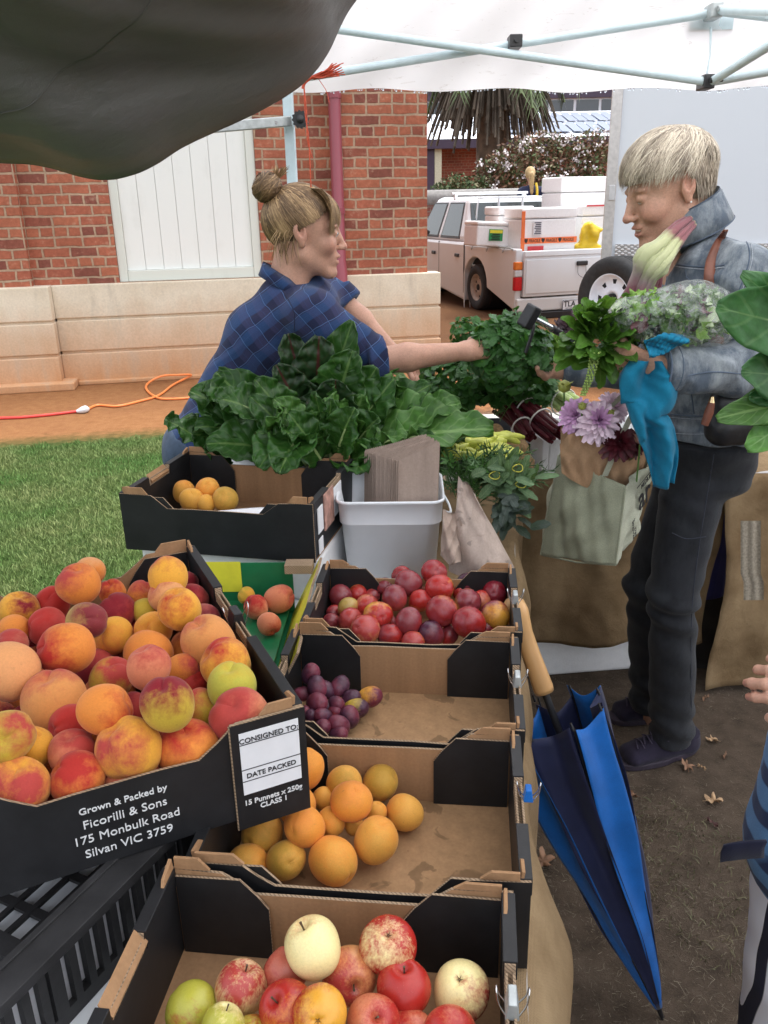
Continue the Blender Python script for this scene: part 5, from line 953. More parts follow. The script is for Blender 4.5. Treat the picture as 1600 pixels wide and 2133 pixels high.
# foam block under the apricot tray, crates under the peach tray
fo = thing('foam_block', 'white foam slab under the tray of yellow apricots', 'foam block', (lp0.x, lp0.y, TZ), LA); s = MB(); s.box((0.01, 0.02, 0.05), (0.41, 0.32, 0.1)); s.build('slab', M['foam'], fo, bevel=0.01)
def pcrate(label, loc, rz, W, D, H):
    o = thing('plastic_crate', label, 'plastic crate', loc, rz, 'black vented plastic crates under the peach tray'); t = 0.008
    for sx_ in (-1, 1):
        s = MB(); x0 = sx_*(W/2-t/2); n = 27; w_ = (D-0.06)/n
        bx(s, x0-t/2, x0+t/2, -D/2, D/2, 0, 0.018); bx(s, x0-t/2, x0+t/2, -D/2, D/2, H-0.022, H-0.001); bx(s, x0-t/2, x0+t/2, -D/2, -D/2+0.03, 0.018, H-0.022); bx(s, x0-t/2, x0+t/2, D/2-0.03, D/2, 0.018, H-0.022)
        for k in range(n+1): y_ = -D/2+0.03+k*w_; bx(s, x0-t/2, x0+t/2, y_-w_*0.24-(0.006 if k % 9 == 8 else 0), y_+w_*0.24, 0.018, H-0.022)
        s.build('vented_side', M['crate_plastic'], o)
        s = MB(); bx(s, x0-0.004, x0+0.004+0.000, -D/2+0.0, D/2, H, H+0.001); bx(s, x0-0.020, x0+0.020, -D/2-0.006, D/2+0.006, H-0.010, H+0.003); bx(s, x0-0.018, x0-0.010, -D/2, D/2, H+0.0032, H+0.006); s.build('rim', M['crate_plastic'], o, bevel=0.003)
    for sy in (-1, 1):
        s = MB(); y0 = sy*(D/2-t/2); bx(s, -W/2+t, W/2-t, y0-t/2, y0+t/2, 0, 0.018); bx(s, -W/2+t, W/2-t, y0-t/2, y0+t/2, H-0.022, H)
        for k in range(17): x_ = -W/2+0.02+k*(W-0.04)/16; bx(s, x_-0.007, x_+0.007, y0-t/2, y0+t/2, 0.018, H-0.022)
        s.build('vented_end', M['crate_plastic'], o)
    s = MB(); 
    for k in range(15): x_ = -W/2+0.015+k*(W-0.03)/14; bx(s, x_-0.0035, x_+0.0035, -D/2+t, D/2-t, 0.006, 0.011)
    for k in range(10): y_ = -D/2+0.02+k*(D-0.04)/9; bx(s, -W/2+t, W/2-t, y_-0.006, y_+0.006, 0.0055, 0.0105)
    for k in range(2): y_ = -D/2+D*(k+1)/3; bx(s, -W/2+t, W/2-t, y_-0.012, y_+0.012, 0.0055, 0.022)
    s.build('floor_grid', M['crate_plastic'], o)
    s = MB(); bx(s, W/2-0.0115, W/2-0.0095, -D/2+0.02, D/2-0.02, 0.014, H-0.024); s.build('added_slot_backing', M['paper_white'], o); return o  # white sheet added behind the slots, standing in for light showing through
BA = R(-26.5); BX = Vector((math.cos(BA), math.sin(BA), 0)); BY = Vector((-math.sin(BA), math.cos(BA), 0)); bc0 = Vector((-0.238, 0.835, 0)); HB_ = 0.115
c_ = bc0-BX*0.20-BY*0.30; pcrate('dusty black vented crate under the front of the peach tray', (c_.x, c_.y, TZ), BA, 0.40, 0.60, HB_)
c_ = PC+PY*0.10-PX*0.06; pcrate('black vented crate hidden under the back of the peach tray', (c_.x-0.01, c_.y+0.06, TZ), PA+R(3), 0.34, 0.26, HB_)

# ------------------------------------------------------------------ fruit
def fruit_mesh(name, kind, m, seed):
    g = np.random.default_rng(seed); nu, nv = 30, 40; th = np.linspace(0, math.pi, nu); ph = np.linspace(0, 2*math.pi, nv, endpoint=False); T, Ph = np.meshgrid(th, ph, indexing='ij')
    dphi = np.abs((Ph+math.pi) % (2*math.pi)-math.pi); r = np.ones_like(T); zs = 1.0
    if kind == 'peach': r -= 0.24*np.exp(-(T/0.33)**2)+0.085*np.exp(-(dphi/0.17)**2)*np.clip(1-T/2.8, 0, 1)*np.clip(T/0.3, 0, 1); r += 0.03*np.exp(-((math.pi-T)/0.25)**2)+0.03*np.exp(-((dphi-0.5)/0.35)**2)*np.sin(T)
    if kind == 'apricot': r -= 0.11*np.exp(-(T/0.22)**2)+0.035*np.exp(-(dphi/0.16)**2)*np.clip(1-T/2.9, 0, 1)
    if kind == 'plum': r -= 0.09*np.exp(-(T/0.2)**2)+0.03*np.exp(-(dphi/0.14)**2); zs = 1.04
    if kind == 'prune': r -= 0.05*np.exp(-(T/0.2)**2)+0.02*np.exp(-(dphi/0.14)**2); zs = 1.22
    if kind == 'apple': r -= 0.34*np.exp(-(T/0.24)**2)+0.20*np.exp(-((math.pi-T)/0.22)**2); r += 0.02*np.cos(5*Ph)*np.exp(-((math.pi-T)/0.6)**2); r *= 1+0.06*np.cos(T); zs = 0.95
    X = r*np.sin(T)*np.cos(Ph); Y = r*np.sin(T)*np.sin(Ph); Z = r*np.cos(T)*zs
    lump = 1+0.032*np.sin(2.1*X+g.uniform(0, 6))*np.sin(2.6*Y+g.uniform(0, 6))+0.032*np.sin(2.8*Z+1.7*X+g.uniform(0, 6)); X *= lump*g.uniform(0.97, 1.03); Y *= lump*g.uniform(0.96, 1.03); Z *= lump
    s = MB(); s.grid([[(X[i, j]/2, Y[i, j]/2, Z[i, j]/2) for j in range(nv)] for i in range(nu)], closed=True)
    ms = [m]
    me_o = s.build(name, ms); me = me_o.data; bpy.data.objects.remove(me_o); return me
def stalk_mesh(kind):
    s = MB(); 
    if kind == 'apple': s.tube(spline([(0, 0, 0.26), (0.01, 0.004, 0.38), (0.035, 0.01, 0.52)], 6), [0.022, 0.016, 0.015, 0.015, 0.017, 0.024], 6)
    else: s.lathe([(0.035, 0.395), (0.04, 0.41), (0.02, 0.425), (0, 0.42)], 8)
    o = s.build('stalk', M['stalk']); me = o.data; bpy.data.objects.remove(o); return me
def calyx_mesh():
    s = MB(); 
    for k in range(5): a = 2*math.pi*k/5; s.add([(0.012*math.cos(a-1), 0.012*math.sin(a-1), -0.37), (0.012*math.cos(a+1), 0.012*math.sin(a+1), -0.37), (0.075*math.cos(a), 0.075*math.sin(a), -0.425), (0.04*math.cos(a), 0.04*math.sin(a), -0.41)], [(0, 1, 3), (1, 2, 3), (0, 3, 2)])
    o = s.build('calyx', M['stalk']); me = o.data; bpy.data.objects.remove(o); return me
FMESH = {k: [fruit_mesh(k, k, M[k], 10*i+3) for i in range(4)] for k in ('peach', 'plum', 'prune', 'apricot', 'apple')}; STK = {k: stalk_mesh(k) for k in ('apple', 'peach')}; CAL = calyx_mesh()
COL = dict(or_=(0.70, 0.23, 0.04), yl=(0.74, 0.35, 0.04), go=(0.52, 0.36, 0.04), pk=(0.78, 0.30, 0.14), tan=(0.64, 0.26, 0.075), pale=(0.70, 0.31, 0.12), red=(0.42, 0.025, 0.018), cr=(0.22, 0.010, 0.018), rose=(0.42, 0.05, 0.04), mar=(0.22, 0.03, 0.035), ol=(0.45, 0.30, 0.07), gr=(0.45, 0.42, 0.055), cream=(0.86, 0.72, 0.34), ar=(0.74, 0.28, 0.04), ay=(0.70, 0.34, 0.06), ago=(0.48, 0.27, 0.04), pur=(0.06, 0.014, 0.032), purr=(0.16, 0.022, 0.04), dred=(0.28, 0.02, 0.02), ppk=(0.62, 0.20, 0.10), dusty=(0.50, 0.13, 0.08))
def fruit(kind, label, px, py, dpx, zc, base, blush, amt, group, up=None, seed=0, spin=None, noun=None, tray=None):
    g = random.Random(seed*7+int(px)*3+int(py)); p = pz(px, py, zc); D = dpx*pxm(p)
    if tray:        # keep the fruit inside its tray: behind the front wall, off the end walls
        to, tw2, td2 = tray; q = to.rotation_euler.z; ax = Vector((math.cos(q), math.sin(q), 0)); ay = Vector((-math.sin(q), math.cos(q), 0)); o_ = Vector(to.location)
        rd = Vector(ray(px, py)); lo = -td2/2+D*0.49+0.008; yl = (p-o_).dot(ay)
        if yl < lo: t_ = (lo-yl)/rd.dot(ay); p = p+rd*t_; D = dpx*pxm(p); p.z = max(p.z, o_.z+0.006+D*0.44)
        xl2 = (p-o_).dot(ax); lim = tw2/2-D*0.48-0.013
        if xl2 > lim: p = p+ax*(lim-xl2)
        if xl2 < -lim: p = p+ax*(-lim-xl2)
    name = noun or kind
    o = bpy.data.objects.new(name, FMESH[kind][g.randrange(4)]); C.objects.link(o); o.location = p; o.scale = (D, D, D)
    if up is None: up = Vector((g.gauss(0, 0.7), g.gauss(-0.35, 0.6), g.gauss(0.5, 0.6)))
    up = Vector(up).normalized(); q = up.to_track_quat('Z', 'X'); o.rotation_mode = 'QUATERNION'; o.rotation_quaternion = q @ Matrix.Rotation(spin if spin is not None else g.uniform(0, 6.28), 3, 'Z').to_quaternion()
    o['colour_base'] = list(COL[base]); o['colour_blush'] = list(COL[blush]); o['blush_amount'] = float(amt)
    tag(o, label, {'prune': 'plum'}.get(kind, kind), group)
    if kind == 'apple':
        a = bpy.data.objects.new('stalk', STK['apple']); C.objects.link(a); a.parent = o; a = bpy.data.objects.new('calyx', CAL); C.objects.link(a); a.parent = o
    return o
K1 = 1600/660
def lay(kind, rows, fx, z0, dz, group, tail, noun=None, tray=None, da=0.0):
    for i, (cx, cy, d, ly, b, bl, am, lab, *rest) in enumerate(rows):
        x, y, dd = fx(cx, cy, d); fruit(kind, lab+tail, x, y, dd, z0+dz*ly, b, bl, am+da, group, seed=i, noun=noun, tray=tray, up=rest[0] if rest else None)
pe = [(400, 285, 215, 2, 'or_', 'rose', 0.05, 'orange peach with a split red cleft topmost', (0.1, -0.2, 1)), (455, 215, 150, 1.7, 'pale', 'or_', 0.2, 'pale orange peach tucked behind the topmost split one'), (265, 385, 175, 1, 'rose', 'red', 0.3, 'red peach with a brown torn stem end', (0, -0.7, 0.7)), (570, 330, 145, 1, 'or_', 'red', 0.2, 'orange red peach with a dark dimple', (0, -0.4, 1)), (590, 420, 190, 1, 'rose', 'cr', 0.35, 'dark pink peach right of the olive one'), (95, 415, 195, 1.2, 'yl', 'cr', -0.05, 'yellow peach with a dark bruise near the left corner', (0.2, -0.1, 1)), (70, 510, 155, 1.1, 'or_', 'rose', 0.0, 'orange yellow peach below the bruised one'), (240, 500, 195, 1.1, 'rose', 'red', 0.2, 'pinkish red peach behind the vivid red one'), (435, 470, 205, 2, 'ol', 'mar', 0.25, 'olive and maroon peach'), (335, 610, 275, 2, 'or_', 'red', 0.35, 'vivid red peach with glowing orange base'), (575, 540, 195, 1, 'yl', 'or_', 0.0, 'golden peach right of the olive one'), (50, 720, 300, 2, 'pale', 'rose', -0.05, 'very large pale pink orange peach at the left frame edge'), (60, 590, 160, 1.2, 'dusty', 'rose', 0.2, 'pink peach behind the very large pale one'), (205, 700, 120, 0, 'or_', 'red', 0.1, 'small orange peach deep under the vivid red one'), (480, 700, 190, 0.3, 'rose', 'cr', 0.5, 'dark red peach deep in the middle'), (545, 635, 120, 0.3, 'dusty', 'rose', 0.2, 'small pink peach deep in the middle'), (850, 245, 205, 2, 'yl', 'rose', 0.0, 'yellow peach blushed red at the back right'), (712, 340, 150, 1, 'or_', 'rose', 0.2, 'orange red peach left of the back right group'), (1015, 265, 145, 1, 'rose', 'cr', 0.5, 'dark red peach in the far right corner'), (1045, 350, 165, 1, 'rose', 'cr', 0.3, 'dusky pink peach against the right wall'), (845, 340, 185, 1.5, 'pale', 'rose', 0.0, 'pale pink peach behind the yellow one with red cleft'), (910, 410, 222, 2, 'yl', 'red', -0.1, 'bright yellow orange peach with a red cleft', (-0.1, -0.1, 1)), (735, 420, 135, 0.9, 'go', 'rose', 0.0, 'olive yellow peach in a gap at the back'), (775, 520, 190, 1, 'or_', 'yl', 0.0, 'orange peach with a short dark split', (-.2, -.7, .5)), (1085, 445, 160, 1, 'dusty', 'mar', 0.45, 'brownish maroon peach with a split against the right wall'), (1055, 580, 285, 1.5, 'tan', 'rose', -0.1, 'big tan orange peach by the binder clip', (-.3, -.2, 1)), (750, 640, 250, 1, 'or_', 'rose', 0.0, 'orange peach partly covered by the ridged one'), (750, 705, 228, 2, 'ppk', 'rose', 0.15, 'orange pink peach with an angular ridge'), (560, 760, 220, 1, 'go', 'rose', 0.3, 'pink and yellow green peach left of the ridged one', (0.1, -.2, 1)), (925, 715, 170, 1, 'or_', 'rose', 0.1, 'small orange peach right of the ridged one'), (1140, 690, 260, 1.5, 'yl', 'red', 0.05, 'peach yellow on top and red below against the right wall'), (970, 790, 155, 0.6, 'rose', 'red', 0.3, 'pink red peach behind the yellow green one'), (1170, 805, 255, 1.6, 'gr', 'go', 0.0, 'yellow green peach with brown specks', (0, -.1, 1)), (275, 880, 330, 1.3, 'tan', 'rose', 0.0, 'big dull orange peach in the left middle', (-.1, -.1, 1)), (530, 915, 268, 2, 'or_', 'red', 0.0, 'orange peach with a red right cheek'), (845, 890, 278, 2.2, 'go', 'cr', 0.30, 'crimson topped peach with yellow green base', (-.1, -.3, 1)), (680, 900, 150, 0.4, 'rose', 'cr', 0.5, 'dark red peach sunk between two larger ones'), (1010, 915, 205, 1, 'go', 'rose', 0.15, 'yellow and red peach right of the crimson topped one'), (1215, 955, 295, 1.5, 'ppk', 'rose', 0.4, 'red pink peach with a deep cleft at the right', (-.2, -.5, .9)), (360, 1000, 225, 1, 'rose', 'red', 0.1, 'rosy red peach behind the orange one with the red cheek'), (25, 1060, 290, 2, 'go', 'rose', 0.0, 'olive yellow peach cut by the left frame edge'), (135, 965, 160, 0.6, 'rose', 'cr', 0.4, 'small dark red peach behind the olive yellow one'), (150, 1110, 235, 1.1, 'yl', 'red', 0.2, 'orange red peach right of the olive yellow one'), (365, 1140, 245, 1.0, 'ppk', 'rose', 0.2, 'salmon pink peach above the front red one', (0, -.1, 1)), (655, 1115, 335, 1.8, 'yl', 'rose', 0.0, 'largest golden peach with a purplish left cheek', (-.4, -.1, .9)), (955, 1120, 315, 1.5, 'or_', 'red', 0.15, 'orange peach with a red dimple behind the front wall', (0, -.25, 1)), (1265, 1040, 270, 1.3, 'tan', 'or_', 0.0, 'pale orange peach tucked in the front right corner'), (100, 1310, 310, 1.3, 'yl', 'rose', 0.1, 'orange yellow peach behind the lowered front wall at the left', (.1, -.1, 1)), (390, 1265, 270, 1.3, 'or_', 'red', 0.25, 'red orange peach behind the lettered front wall'), (660, 1275, 310, 1.3, 'ppk', 'rose', 0.0, 'pale orange peach with pink streaks behind the front wall')]
lay('peach', pe, lambda a, b, d: (a/K1, 1100+b/K1, d/K1), 0.925, 0.043, 'peaches in the large tray', ' in the peach tray', tray=(cr_peach, PW, PD), da=0.08)
# a lower layer of peaches fills the tray
pn = 0
for i in range(5):
    for j in range(7):
        x_ = -PW/2+0.058+i*0.076+(0.02 if j % 2 else 0); y_ = -PD/2+0.055+j*0.072
        if x_ > PW/2-0.05: continue
        p = PC+PX*x_+PY*y_; o = bpy.data.objects.new('peach', FMESH['peach'][(i+j) % 4]); C.objects.link(o); o.location = (p.x, p.y, PC.z+0.044); o.scale = (0.072,)*3; o.rotation_euler = (random.uniform(-1, 1), random.uniform(-1, 1), random.uniform(0, 6)); o['colour_base'] = list(COL['or_']); o['colour_blush'] = list(COL['cr']); o['blush_amount'] = 0.35
        tag(o, 'red orange peach of the bottom layer, buried under the visible peaches in the tray', 'peach', 'bottom layer of peaches'); pn += 1
K2 = 1600/700
f2 = lambda a, b, d: (450+a/K2, 1100+b/K2, d/K2)
pl = [(1038, 213, 128, 2, 'red', 'dred', 0.1, 'bright red plum topmost at the back'), (885, 228, 98, 1.5, 'red', 'dred', 0.2, 'small red plum at the back of the heap'), (915, 262, 128, 1.8, 'dred', 'mar', 0.2, 'dark red plum left of the topmost one'), (805, 278, 88, 1.1, 'red', 'mar', 0.2, 'small red plum against the brown back wall'), (583, 322, 112, 0.9, 'rose', 'mar', 0.25, 'maroon pink plum in the back left corner'), (678, 313, 98, 0.8, 'or_', 'red', 0.3, 'orange red plum near the back left'), (1195, 270, 108, 1.2, 'mar', 'pur', 0.1, 'purple red plum at the back right'), (1335, 312, 128, 1.0, 'red', 'cr', 0.3, 'crimson plum in the back right corner'), (1065, 287, 142, 1.8, 'yl', 'red', 0.2, 'pink and yellow plum just below the topmost one'), (852, 332, 122, 1.6, 'rose', 'mar', 0.3, 'maroon plum with pale bloom'), (970, 347, 112, 1.2, 'or_', 'red', 0.2, 'orange red plum in the middle of the heap'), (1160, 302, 80, 0.9, 'or_', 'red', 0.2, 'small orange red plum behind the golden one'), (630, 385, 108, 0.9, 'ol', 'red', 0.2, 'brownish orange plum near the left wall'), (720, 368, 112, 1.0, 'ppk', 'red', 0.2, 'salmon pink plum left of the heap'), (1200, 352, 128, 1.4, 'yl', 'mar', 0.2, 'golden and maroon plum right of the heap'), (1265, 342, 90, 0.9, 'ppk', 'red', 0.1, 'pinkish plum behind the golden one'), (1075, 392, 150, 1.9, 'or_', 'dred', 0.4, 'large orange red plum in the middle front'), (1330, 415, 138, 1.1, 'yl', 'mar', 0.3, 'maroon and yellow plum by the wooden umbrella handle'), (640, 442, 122, 0.9, 'ppk', 'rose', 0.3, 'rosy plum in the left front'), (770, 415, 142, 1.5, 'yl', 'red', 0.25, 'orange and yellow plum left of centre'), (920, 447, 134, 1.5, 'red', 'mar', 0.2, 'deep red plum in the middle of the front'), (540, 447, 90, 0.6, 'red', 'mar', 0.2, 'red plum against the left wall'), (712, 485, 142, 1.2, 'pale', 'rose', 0.15, 'peachy pink plum at the front left'), (1205, 452, 160, 1.6, 'red', 'dred', 0.2, 'large red plum with a cleft at the front right'), (1025, 505, 128, 1.0, 'mar', 'pur', 0.1, 'dark maroon plum behind the front wall'), (830, 510, 120, 0.9, 'red', 'mar', 0.3, 'dark red plum in the front row'), (938, 545, 112, 0.8, 'or_', 'rose', 0.3, 'orange pink plum lowest at the front wall'), (815, 455, 90, 0.6, 'rose', 'mar', 0.2, 'maroon plum sunk in a gap left of centre'), (1110, 510, 92, 0.6, 'red', 'mar', 0.3, 'red plum sunk in the front right gap'), (560, 405, 80, 0.4, 'red', 'mar', 0.2, 'small red plum deep by the left wall'), (745, 322, 70, 0.7, 'rose', 'mar', 0.2, 'small rosy plum deep at the back'), (700, 395, 80, 0.5, 'ppk', 'red', 0.2, 'small pink plum deep on the left'), (985, 285, 80, 1.0, 'dusty', 'red', 0.1, 'small dusky plum behind the pink and yellow one'), (1290, 480, 100, 0.4, 'red', 'mar', 0.2, 'dark red plum low in the front right corner')]
lay('plum', pl, f2, 0.785, 0.034, 'red plums in the tray', ' in the red plum tray', tray=(cr_plum, 0.378, DC), da=0.3)
pr = [(450, 695, 90, 2, 'pur', 'purr', 0.0, 'tall purple plum at the top of the heap', (.2, 0, 1)), (480, 760, 95, 1.6, 'purr', 'pur', 0.2, 'reddish purple plum below the top one'), (590, 755, 90, 1.0, 'pur', 'purr', 0.0, 'dark purple plum at the back right of the heap'), (480, 832, 102, 1.4, 'pur', 'purr', 0.3, 'large purple plum in the middle left'), (412, 790, 75, 1.0, 'purr', 'pur', 0.1, 'red purple plum against the left wall'), (733, 803, 104, 0.3, 'yl', 'purr', 0.35, 'yellow and maroon plum apart at the right', (1, -.2, .3)), (645, 808, 80, 0.6, 'pur', 'pur', 0.0, 'near black plum behind the yellowish pair'), (570, 840, 85, 0.7, 'pur', 'purr', 0.0, 'purple plum in the centre of the heap'), (668, 855, 98, 0.2, 'go', 'pur', 0.40, 'purple plum with a yellow patch', (1, -.2, .2)), (525, 770, 80, 1.0, 'pur', 'purr', 0.1, 'purple plum behind the reddish purple one'), (635, 900, 96, 0.2, 'pur', 'purr', 0.0, 'dark upright plum at the right front', (0, .3, 1)), (565, 872, 62, 0.5, 'rose', 'purr', 0.2, 'small red plum in the middle'), (455, 898, 72, 0.9, 'pur', 'pur', 0.0, 'blue purple plum low on the left'), (510, 895, 82, 1.0, 'pur', 'purr', 0.1, 'bloomed purple plum near the front'), (585, 940, 102, 0.5, 'pur', 'purr', 0.3, 'large red purple plum at the front'), (502, 952, 86, 0.7, 'pur', 'purr', 0.0, 'dark purple plum at the front left'), (428, 885, 70, 0.9, 'rose', 'purr', 0.3, 'red plum peeping past the peach tray corner'), (582, 985, 84, 0.3, 'pur', 'purr', 0.2, 'purple plum lowest at the front wall'), (525, 850, 60, 0.6, 'pur', 'purr', 0.0, 'small purple plum deep in the heap'), (440, 950, 80, 0.4, 'pur', 'purr', 0.0, 'purple plum low in the left front corner')]
lay('prune', pr, f2, 0.782, 0.024, 'purple plums in the tray', ' in the purple plum tray', 'plum', tray=(cr_prune, 0.378, DC), da=0.2)
f3 = lambda a, b, d: (350+a/2, 1500+b/2, d/2)
ap = [(570, 205, 172, 1.6, 'ar', 'ar', 0.0, 'bright orange apricot half hidden by the peach tray corner'), (735, 268, 160, 0.8, 'ay', 'ago', 0.0, 'golden apricot at the back of the heap'), (883, 262, 152, 0.4, 'ay', 'ago', 0.35, 'greenish gold apricot at the back right'), (765, 340, 176, 1.5, 'ar', 'or_', 0.1, 'vivid orange apricot on top of the heap', (.2, -.3, .8)), (987, 386, 154, 0.1, 'ay', 'ar', 0.0, 'apricot apart at the right end'), (868, 385, 92, 0.3, 'ay', 'ar', 0.0, 'small apricot behind the right hand big one'), (538, 355, 165, 1.1, 'ar', 'ay', 0.0, 'apricot shaded by the peach tray corner'), (645, 325, 95, 0.6, 'ay', 'ar', 0.0, 'small apricot sunk at the back'), (392, 472, 176, 0.5, 'ay', 'ago', 0.1, 'apricot with grey bruises at the left'), (570, 445, 172, 1.3, 'ar', 'or_', 0.1, 'orange apricot with small dark marks'), (678, 425, 130, 0.6, 'ay', 'ar', 0.1, 'apricot behind the biggest one'), (866, 500, 190, 0.5, 'ay', 'ar', 0.1, 'long golden apricot at the right front', (.3, -.1, 1)), (775, 440, 80, 0.1, 'ay', 'ar', 0.0, 'small apricot low in the gap'), (330, 592, 160, 0.2, 'ay', 'ar', 0.2, 'apricot at the left front wall'), (491, 582, 168, 0.3, 'ago', 'ay', 0.0, 'olive gold apricot in the front row'), (686, 586, 206, 0.4, 'ar', 'ay', 0.05, 'biggest orange apricot in the front')]
lay('apricot', ap, f3, 0.782, 0.03, 'apricots in the front tray', ' in the apricot tray', tray=(cr_apri, 0.378, DC))
al = [(605, 952, 250, 1.7, 'cream', 'pale', -0.1, 'pale yellow apple with brown spots', (-.35, .15, .9)), (915, 937, 238, 1.5, 'cream', 'red', 0.85, 'red apple with a yellow eye facing up', (-.05, .35, -1)), (495, 1050, 190, 0.8, 'dusty', 'rose', 0.2, 'rosy apple behind the pale yellow one'), (757, 1060, 242, 0.7, 'pale', 'rose', 0.2, 'dusky pink apple in the middle'), (985, 1120, 232, 0.9, 'ppk', 'red', 0.5, 'deep red apple below the yellow eyed one', (0, .1, 1)), (1220, 1122, 242, 0.7, 'cream', 'rose', 0.35, 'cream and pink apple by the chrome clip', (.1, .3, -1)), (304, 1122, 232, 0.7, 'cream', 'rose', 0.25, 'red streaked apple at the left'), (95, 1200, 222, 0.5, 'gr', 'rose', -0.15, 'green apple with a red cheek'), (225, 1285, 190, 1.0, 'gr', 'cream', 0.0, 'pale green apple at the bottom left'), (500, 1210, 235, 1.0, 'or_', 'red', 0.4, 'orange red apple in the front'), (632, 1220, 232, 1.6, 'yl', 'red', 0.45, 'yellow and red apple with its calyx facing front', (0, .75, -.5)), (855, 1255, 225, 1.0, 'ppk', 'red', 0.2, 'red apple at the bottom middle'), (1170, 1305, 225, 0.9, 'ppk', 'red', 0.45, 'red apple cut off at the bottom right'), (1010, 1330, 230, 0.4, 'ppk', 'red', 0.1, 'apple cut off by the bottom frame edge'), (340, 1360, 230, 0.4, 'gr', 'red', 0.0, 'apple just below the green one at the bottom edge')]
lay('apple', al, f3, 0.80, 0.036, 'apples in the front tray', ' in the apple tray', tray=(cr_apple, 0.378, DC))
f7 = lambda a, b, d: (250+a/1.7778, 650+b/1.7778, d/1.7778)
ly = [(237, 667, 86, 0.8, 'ay', 'ar', 0.0, 'yellow apricot at the left of the five'), (323, 657, 90, 1.5, 'ar', 'ay', 0.0, 'orange apricot topmost of the five'), (266, 697, 92, 1.0, 'ay', 'yl', 0.0, 'pale golden apricot lying in front'), (392, 694, 98, 1.0, 'ago', 'ay', 0.0, 'olive yellow apricot by the paper sheet'), (318, 710, 70, 0.8, 'ay', 'yl', 0.0, 'apricot mostly hidden by the front wall')]
lay('apricot', ly, f7, 0.895, 0.03, 'apricots in the raised tray', ' in the tray below the chard')
gp = [(300, 337, 142, 0.7, 'ppk', 'rose', 0.1, 'orange pink peach by the green back wall'), (190, 378, 118, 0.6, 'ppk', 'red', 0.4, 'pink peach beside the black clip'), (252, 455, 112, 0.5, 'ppk', 'red', 0.2, 'pink orange peach at the front'), (145, 322, 85, 0.5, 'yl', 'go', 0.0, 'yellow peach half hidden by the tray')]
lay('peach', gp, f2, 0.80, 0.02, 'peaches in the green carton', ' in the green carton')
# ------------------------------------------------------------------ tub with paper bags
tp0 = pd(816, 1048, 1.665); tub = thing('white_tub', 'white plastic tub holding a stack of brown paper bags', 'tub', (tp0.x, 1.775, TZ), R(-2))
def rrect(w, d, r, n=6):
    out = []
    for cx, cy, a0 in ((w/2-r, d/2-r, 0), (-w/2+r, d/2-r, 90), (-w/2+r, -d/2+r, 180), (w/2-r, -d/2+r, 270)):
        for k in range(n+1): a = R(a0+90*k/n); out.append((cx+r*math.cos(a), cy+r*math.sin(a)))
    return out
rows = []; Ht = tp0.z-TZ
for z, w_, d_ in ((0.0, .185, .165), (0.002, .196, .176), (Ht*0.72, .216, .196), (Ht*0.725, .223, .203), (Ht*0.735, .224, .204), (Ht*0.97, .228, .208), (Ht*0.975, .236, .216), (Ht, .237, .217), (Ht+0.002, .233, .213), (Ht-0.002, .226, .206), (Ht*0.3, .200, .180), (0.006, .19, .17)): rows.append([Vector((a, b, z)) for a, b in rrect(w_, d_, 0.03)])
s = MB(); s.grid(rows, closed=True); s.add([r_ for r_ in rows[0]], [tuple(range(len(rows[0])))[::-1]]); s.add([r_ for r_ in rows[-1]], [tuple(range(len(rows[0])))]); s.build('tub', M['white_plastic'], tub)
s = MB()
for k in range(7): a = R(180+25*k); 
s.tube(spline([(0.121, 0.05, Ht*0.8), (0.132, 0.02, Ht*0.74), (0.134, -0.02, Ht*0.72), (0.121, -0.06, Ht*0.8)], 12), 0.003, 6); s.build('bail_handle', M['white_plastic'], tub)
bs = thing('paper_bag_stack', 'stack of grey brown paper bags with toothed tops standing in the tub', 'paper bags', (tp0.x, 1.775, TZ+0.012), R(-2)); s = MB(); NB = 26
def bagsheet(s, x0, x1, y, zt0, zt1, th, sk, mat=0, teeth=30, lean=0.0):
    top = []
    for k in range(teeth*2+1):
        u = k/(teeth*2); x = x0+(x1-x0)*u; top.append((x, zt0+(zt1-zt0)*u+(0.0022 if k % 2 else 0)))
    out = [(x0, 0), (x1, 0)]+top[::-1]; n = len(out); V = []
    for yy in (y, y+th): V += [Vector((a+sk*b, yy+lean*b+0.003*math.sin(a*40+y*90), b)) for a, b in out]
    s.add(V, [tuple(range(n)), tuple(range(2*n-1, n-1, -1))]+[(k, n+k, n+(k+1) % n, (k+1) % n) for k in range(n)], mat)
zb_ = pd(770, 948, 1.70).z-TZ-0.012; ze2 = pd(930, 912, 1.78).z-TZ-0.012
for k in range(NB):
    u = k/(NB-1); xe = 0.012-0.078*u-0.002*math.sin(k*2.1); ye = -0.060+0.115*u; s.tube([(xe+.03*z_, ye+.05*z_, z_) for z_ in (.004, .1, ze2-.035-.012*u)], .0013, 6); bagsheet(s, 0.012-0.078*u-0.002*math.sin(k*2.1), 0.098-0.030*u+0.003*math.sin(k*1.7), -0.060+0.115*u, ze2-0.035-0.012*u+0.003*math.sin(k*3.3), ze2+0.004-0.014*u+0.003*math.cos(k*2.7), 0.0009, 0.03, 0, 30, 0.05)
s.build('bags', M['kraft_grey'], bs)
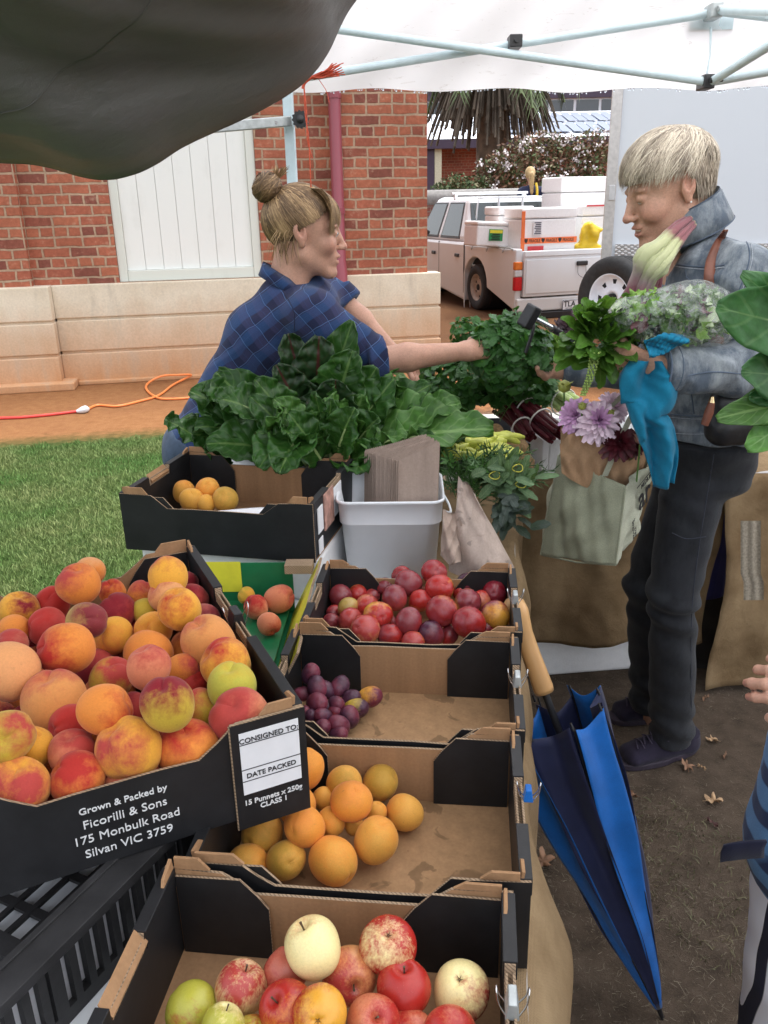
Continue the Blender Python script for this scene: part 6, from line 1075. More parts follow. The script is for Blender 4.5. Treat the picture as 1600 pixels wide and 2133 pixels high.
# crumpled paper bags by the herbs
def crumple(V, F, amp, s_, seed): return V
def bagblob(name, label, pts, m, amp=0.02, sc_=28, cat='paper bag', parts=()):
    lo, hi = bounds(pts, 0.05)
    def fn(P):
        n = wob(P, sc_, 5); return union(P, pts, 0.03)+amp*(np.abs(n)-0.35)
    V, F = surf(fn, lo, hi, 0.006); c = V.min(0)*0.5+V.max(0)*0.5; c[2] = V[:, 2].min(); o = mesh_np(name, V, F, m, loc=c); return tag(o, label, cat)
def sheet(s, corners, nu, nv, fn, mat=0, zig=0.0):
    a, b, c, d = [Vector(q) for q in corners]; rows = []
    for i in range(nu):
        u = i/(nu-1); row = []
        for j in range(nv):
            v = j/(nv-1); p = (a*(1-u)+b*u)*(1-v)+(d*(1-u)+c*u)*v; q = fn(u, v); row.append(p+Vector(q)+(Vector((0, 0, zig*(i % 2))) if j == nv-1 else Vector()))
        rows.append(row)
    s.grid(rows, mat)
def paperbag(name, label, bl, br, tl_, tr_, d, thick, m, seed):
    A = pd(*bl, d); B_ = pd(*br, d); Cc = pd(*tr_, d+0.02); Dd = pd(*tl_, d+0.02); rg = random.Random(seed); a1, a2, a3 = [rg.uniform(0, 6) for _ in range(3)]; o0 = (A+B_)/2; s = MB()
    for sg in (-1, 1):
        def fn(u, v): 
            e = math.sin(math.pi*u)**0.6*(1-0.75*v); return (0, sg*thick*e+0.016*math.sin(u*5+v*4+a1)*abs(math.sin(v*3+u*3+a2))+0.007*abs(math.sin(u*6-v*7+a3)), 0.004*math.sin(u*9+a1))
        sheet(s, (A-o0, B_-o0, Cc-o0, Dd-o0), 34, 30, fn, 0, 0.004)
    o = s.build(name, m, at=o0); return tag(o, label, 'paper bag')
paperbag('paper_bag', 'spotted grey brown paper bag slumped beside the herbs and red plums', (935, 1195), (1072, 1180), (955, 1000), (990, 1030), 1.60, 0.045, M['kraft_wet'], 3)
paperbag('paper_bag', 'small crumpled paper bag between the tub and the spotted bag', (918, 1165), (962, 1165), (922, 1065), (962, 1085), 1.575, 0.02, M['kraft_grey'], 8)

# ------------------------------------------------------------------ leaves
def leaf(mb, base, tip, width, up, bend=0.2, ruff=0.012, pet=0.2, nu=16, nv=9, mat=0, smat=None, seed=0, cup=0.15, blister=0.004, wave=7, stem_r=0.006, roll=0.0, tipshape=0.9):
    rg = random.Random(seed); base = Vector(base); tip = Vector(tip); up = Vector(up); L = (tip-base).length; mid = (base+tip)/2+up.normalized()*bend*L; ph = rg.uniform(0, 6.28); ph2 = rg.uniform(0, 6.28)
    cl = bez(base, mid, tip, nu+6); n0 = int(pet*(nu+6)); rows = []; N = len(cl)
    for i in range(n0, N):
        u = (i-n0)/(N-1-n0); p = cl[i]; t = (cl[min(i+1, N-1)]-cl[max(i-1, 0)]).normalized(); sd = t.cross(up); sd = sd.normalized() if sd.length > 1e-4 else t.orthogonal().normalized(); nn = sd.cross(t).normalized()
        if roll: sd = sd*math.cos(roll)+nn*math.sin(roll); nn = sd.cross(t).normalized()
        w_ = width*0.5*(math.sin(math.pi*min(1, (0.05+0.95*u)**tipshape*0.97+0.015))**0.58); row = []
        for j in range(nv):
            v = -1+2*j/(nv-1); q = ruff*abs(v)**2.2*(math.sin(u*wave*2.4+ph+v*1.2)+.55*math.sin(u*wave*5.3+ph2-v))*min(1, u*4)+blister*(math.sin(u*23+ph+2*math.sin(v*5+ph2))*math.sin(v*8+ph2+1.5*math.sin(u*9))+.6*math.sin(u*41+v*9+ph2)*math.sin(v*17-u*13+ph))*min(1, abs(v)*5); row.append(p+sd*w_*v*(1-cup*0.3*abs(v)+.05*math.sin(u*wave*4.1+ph2+2*v))+nn*(cup*w_*(v*v)+q))
        rows.append(row)
    mb.grid(rows, mat)
    if smat is not None: k = max(3, n0+int(0.55*(N-n0))); P = cl[:k]; mb.tube([p-up.normalized()*0.001 for p in P], [stem_r*(1-0.75*i/(k-1)) for i in range(k)], 6, smat)
def bunch(name, label, group, leaves, mats, cat, loc):
    s = MB()
    for l in leaves: leaf(s, **l)
    o = s.build(name, mats, loc=loc); so = o.modifiers.new('thick', 'SOLIDIFY'); so.thickness = 0.0012; so.offset = 0; return tag(o, label, cat, group)
BK = 0.0
def L(bp, bd, tp, td, wpx, up=(0, -0.6, 0.8), bend=0.12, ruff=0.010, **k):
    b = pd(*bp, bd); t = pd(*tp, td); return dict(dict(nu=22, nv=15, tipshape=.72, cup=.35, blister=.0045), base=b, tip=t, width=1.08*wpx*pxm(t), up=up, bend=bend, ruff=ruff, **k) if 'blister' not in k else dict(dict(nu=22, nv=15, tipshape=.72, cup=.35), base=b, tip=t, width=1.08*wpx*pxm(t), up=up, bend=bend, ruff=ruff, **k)
def fill(n, cx, cy, d, spread, wpx, seed, mats=(0,), lo=60, hi=170, a0=-200, a1=20, **k):
    rg = random.Random(seed); out = []
    for i in range(n):
        a = R(rg.uniform(a0, a1)); r_ = rg.uniform(lo, hi); bx_ = cx+rg.uniform(-spread, spread); by = cy+rg.uniform(-20, 30); dd = d+rg.uniform(-0.06, 0.10)
        out.append(L((bx_, by), dd+0.05, (bx_+r_*math.cos(a), by+r_*math.sin(a)), dd-rg.uniform(-0.03, 0.12), rg.uniform(0.7, 1.2)*wpx, up=(rg.uniform(-.5, .5), -0.7, 0.7), bend=rg.uniform(0.05, 0.35), seed=rg.random(), mat=rg.choice(mats), roll=rg.uniform(-0.7, 0.7), ruff=rg.uniform(0.008, 0.018), **k))
    return out
d0 = 2.05; ST = 2
chard_mats = [M['chard'], M['chard_light'], M['chard_stem'], M['chard_red'], M['red_stem']]
c1 = [L((630, 940), d0, (405, 890), d0-.05, 130, (0, -.5, 1), .18, smat=2, seed=1), L((600, 930), d0+.05, (395, 815), d0, 140, (0, -.6, .8), .10, smat=2, seed=2), L((600, 930), d0, (450, 775), d0+.05, 125, (0, -.8, .5), .12, smat=2, seed=3), L((610, 950), d0-.06, (430, 925), d0-.14, 110, (0, -.7, .7), .22, seed=4), L((600, 900), d0-.08, (450, 830), d0-.12, 105, (-.2, -.5, .9), .25, smat=2, seed=5), L((620, 930), d0-.02, (530, 790), d0-.08, 95, (.4, -.7, .6), .18, smat=2, seed=6)]+fill(15, 540, 925, d0+.03, 80, 90, 5, lo=60, hi=140, a0=-170, a1=-10)
bunch('chard_bunch', 'bunch of dark green chard leaves spreading left behind the apricot tray', 'chard bunches', c1, chard_mats, 'chard', pd(600, 960, d0))
c2 = [L((665, 900), d0+.16, (735, 668), d0+.12, 105, (-.3, -.9, .2), .05, smat=4, mat=0, seed=11), L((650, 890), d0+.12, (600, 695), d0+.08, 105, (.2, -.9, .3), .08, mat=3, smat=4, blister=.008, ruff=.016, seed=12), L((660, 890), d0+.1, (665, 700), d0+.05, 125, (0, -.9, .4), .10, mat=3, smat=4, blister=.008, ruff=.016, seed=13), L((690, 890), d0+.06, (735, 730), d0+.02, 120, (-.1, -.9, .4), .10, mat=0, smat=4, blister=.007, seed=14), L((640, 890), d0+.06, (575, 760), d0, 100, (.2, -.9, .4), .12, mat=3, smat=4, blister=.008, seed=15), L((690, 900), d0+.02, (700, 790), d0-.02, 115, (0, -.9, .4), .12, mat=3, smat=4, seed=16), L((710, 900), d0+.06, (785, 765), d0+.02, 110, (-.2, -.9, .4), .12, mat=0, smat=4, seed=17), L((620, 900), d0+.02, (590, 830), d0-.06, 90, (.1, -.9, .4), .2, mat=0, seed=18)]+fill(14, 665, 890, d0+.10, 70, 95, 9, (0, 3), 60, 150, -160, -20, blister=.007)
bunch('chard_bunch', 'upright bunch of crinkled chard with dark red stalks against the plaid shirt', 'chard bunches', c2, chard_mats, 'chard', pd(665, 930, d0+.1))
c3 = [L((640, 970), d0-.10, (520, 825), d0-.12, 85, (.5, -.7, .5), .2, smat=2, seed=21, roll=.5), L((660, 960), d0-.12, (570, 830), d0-.16, 95, (.4, -.7, .6), .15, mat=1, smat=2, seed=22), L((680, 980), d0-.12, (600, 860), d0-.18, 95, (.3, -.8, .5), .15, smat=2, seed=23), L((640, 890), d0-.1, (582, 988), d0-.26, 105, (0, -.7, .7), .25, smat=2, seed=24), L((620, 900), d0-.1, (540, 975), d0-.24, 100, (0, -.7, .7), .3, seed=25), L((700, 960), d0-.12, (740, 850), d0-.2, 90, (-.2, -.8, .5), .18, smat=2, seed=26), L((680, 950), d0-.1, (655, 815), d0-.14, 60, (.5, -.8, .3), .1, smat=2, roll=1.0, seed=27), L((690, 960), d0-.1, (690, 830), d0-.15, 55, (-.5, -.8, .3), .1, smat=2, roll=-1.0, seed=28), L((650, 930), d0-.1, (590, 905), d0-.22, 100, (0, -.6, .8), .3, seed=29)]+fill(16, 650, 945, d0-.06, 90, 85, 15, (0, 0, 1), 50, 130, -190, 10)
bunch('chard_bunch', 'bunch of folded chard leaves drooping into the apricot tray', 'chard bunches', c3, chard_mats, 'chard', pd(650, 970, d0-.1))
c4 = [L((740, 940), d0-.05, (1028, 895), d0-.1, 135, (0, -.5, .9), .12, mat=1, smat=2, seed=31, ruff=.012), L((740, 930), d0, (960, 840), d0-.02, 120, (0, -.5, .9), .10, mat=1, smat=2, seed=32), L((730, 930), d0+.05, (900, 800), d0+.05, 105, (-.2, -.6, .8), .12, smat=2, seed=33), L((720, 930), d0, (820, 790), d0, 110, (-.2, -.8, .6), .1, smat=2, seed=34), L((700, 960), d0-.1, (870, 905), d0-.18, 60, (0, -.3, 1), .15, mat=1, smat=2, ruff=.02, seed=35), L((700, 980), d0-.12, (800, 935), d0-.2, 75, (0, -.5, .8), .15, seed=36), L((730, 950), d0-.04, (790, 870), d0-.1, 105, (-.2, -.7, .7), .2, smat=2, seed=37), L((760, 960), d0-.06, (930, 930), d0-.12, 90, (0, -.5, .9), .15, mat=0, seed=38), L((720, 980), d0-.1, (760, 985), d0-.24, 90, (0, -.5, .8), .3, seed=39)]+fill(18, 760, 935, d0+.02, 110, 90, 25, (0, 1), 60, 160, -170, 20)
bunch('chard_bunch', 'bunch of bright chard leaves reaching right above the paper bags', 'chard bunches', c4, chard_mats, 'chard', pd(740, 970, d0))
cs = thing('produce_stand', 'white foam box hidden under the chard bunches', 'foam box', (-0.17, 2.10, TZ), TA); s = MB(); s.box((0, 0, 0.075), (0.60, 0.26, 0.15)); s.build('box', M['foam'], cs, bevel=0.01)
fl_ = bunch('chard_bunch', 'flat layer of chard at the back of the pile by the reaching hand', 'chard bunches', fill(22, 700, 930, d0+.16, 200, 95, 44, (0, 0, 3), 60, 150, -180, 0)+fill(8, 880, 900, d0+.1, 50, 80, 45, (0,), 40, 110), chard_mats, 'chard', pd(700, 940, d0+.16))
# parsley
def leaflet(mb, p, d, n, sz, mat):
    d = d.normalized(); sd = d.cross(n); sd = sd.normalized() if sd.length > 1e-4 else d.orthogonal(); nn = sd.cross(d)
    out = [(0, 0), (.25, .22), (.20, .42), (.48, .45), (.40, .62), (.62, .78), (.36, .80), (.30, 1.0), (0, .92)]; pts = [(x, y) for x, y in out]+[(-x, y) for x, y in out[-2:0:-1]]
    V = [p+sd*x*sz+d*y*sz+nn*sz*(0.25*x*x-0.15*y*y) for x, y in pts]; c = p+d*sz*0.5+nn*sz*0.02; mb.add([c]+V, [(0, i+1, (i+1) % len(V)+1) for i in range(len(V))], mat, True, [(0.5, 0.5)]+[(y, 0.5+x*.7) for x, y in pts])
def parsley(name, label, center, rad, n, stem_to, seed, sz=0.022, mats=None, group=None, flat=1.0, cat='parsley'):
    rg = np.random.default_rng(seed); s = MB(); c = Vector(center); st = Vector(stem_to)
    for k in range(n):
        v = Vector(rg.normal(size=3)); v = v.normalized()*rg.uniform(0.55, 1.0)**0.6; p = c+Vector((v.x*rad[0], v.y*rad[1], v.z*rad[2]))
        if k % 5 == 0: s.tube(bez(st+Vector(rg.normal(size=3))*0.012, (st+p)/2+Vector(rg.normal(size=3))*0.02, p, 6), 0.0014, 4, 1)
        n_ = (v+Vector((0, -0.4, 0.7))+Vector(rg.normal(size=3))*0.5).normalized(); d = (v+Vector(rg.normal(size=3))*0.7); d = (d-n_*d.dot(n_)*0.7).normalized(); z = sz*rg.uniform(0.7, 1.3)
        for a in (-0.95, 0, 0.95): leaflet(s, p+d*z*0.25, d*math.cos(a)+d.cross(n_)*math.sin(a), n_, z, 0)
    return tag(s.build(name, mats or [M['parsley'], M['parsley_stem']], loc=c), label, cat, group)
PH1 = pd(1005, 728, 2.33)
parsley('parsley_bunch', 'large parsley bunch held out by the woman in the plaid shirt', pd(1068, 730, 2.36), (0.11, 0.09, 0.105), 560, PH1, 1, group='parsley bunches')
parsley('parsley_bunch', 'parsley bunch lying on the table below the outstretched arm', pd(960, 790, 2.55), (0.13, 0.12, 0.075), 520, pd(900, 850, 2.5), 2, group='parsley bunches')
parsley('parsley_bunch', 'parsley bunch drooping behind the rhubarb box', pd(1085, 800, 2.52), (0.10, 0.08, 0.07), 330, pd(1040, 850, 2.5), 3, group='parsley bunches')
parsley('coriander_bunch', 'small herb bunch between the plaid sleeve and the held parsley', pd(975, 690, 2.55), (0.05, 0.05, 0.04), 120, pd(985, 760, 2.55), 4, 0.016, cat='herbs')
parsley('herb_bunch', 'small white flowered herb bunch behind the chard', pd(825, 815, 2.35), (0.04, 0.04, 0.05), 110, pd(825, 870, 2.3), 6, 0.016, [M['basil'], M['parsley_stem']], cat='herbs')
lt = [dict(base=pd(1140, 760, 2.6), tip=pd(1100+22*k, 672+10*((k*7) % 4), 2.5+0.02*k), width=0.07, up=Vector((0.2*(k-3), -.8, .6)), bend=.1, ruff=.016, seed=60+k, nv=7, mat=0) for k in range(6)]
bunch('lettuce', 'pale green lettuce behind the held parsley', None, lt, [M['lettuce']], 'lettuce', pd(1140, 760, 2.6))
# supports on the cross table: black tray and box
bk = thing('black_tray', 'black plastic tray on the back table under parsley and kohlrabi', 'tray', (0.40, 2.66, TZ)); s = MB(); bx(s, -0.24, 0.24, -0.17, 0.17, 0.0, 0.008); s.build('base', M['black_plastic'], bk)
for a, b, c, d in ((-.24, -.232, -.17, .17), (.232, .24, -.17, .17), (-.231, .231, -.17, -.162), (-.231, .231, .162, .17)): s = MB(); bx(s, a, b, c, d, 0.009, 0.085); s.build('side', M['black_plastic'], bk, bevel=0.002)
# foam box with rhubarb
rb = thing('foam_box', 'open white foam box holding banded dark red rhubarb', 'foam box', (0.60, 2.54, TZ), R(13)); HR = 0.12; mf = M['foam']
s = MB(); bx(s, -.20, .20, -.13, .13, 0, 0.02); s.build('base', mf, rb)
for nm, a, b, c, d in (('side', -.20, -.178, -.13, .13), ('side', .178, .20, -.13, .13), ('front', -.177, .177, -.13, -.108), ('back', -.177, .177, .108, .13)): s = MB(); bx(s, a, b, c, d, 0.021, HR); s.build(nm, mf, rb, bevel=0.004)
fl0 = pd(1126, 1012, 2.40); rb.location = (fl0.x+0.166, 2.40+0.172, TZ+0.002)
RB = Vector(rb.location)
def stalks(name, label, a, b, n, r_, spread, m, cat, seed, band=True, group=None, br=0.006):
    rg = np.random.default_rng(seed); a = Vector(a); b = Vector(b); s = MB(); ax = (b-a).normalized(); u = ax.orthogonal().normalized(); v = ax.cross(u); root = thing(name, label, cat, a, 0, group)
    for k in range(n):
        q = rg.uniform(0, 6.28); rr = spread*math.sqrt(rg.uniform()); o = u*math.cos(q)*rr+v*math.sin(q)*rr; e = o*rg.uniform(1.0, 1.8)+Vector(rg.normal(size=3))*spread*0.35; L_ = rg.uniform(0.88, 1.08); s.tube(spline([o, (b-a)*0.5*L_+o*0.85+Vector(rg.normal(size=3))*0.004, (b-a)*L_+e], 8), [r_*0.7, r_, r_*1.05, r_*1.1, r_*1.1, r_*1.05, r_, r_*0.8], 7, 0, True, 0.65)
    s.build('stalks', m, root)
    if band:
        for f in (0.33, 0.62):
            c_ = (b-a)*f; s = MB(); s.tube([c_+(u*math.cos(t)+v*math.sin(t))*(spread+r_*1.1) for t in [k*2*math.pi/20 for k in range(21)]], 0.0028, 5); s.build('rubber_band', M['rubber_band'], root); 
            if f == 0.33 and n < 16: break
    return root
stalks('rhubarb_bunch', 'dark red rhubarb bunch lying topmost in the foam box', pd(1160, 905, 2.34), pd(1062, 822, 2.55), 16, 0.0085, 0.030, M['red_stem'], 'rhubarb', 1, group='rhubarb bunches'); stalks('rhubarb_bunch', 'rhubarb bunch leaning on the left corner of the foam box', pd(1105, 910, 2.36), pd(1052, 845, 2.52), 9, 0.008, 0.022, M['red_stem'], 'rhubarb', 2, group='rhubarb bunches')
stalks('celery_bunch', 'pale green celery stalks behind the rhubarb', pd(1195, 850, 2.45), pd(1135, 815, 2.62), 9, 0.011, 0.03, M['celery'], 'celery', 3)
kr = thing('kohlrabi', 'purple kohlrabi with leaf stubs beside the rhubarb', 'kohlrabi', pd(1072, 822, 2.60)); s = MB(); s.lathe([(0, -.045), (.03, -.04), (.05, -.01), (.045, .025), (.02, .045), (0, .05)], 18)
for k in range(12): a = k*2.4; s.tube(spline([(0.035*math.cos(a), 0.035*math.sin(a), 0.02), (0.06*math.cos(a), 0.06*math.sin(a), 0.05), (0.085*math.cos(a+.3), 0.085*math.sin(a+.3), 0.045)], 6), [0.007, .006, .005, .004, .004, .003], 5)
s.build('bulb', M['purple_veg'], kr)
# beans and squash, rosemary, sage on the right edge of the table
s = MB(); o0 = pd(1010, 935, 2.02)
for k in range(34):
    px = random.uniform(935, 1085); py = random.uniform(908, 958); d = 2.05-(py-930)*0.002; a = random.uniform(-0.5, 0.9); p = pd(px, py, d)-o0; L_ = random.uniform(0.025, 0.045); dr = Vector((math.cos(a), random.uniform(-.5, .5), math.sin(a)*0.6)).normalized()
    s.tube(spline([p-dr*L_, p+Vector((0, 0, .006)), p+dr*L_], 7), [0.004, 0.009, 0.011, 0.0115, 0.011, 0.009, 0.004], 8)
tag(s.build('green_peppers', M['squash'], at=o0), 'heap of small yellow green peppers behind the herbs', 'peppers', kind='stuff')
def sprigs(name, label, n, area, d, m, leaf_len, lw, seed, per=26, droop=0.0, group=None, cat='herbs'):
    rg = random.Random(seed); s = MB(); o0 = pd((area[0]+area[2])/2, area[3], d)
    for k in range(n):
        bx_, by = rg.uniform(area[0], area[2]), rg.uniform(area[1]+20, area[3]); b = pd(bx_, by, d+rg.uniform(-.06, .1)); a = rg.uniform(-0.9, 0.9); L_ = rg.uniform(0.07, 0.13); t = b+Vector((math.sin(a)*L_+0.03, -rg.uniform(0, .08), math.cos(a)*L_*(0.7-droop))); P = bez(b, (b+t)/2+Vector((0, 0, .02)), t, 10); P = [p-o0 for p in P]; s.tube(P, 0.0013, 4)
        for i in range(per):
            u = i/per*8.9; q = int(u); p = P[q].lerp(P[q+1], u-q); ax = (P[q+1]-P[q]).normalized(); o = ax.orthogonal().normalized(); o = Matrix.Rotation(i*2.4+k, 3, ax) @ o; dv = (o*0.8+ax*0.7).normalized(); sd = dv.cross(ax).normalized()*lw; l_ = leaf_len*rg.uniform(.7, 1.2); s.add([p, p+dv*l_*0.5+sd, p+dv*l_, p+dv*l_*0.5-sd], [(0, 1, 2, 3)])
    return tag(s.build(name, m, at=o0), label, cat, group)
sprigs('rosemary_bunch', 'rosemary bunch with needle leaves below the green peppers', 40, (945, 955, 1065, 1060), 1.93, M['rosemary'], 0.028, 0.0018, 1); sprigs('tarragon_bunch', 'thin leaved green herb bunch behind the paper bags', 36, (935, 960, 1010, 1040), 1.98, simple('thin herb leaf', (0.06, 0.16, 0.03), 0.5, 0.3), 0.034, 0.0032, 2, 16)
def broad(name, label, n, cx, cy, d, m, lpx, wpx, seed, spread, a0, a1, cat='herbs'):
    rg = random.Random(seed); s = MB(); o0 = pd(cx, cy, d)
    for k in range(n):
        bx_, by = cx+rg.gauss(0, spread), cy+rg.gauss(0, spread*.8); a = R(rg.uniform(a0, a1)); b = pd(bx_, by, d+rg.uniform(-.04, .06)); l_ = lpx*rg.uniform(.7, 1.25); t = pd(bx_+l_*math.cos(a), by+l_*math.sin(a), d-rg.uniform(0, .06)); leaf(s, b-o0, t-o0, wpx*pxm(t)*rg.uniform(.8, 1.2), (rg.uniform(-.4, .4), -.7, .7), rg.uniform(0, .2), 0.001, 0.12, 9, 5, 0, None, rg.random(), 0.25, 0.0006, 5, tipshape=1.0)
    return tag(s.build(name, m, at=o0), label, cat)
broad('sage_bunch', 'grey green sage bunch with long leaves over the table edge', 60, 1050, 1010, 1.80, M['sage'], 46, 19, 5, 24, -110, 60); broad('sage_bunch', 'dark purple sage bunch hanging below the grey green one', 34, 1055, 1062, 1.74, M['sage_dark'], 42, 20, 6, 16, -20, 140)
s = MB(); 
for px, py in ((1078, 975), (1085, 1008), (1030, 990)): c_ = pd(px, py, 1.76)-pd(1060, 1000, 1.76); s.tube([c_+Vector((0.012*math.cos(t), 0.004*math.sin(t*2), 0.009*math.sin(t))) for t in [k*6.283/14 for k in range(15)]], 0.0012, 5)
tag(s.build('rubber_bands', simple('yellow rubber band', (0.65, 0.6, 0.08), 0.4), at=pd(1060, 1000, 1.76)), 'yellow rubber bands round the sage stems', 'rubber bands')
# burlap sack under the peppers
V, F = surf(lambda P: union(P, [('c', pd(1098, 1000, 2.2), pd(1080, 935, 2.25), .03, .022), ('c', pd(1080, 935, 2.25), pd(1035, 895, 2.35), .022, .012)], .05)+.010*wob(P, 34, 3), pd(1085, 965, 2.15)-Vector((.3, .25, .2)), pd(1085, 965, 2.15)+Vector((.25, .3, .2)), 0.008)
tag(mesh_np('burlap_sack', V, F, simple('burlap weave sack', (0.27, 0.165, 0.075), 0.95, 0.3, 160, .6, 300), loc=pd(1085, 1010, 2.15)), 'rumpled burlap sack between the peppers and the foam box', 'sack')
# steelyard: black block on a bright rod, lying over the parsley
bl = thing('hand_scale', 'black ended metal rod lying over the parsley', 'rod', pd(1092, 660, 2.22)); O = Vector(bl.location); a = pd(1108, 662, 2.22)-O; b = pd(1162, 690, 2.30)-O; s = MB(); s.tube([a, b], 0.008, 12); s.build('rod', M['chrome'], bl); s = MB(); s.tube([a+(b-a)*0.75, a+(b-a)*1.6], 0.011, 10); s.build('grip', M['black_plastic'], bl)
ax = (b-a).normalized(); yy = Vector((0, 1, 0)); zz_ = ax.cross(yy).normalized(); s = MB(); s.box(a-ax*0.012, (0.032, 0.036, 0.062), fr(ax, zz_.cross(ax), zz_).to_3x3()); s.build('end_block', M['black_plastic'], bl, bevel=0.006); s = MB(); s.tube(spline([a+Vector((0.005, 0, -.01)), pd(1110, 690, 2.21)-O, pd(1095, 735, 2.20)-O], 8), 0.0065, 8, flat=0.5); s.build('strap', M['black_plastic'], bl)
# ------------------------------------------------------------------ people
def A_(v): return np.array(v, float)
class HeadFrame:
    def __init__(s, o, fx, up, sc_=1.0):
        s.o = Vector(o); s.x = Vector(fx).normalized(); z = Vector(up); s.z = (z-s.x*z.dot(s.x)).normalized(); s.y = s.z.cross(s.x); s.k = sc_
    def w(s, p): return s.o+(s.x*p[0]+s.y*p[1]+s.z*p[2])*s.k
    def loc(s, P): q = P-A_(s.o); return np.stack([q@A_(s.x), q@A_(s.y), q@A_(s.z)], -1)/s.k
def head_sdf(Q, smile=0.0, old=0.0):
    k = 0.014
    D = sd_ell(Q, (-.014, 0, .026), (.094, .074, .086))
    D = smin(D, sd_ell(Q, (.030, 0, -.030), (.060, .058, .082)), 0.03)
    for sg in (-1, 1):
        D = smin(D, sd_cap(Q, (-.004, sg*.048, -.062), (.066, sg*.014, -.104), .020, .017), 0.022)
        D = smin(D, sd_ell(Q, (.060, sg*.040, -.030), (.026, .022, .024)), 0.018)
        D = smin(D, sd_ell(Q, (.076, sg*.028, .020), (.012, .026, .008)), 0.014)
    D = smin(D, sd_ell(Q, (.081, 0, -.106), (.016, .019, .015)), 0.016)
    D = smin(D, sd_ell(Q, (.076, 0, -.068), (.022, .028, .024)), 0.016)
    D = smin(D, sd_cap(Q, (.087, 0, .012), (.108, 0, -.030), .0070, .0095), 0.014)
    D = smin(D, sd_ell(Q, (.112, 0, -.035), (.0095, .0105, .0085)), 0.008)
    for sg in (-1, 1):
        D = smin(D, sd_ell(Q, (.100, sg*.0115, -.037), (.010, .0065, .0072)), 0.006)
        D = -smin(-D, sd_ell(Q, (.097, sg*.032, .001), (.011, .018, .010)), 0.012)
        D = smin(D, sd_ell(Q, (.0775, sg*.032, .001), (.0125, .0155, .0125)), 0.003)       # lid
        # ear: rim with hollow
        Qe = Q.copy(); Qe[..., 0] += .25*Q[..., 2]; e = sd_ell(Qe, (-.016, sg*.077, -.004), (.0185, .0095, .0285)); e = -smin(-e, sd_ell(Qe, (-.0125, sg*.085, .003), (.0095, .0095, .0165)), 0.003); e = smin(e, sd_ell(Qe, (-.006, sg*.077, -.008), (.004, .006, .006)), .004); D = smin(D, e, 0.006); D = smin(D, sd_ell(Q, (-.008, sg*.076, -.032), (.009, .007, .010)), 0.005)
    D = smin(D, sd_ell(Q, (.094, 0, -.0605), (.010, .022, .0065)), 0.006); D = smin(D, sd_ell(Q, (.091, 0, -.0765), (.010, .020, .0065)), 0.006)
    D = -smin(-D, sd_ell(Q, (.100, 0, -.0685), (.012, .021, .0022+.0028*smile)), 0.004)
    if old:
        for sg in (-1, 1): D = -smin(-D, sd_cap(Q, (.095, sg*.020, -.044), (.080, sg*.034, -.066), .0016, .0012)+0.0010, 0.006); D = smin(D, sd_ell(Q, (.068, sg*.042, -.040), (.018, .014, .014)), .014); D = -smin(-D, sd_cap(Q, (.098, sg*.016, -.068), (.084, sg*.031, -.060), .0022, .0014), .003)
    D = smin(D, sd_cap(Q, (-.022, 0, -.055), (-.052, 0, -.20), .054, .060), 0.03)
    return D
def head_mesh(hf, smile=0.0, old=0.0, h=0.0032):
    L = hf.w((0, 0, 0)); lo = A_(L)-0.22; hi = A_(L)+0.20
    V, F = surf(lambda P: head_sdf(hf.loc(P), smile, old)*hf.k, lo, hi, h); Q = hf.loc(V)
    T = np.zeros((len(V), 4)); T[:, 3] = 1
    def g(c, r): return np.exp(-(((Q-np.array(c))/np.array(r))**2).sum(-1))
    lips = np.clip(1.15*(g((.099, 0, -.061), (.012, .020, .006))+g((.097, 0, -.077), (.012, .018, .006))), 0, 1)*0.8
    ch = 0.35*(g((.072, .045, -.035), (.03, .02, .022))+g((.072, -.045, -.035), (.03, .02, .022)))+0.4*g((.118, 0, -.035), (.012, .014, .014))+0.28*(g((-.015, .085, 0), (.025, .02, .035))+g((-.015, -.085, 0), (.025, .02, .035)))
    T[:, 0] = np.clip(lips+ch+0.0, 0, 0.85)
    lash = sum(g((.089, sg*.032, -.0035), (.008, .017, .0016)) for sg in (-1, 1)); brow = sum(g((.089, sg*.033, .0215), (.012, .019, .0038)) for sg in (-1, 1)); T[:, 1] = np.clip(lash*0.8+brow*0.4+0.6*g((.102, 0, -.0687), (.012, .018, .002)), 0, .9)
    return V, F, T
def finger_chain(root, d, n, L, r, curl, side, sp=0.0):
    # three phalanges bending towards n (palm side)
    out = []; p = Vector(root); d = (Vector(d)+Vector(side)*sp).normalized(); n = Vector(n); ax = d.cross(n).normalized(); a = 0
    for f, rr0, rr1, c in ((0.45, 1.05, 0.95, curl[0]), (0.30, 0.95, 0.88, curl[1]), (0.25, 0.88, 0.72, curl[2])):
        a += c; v = d*math.cos(a)+n*math.sin(a); q = p+v*L*f; out.append(('c', tuple(p), tuple(q), r*rr0, r*rr1)); p = q
    return out
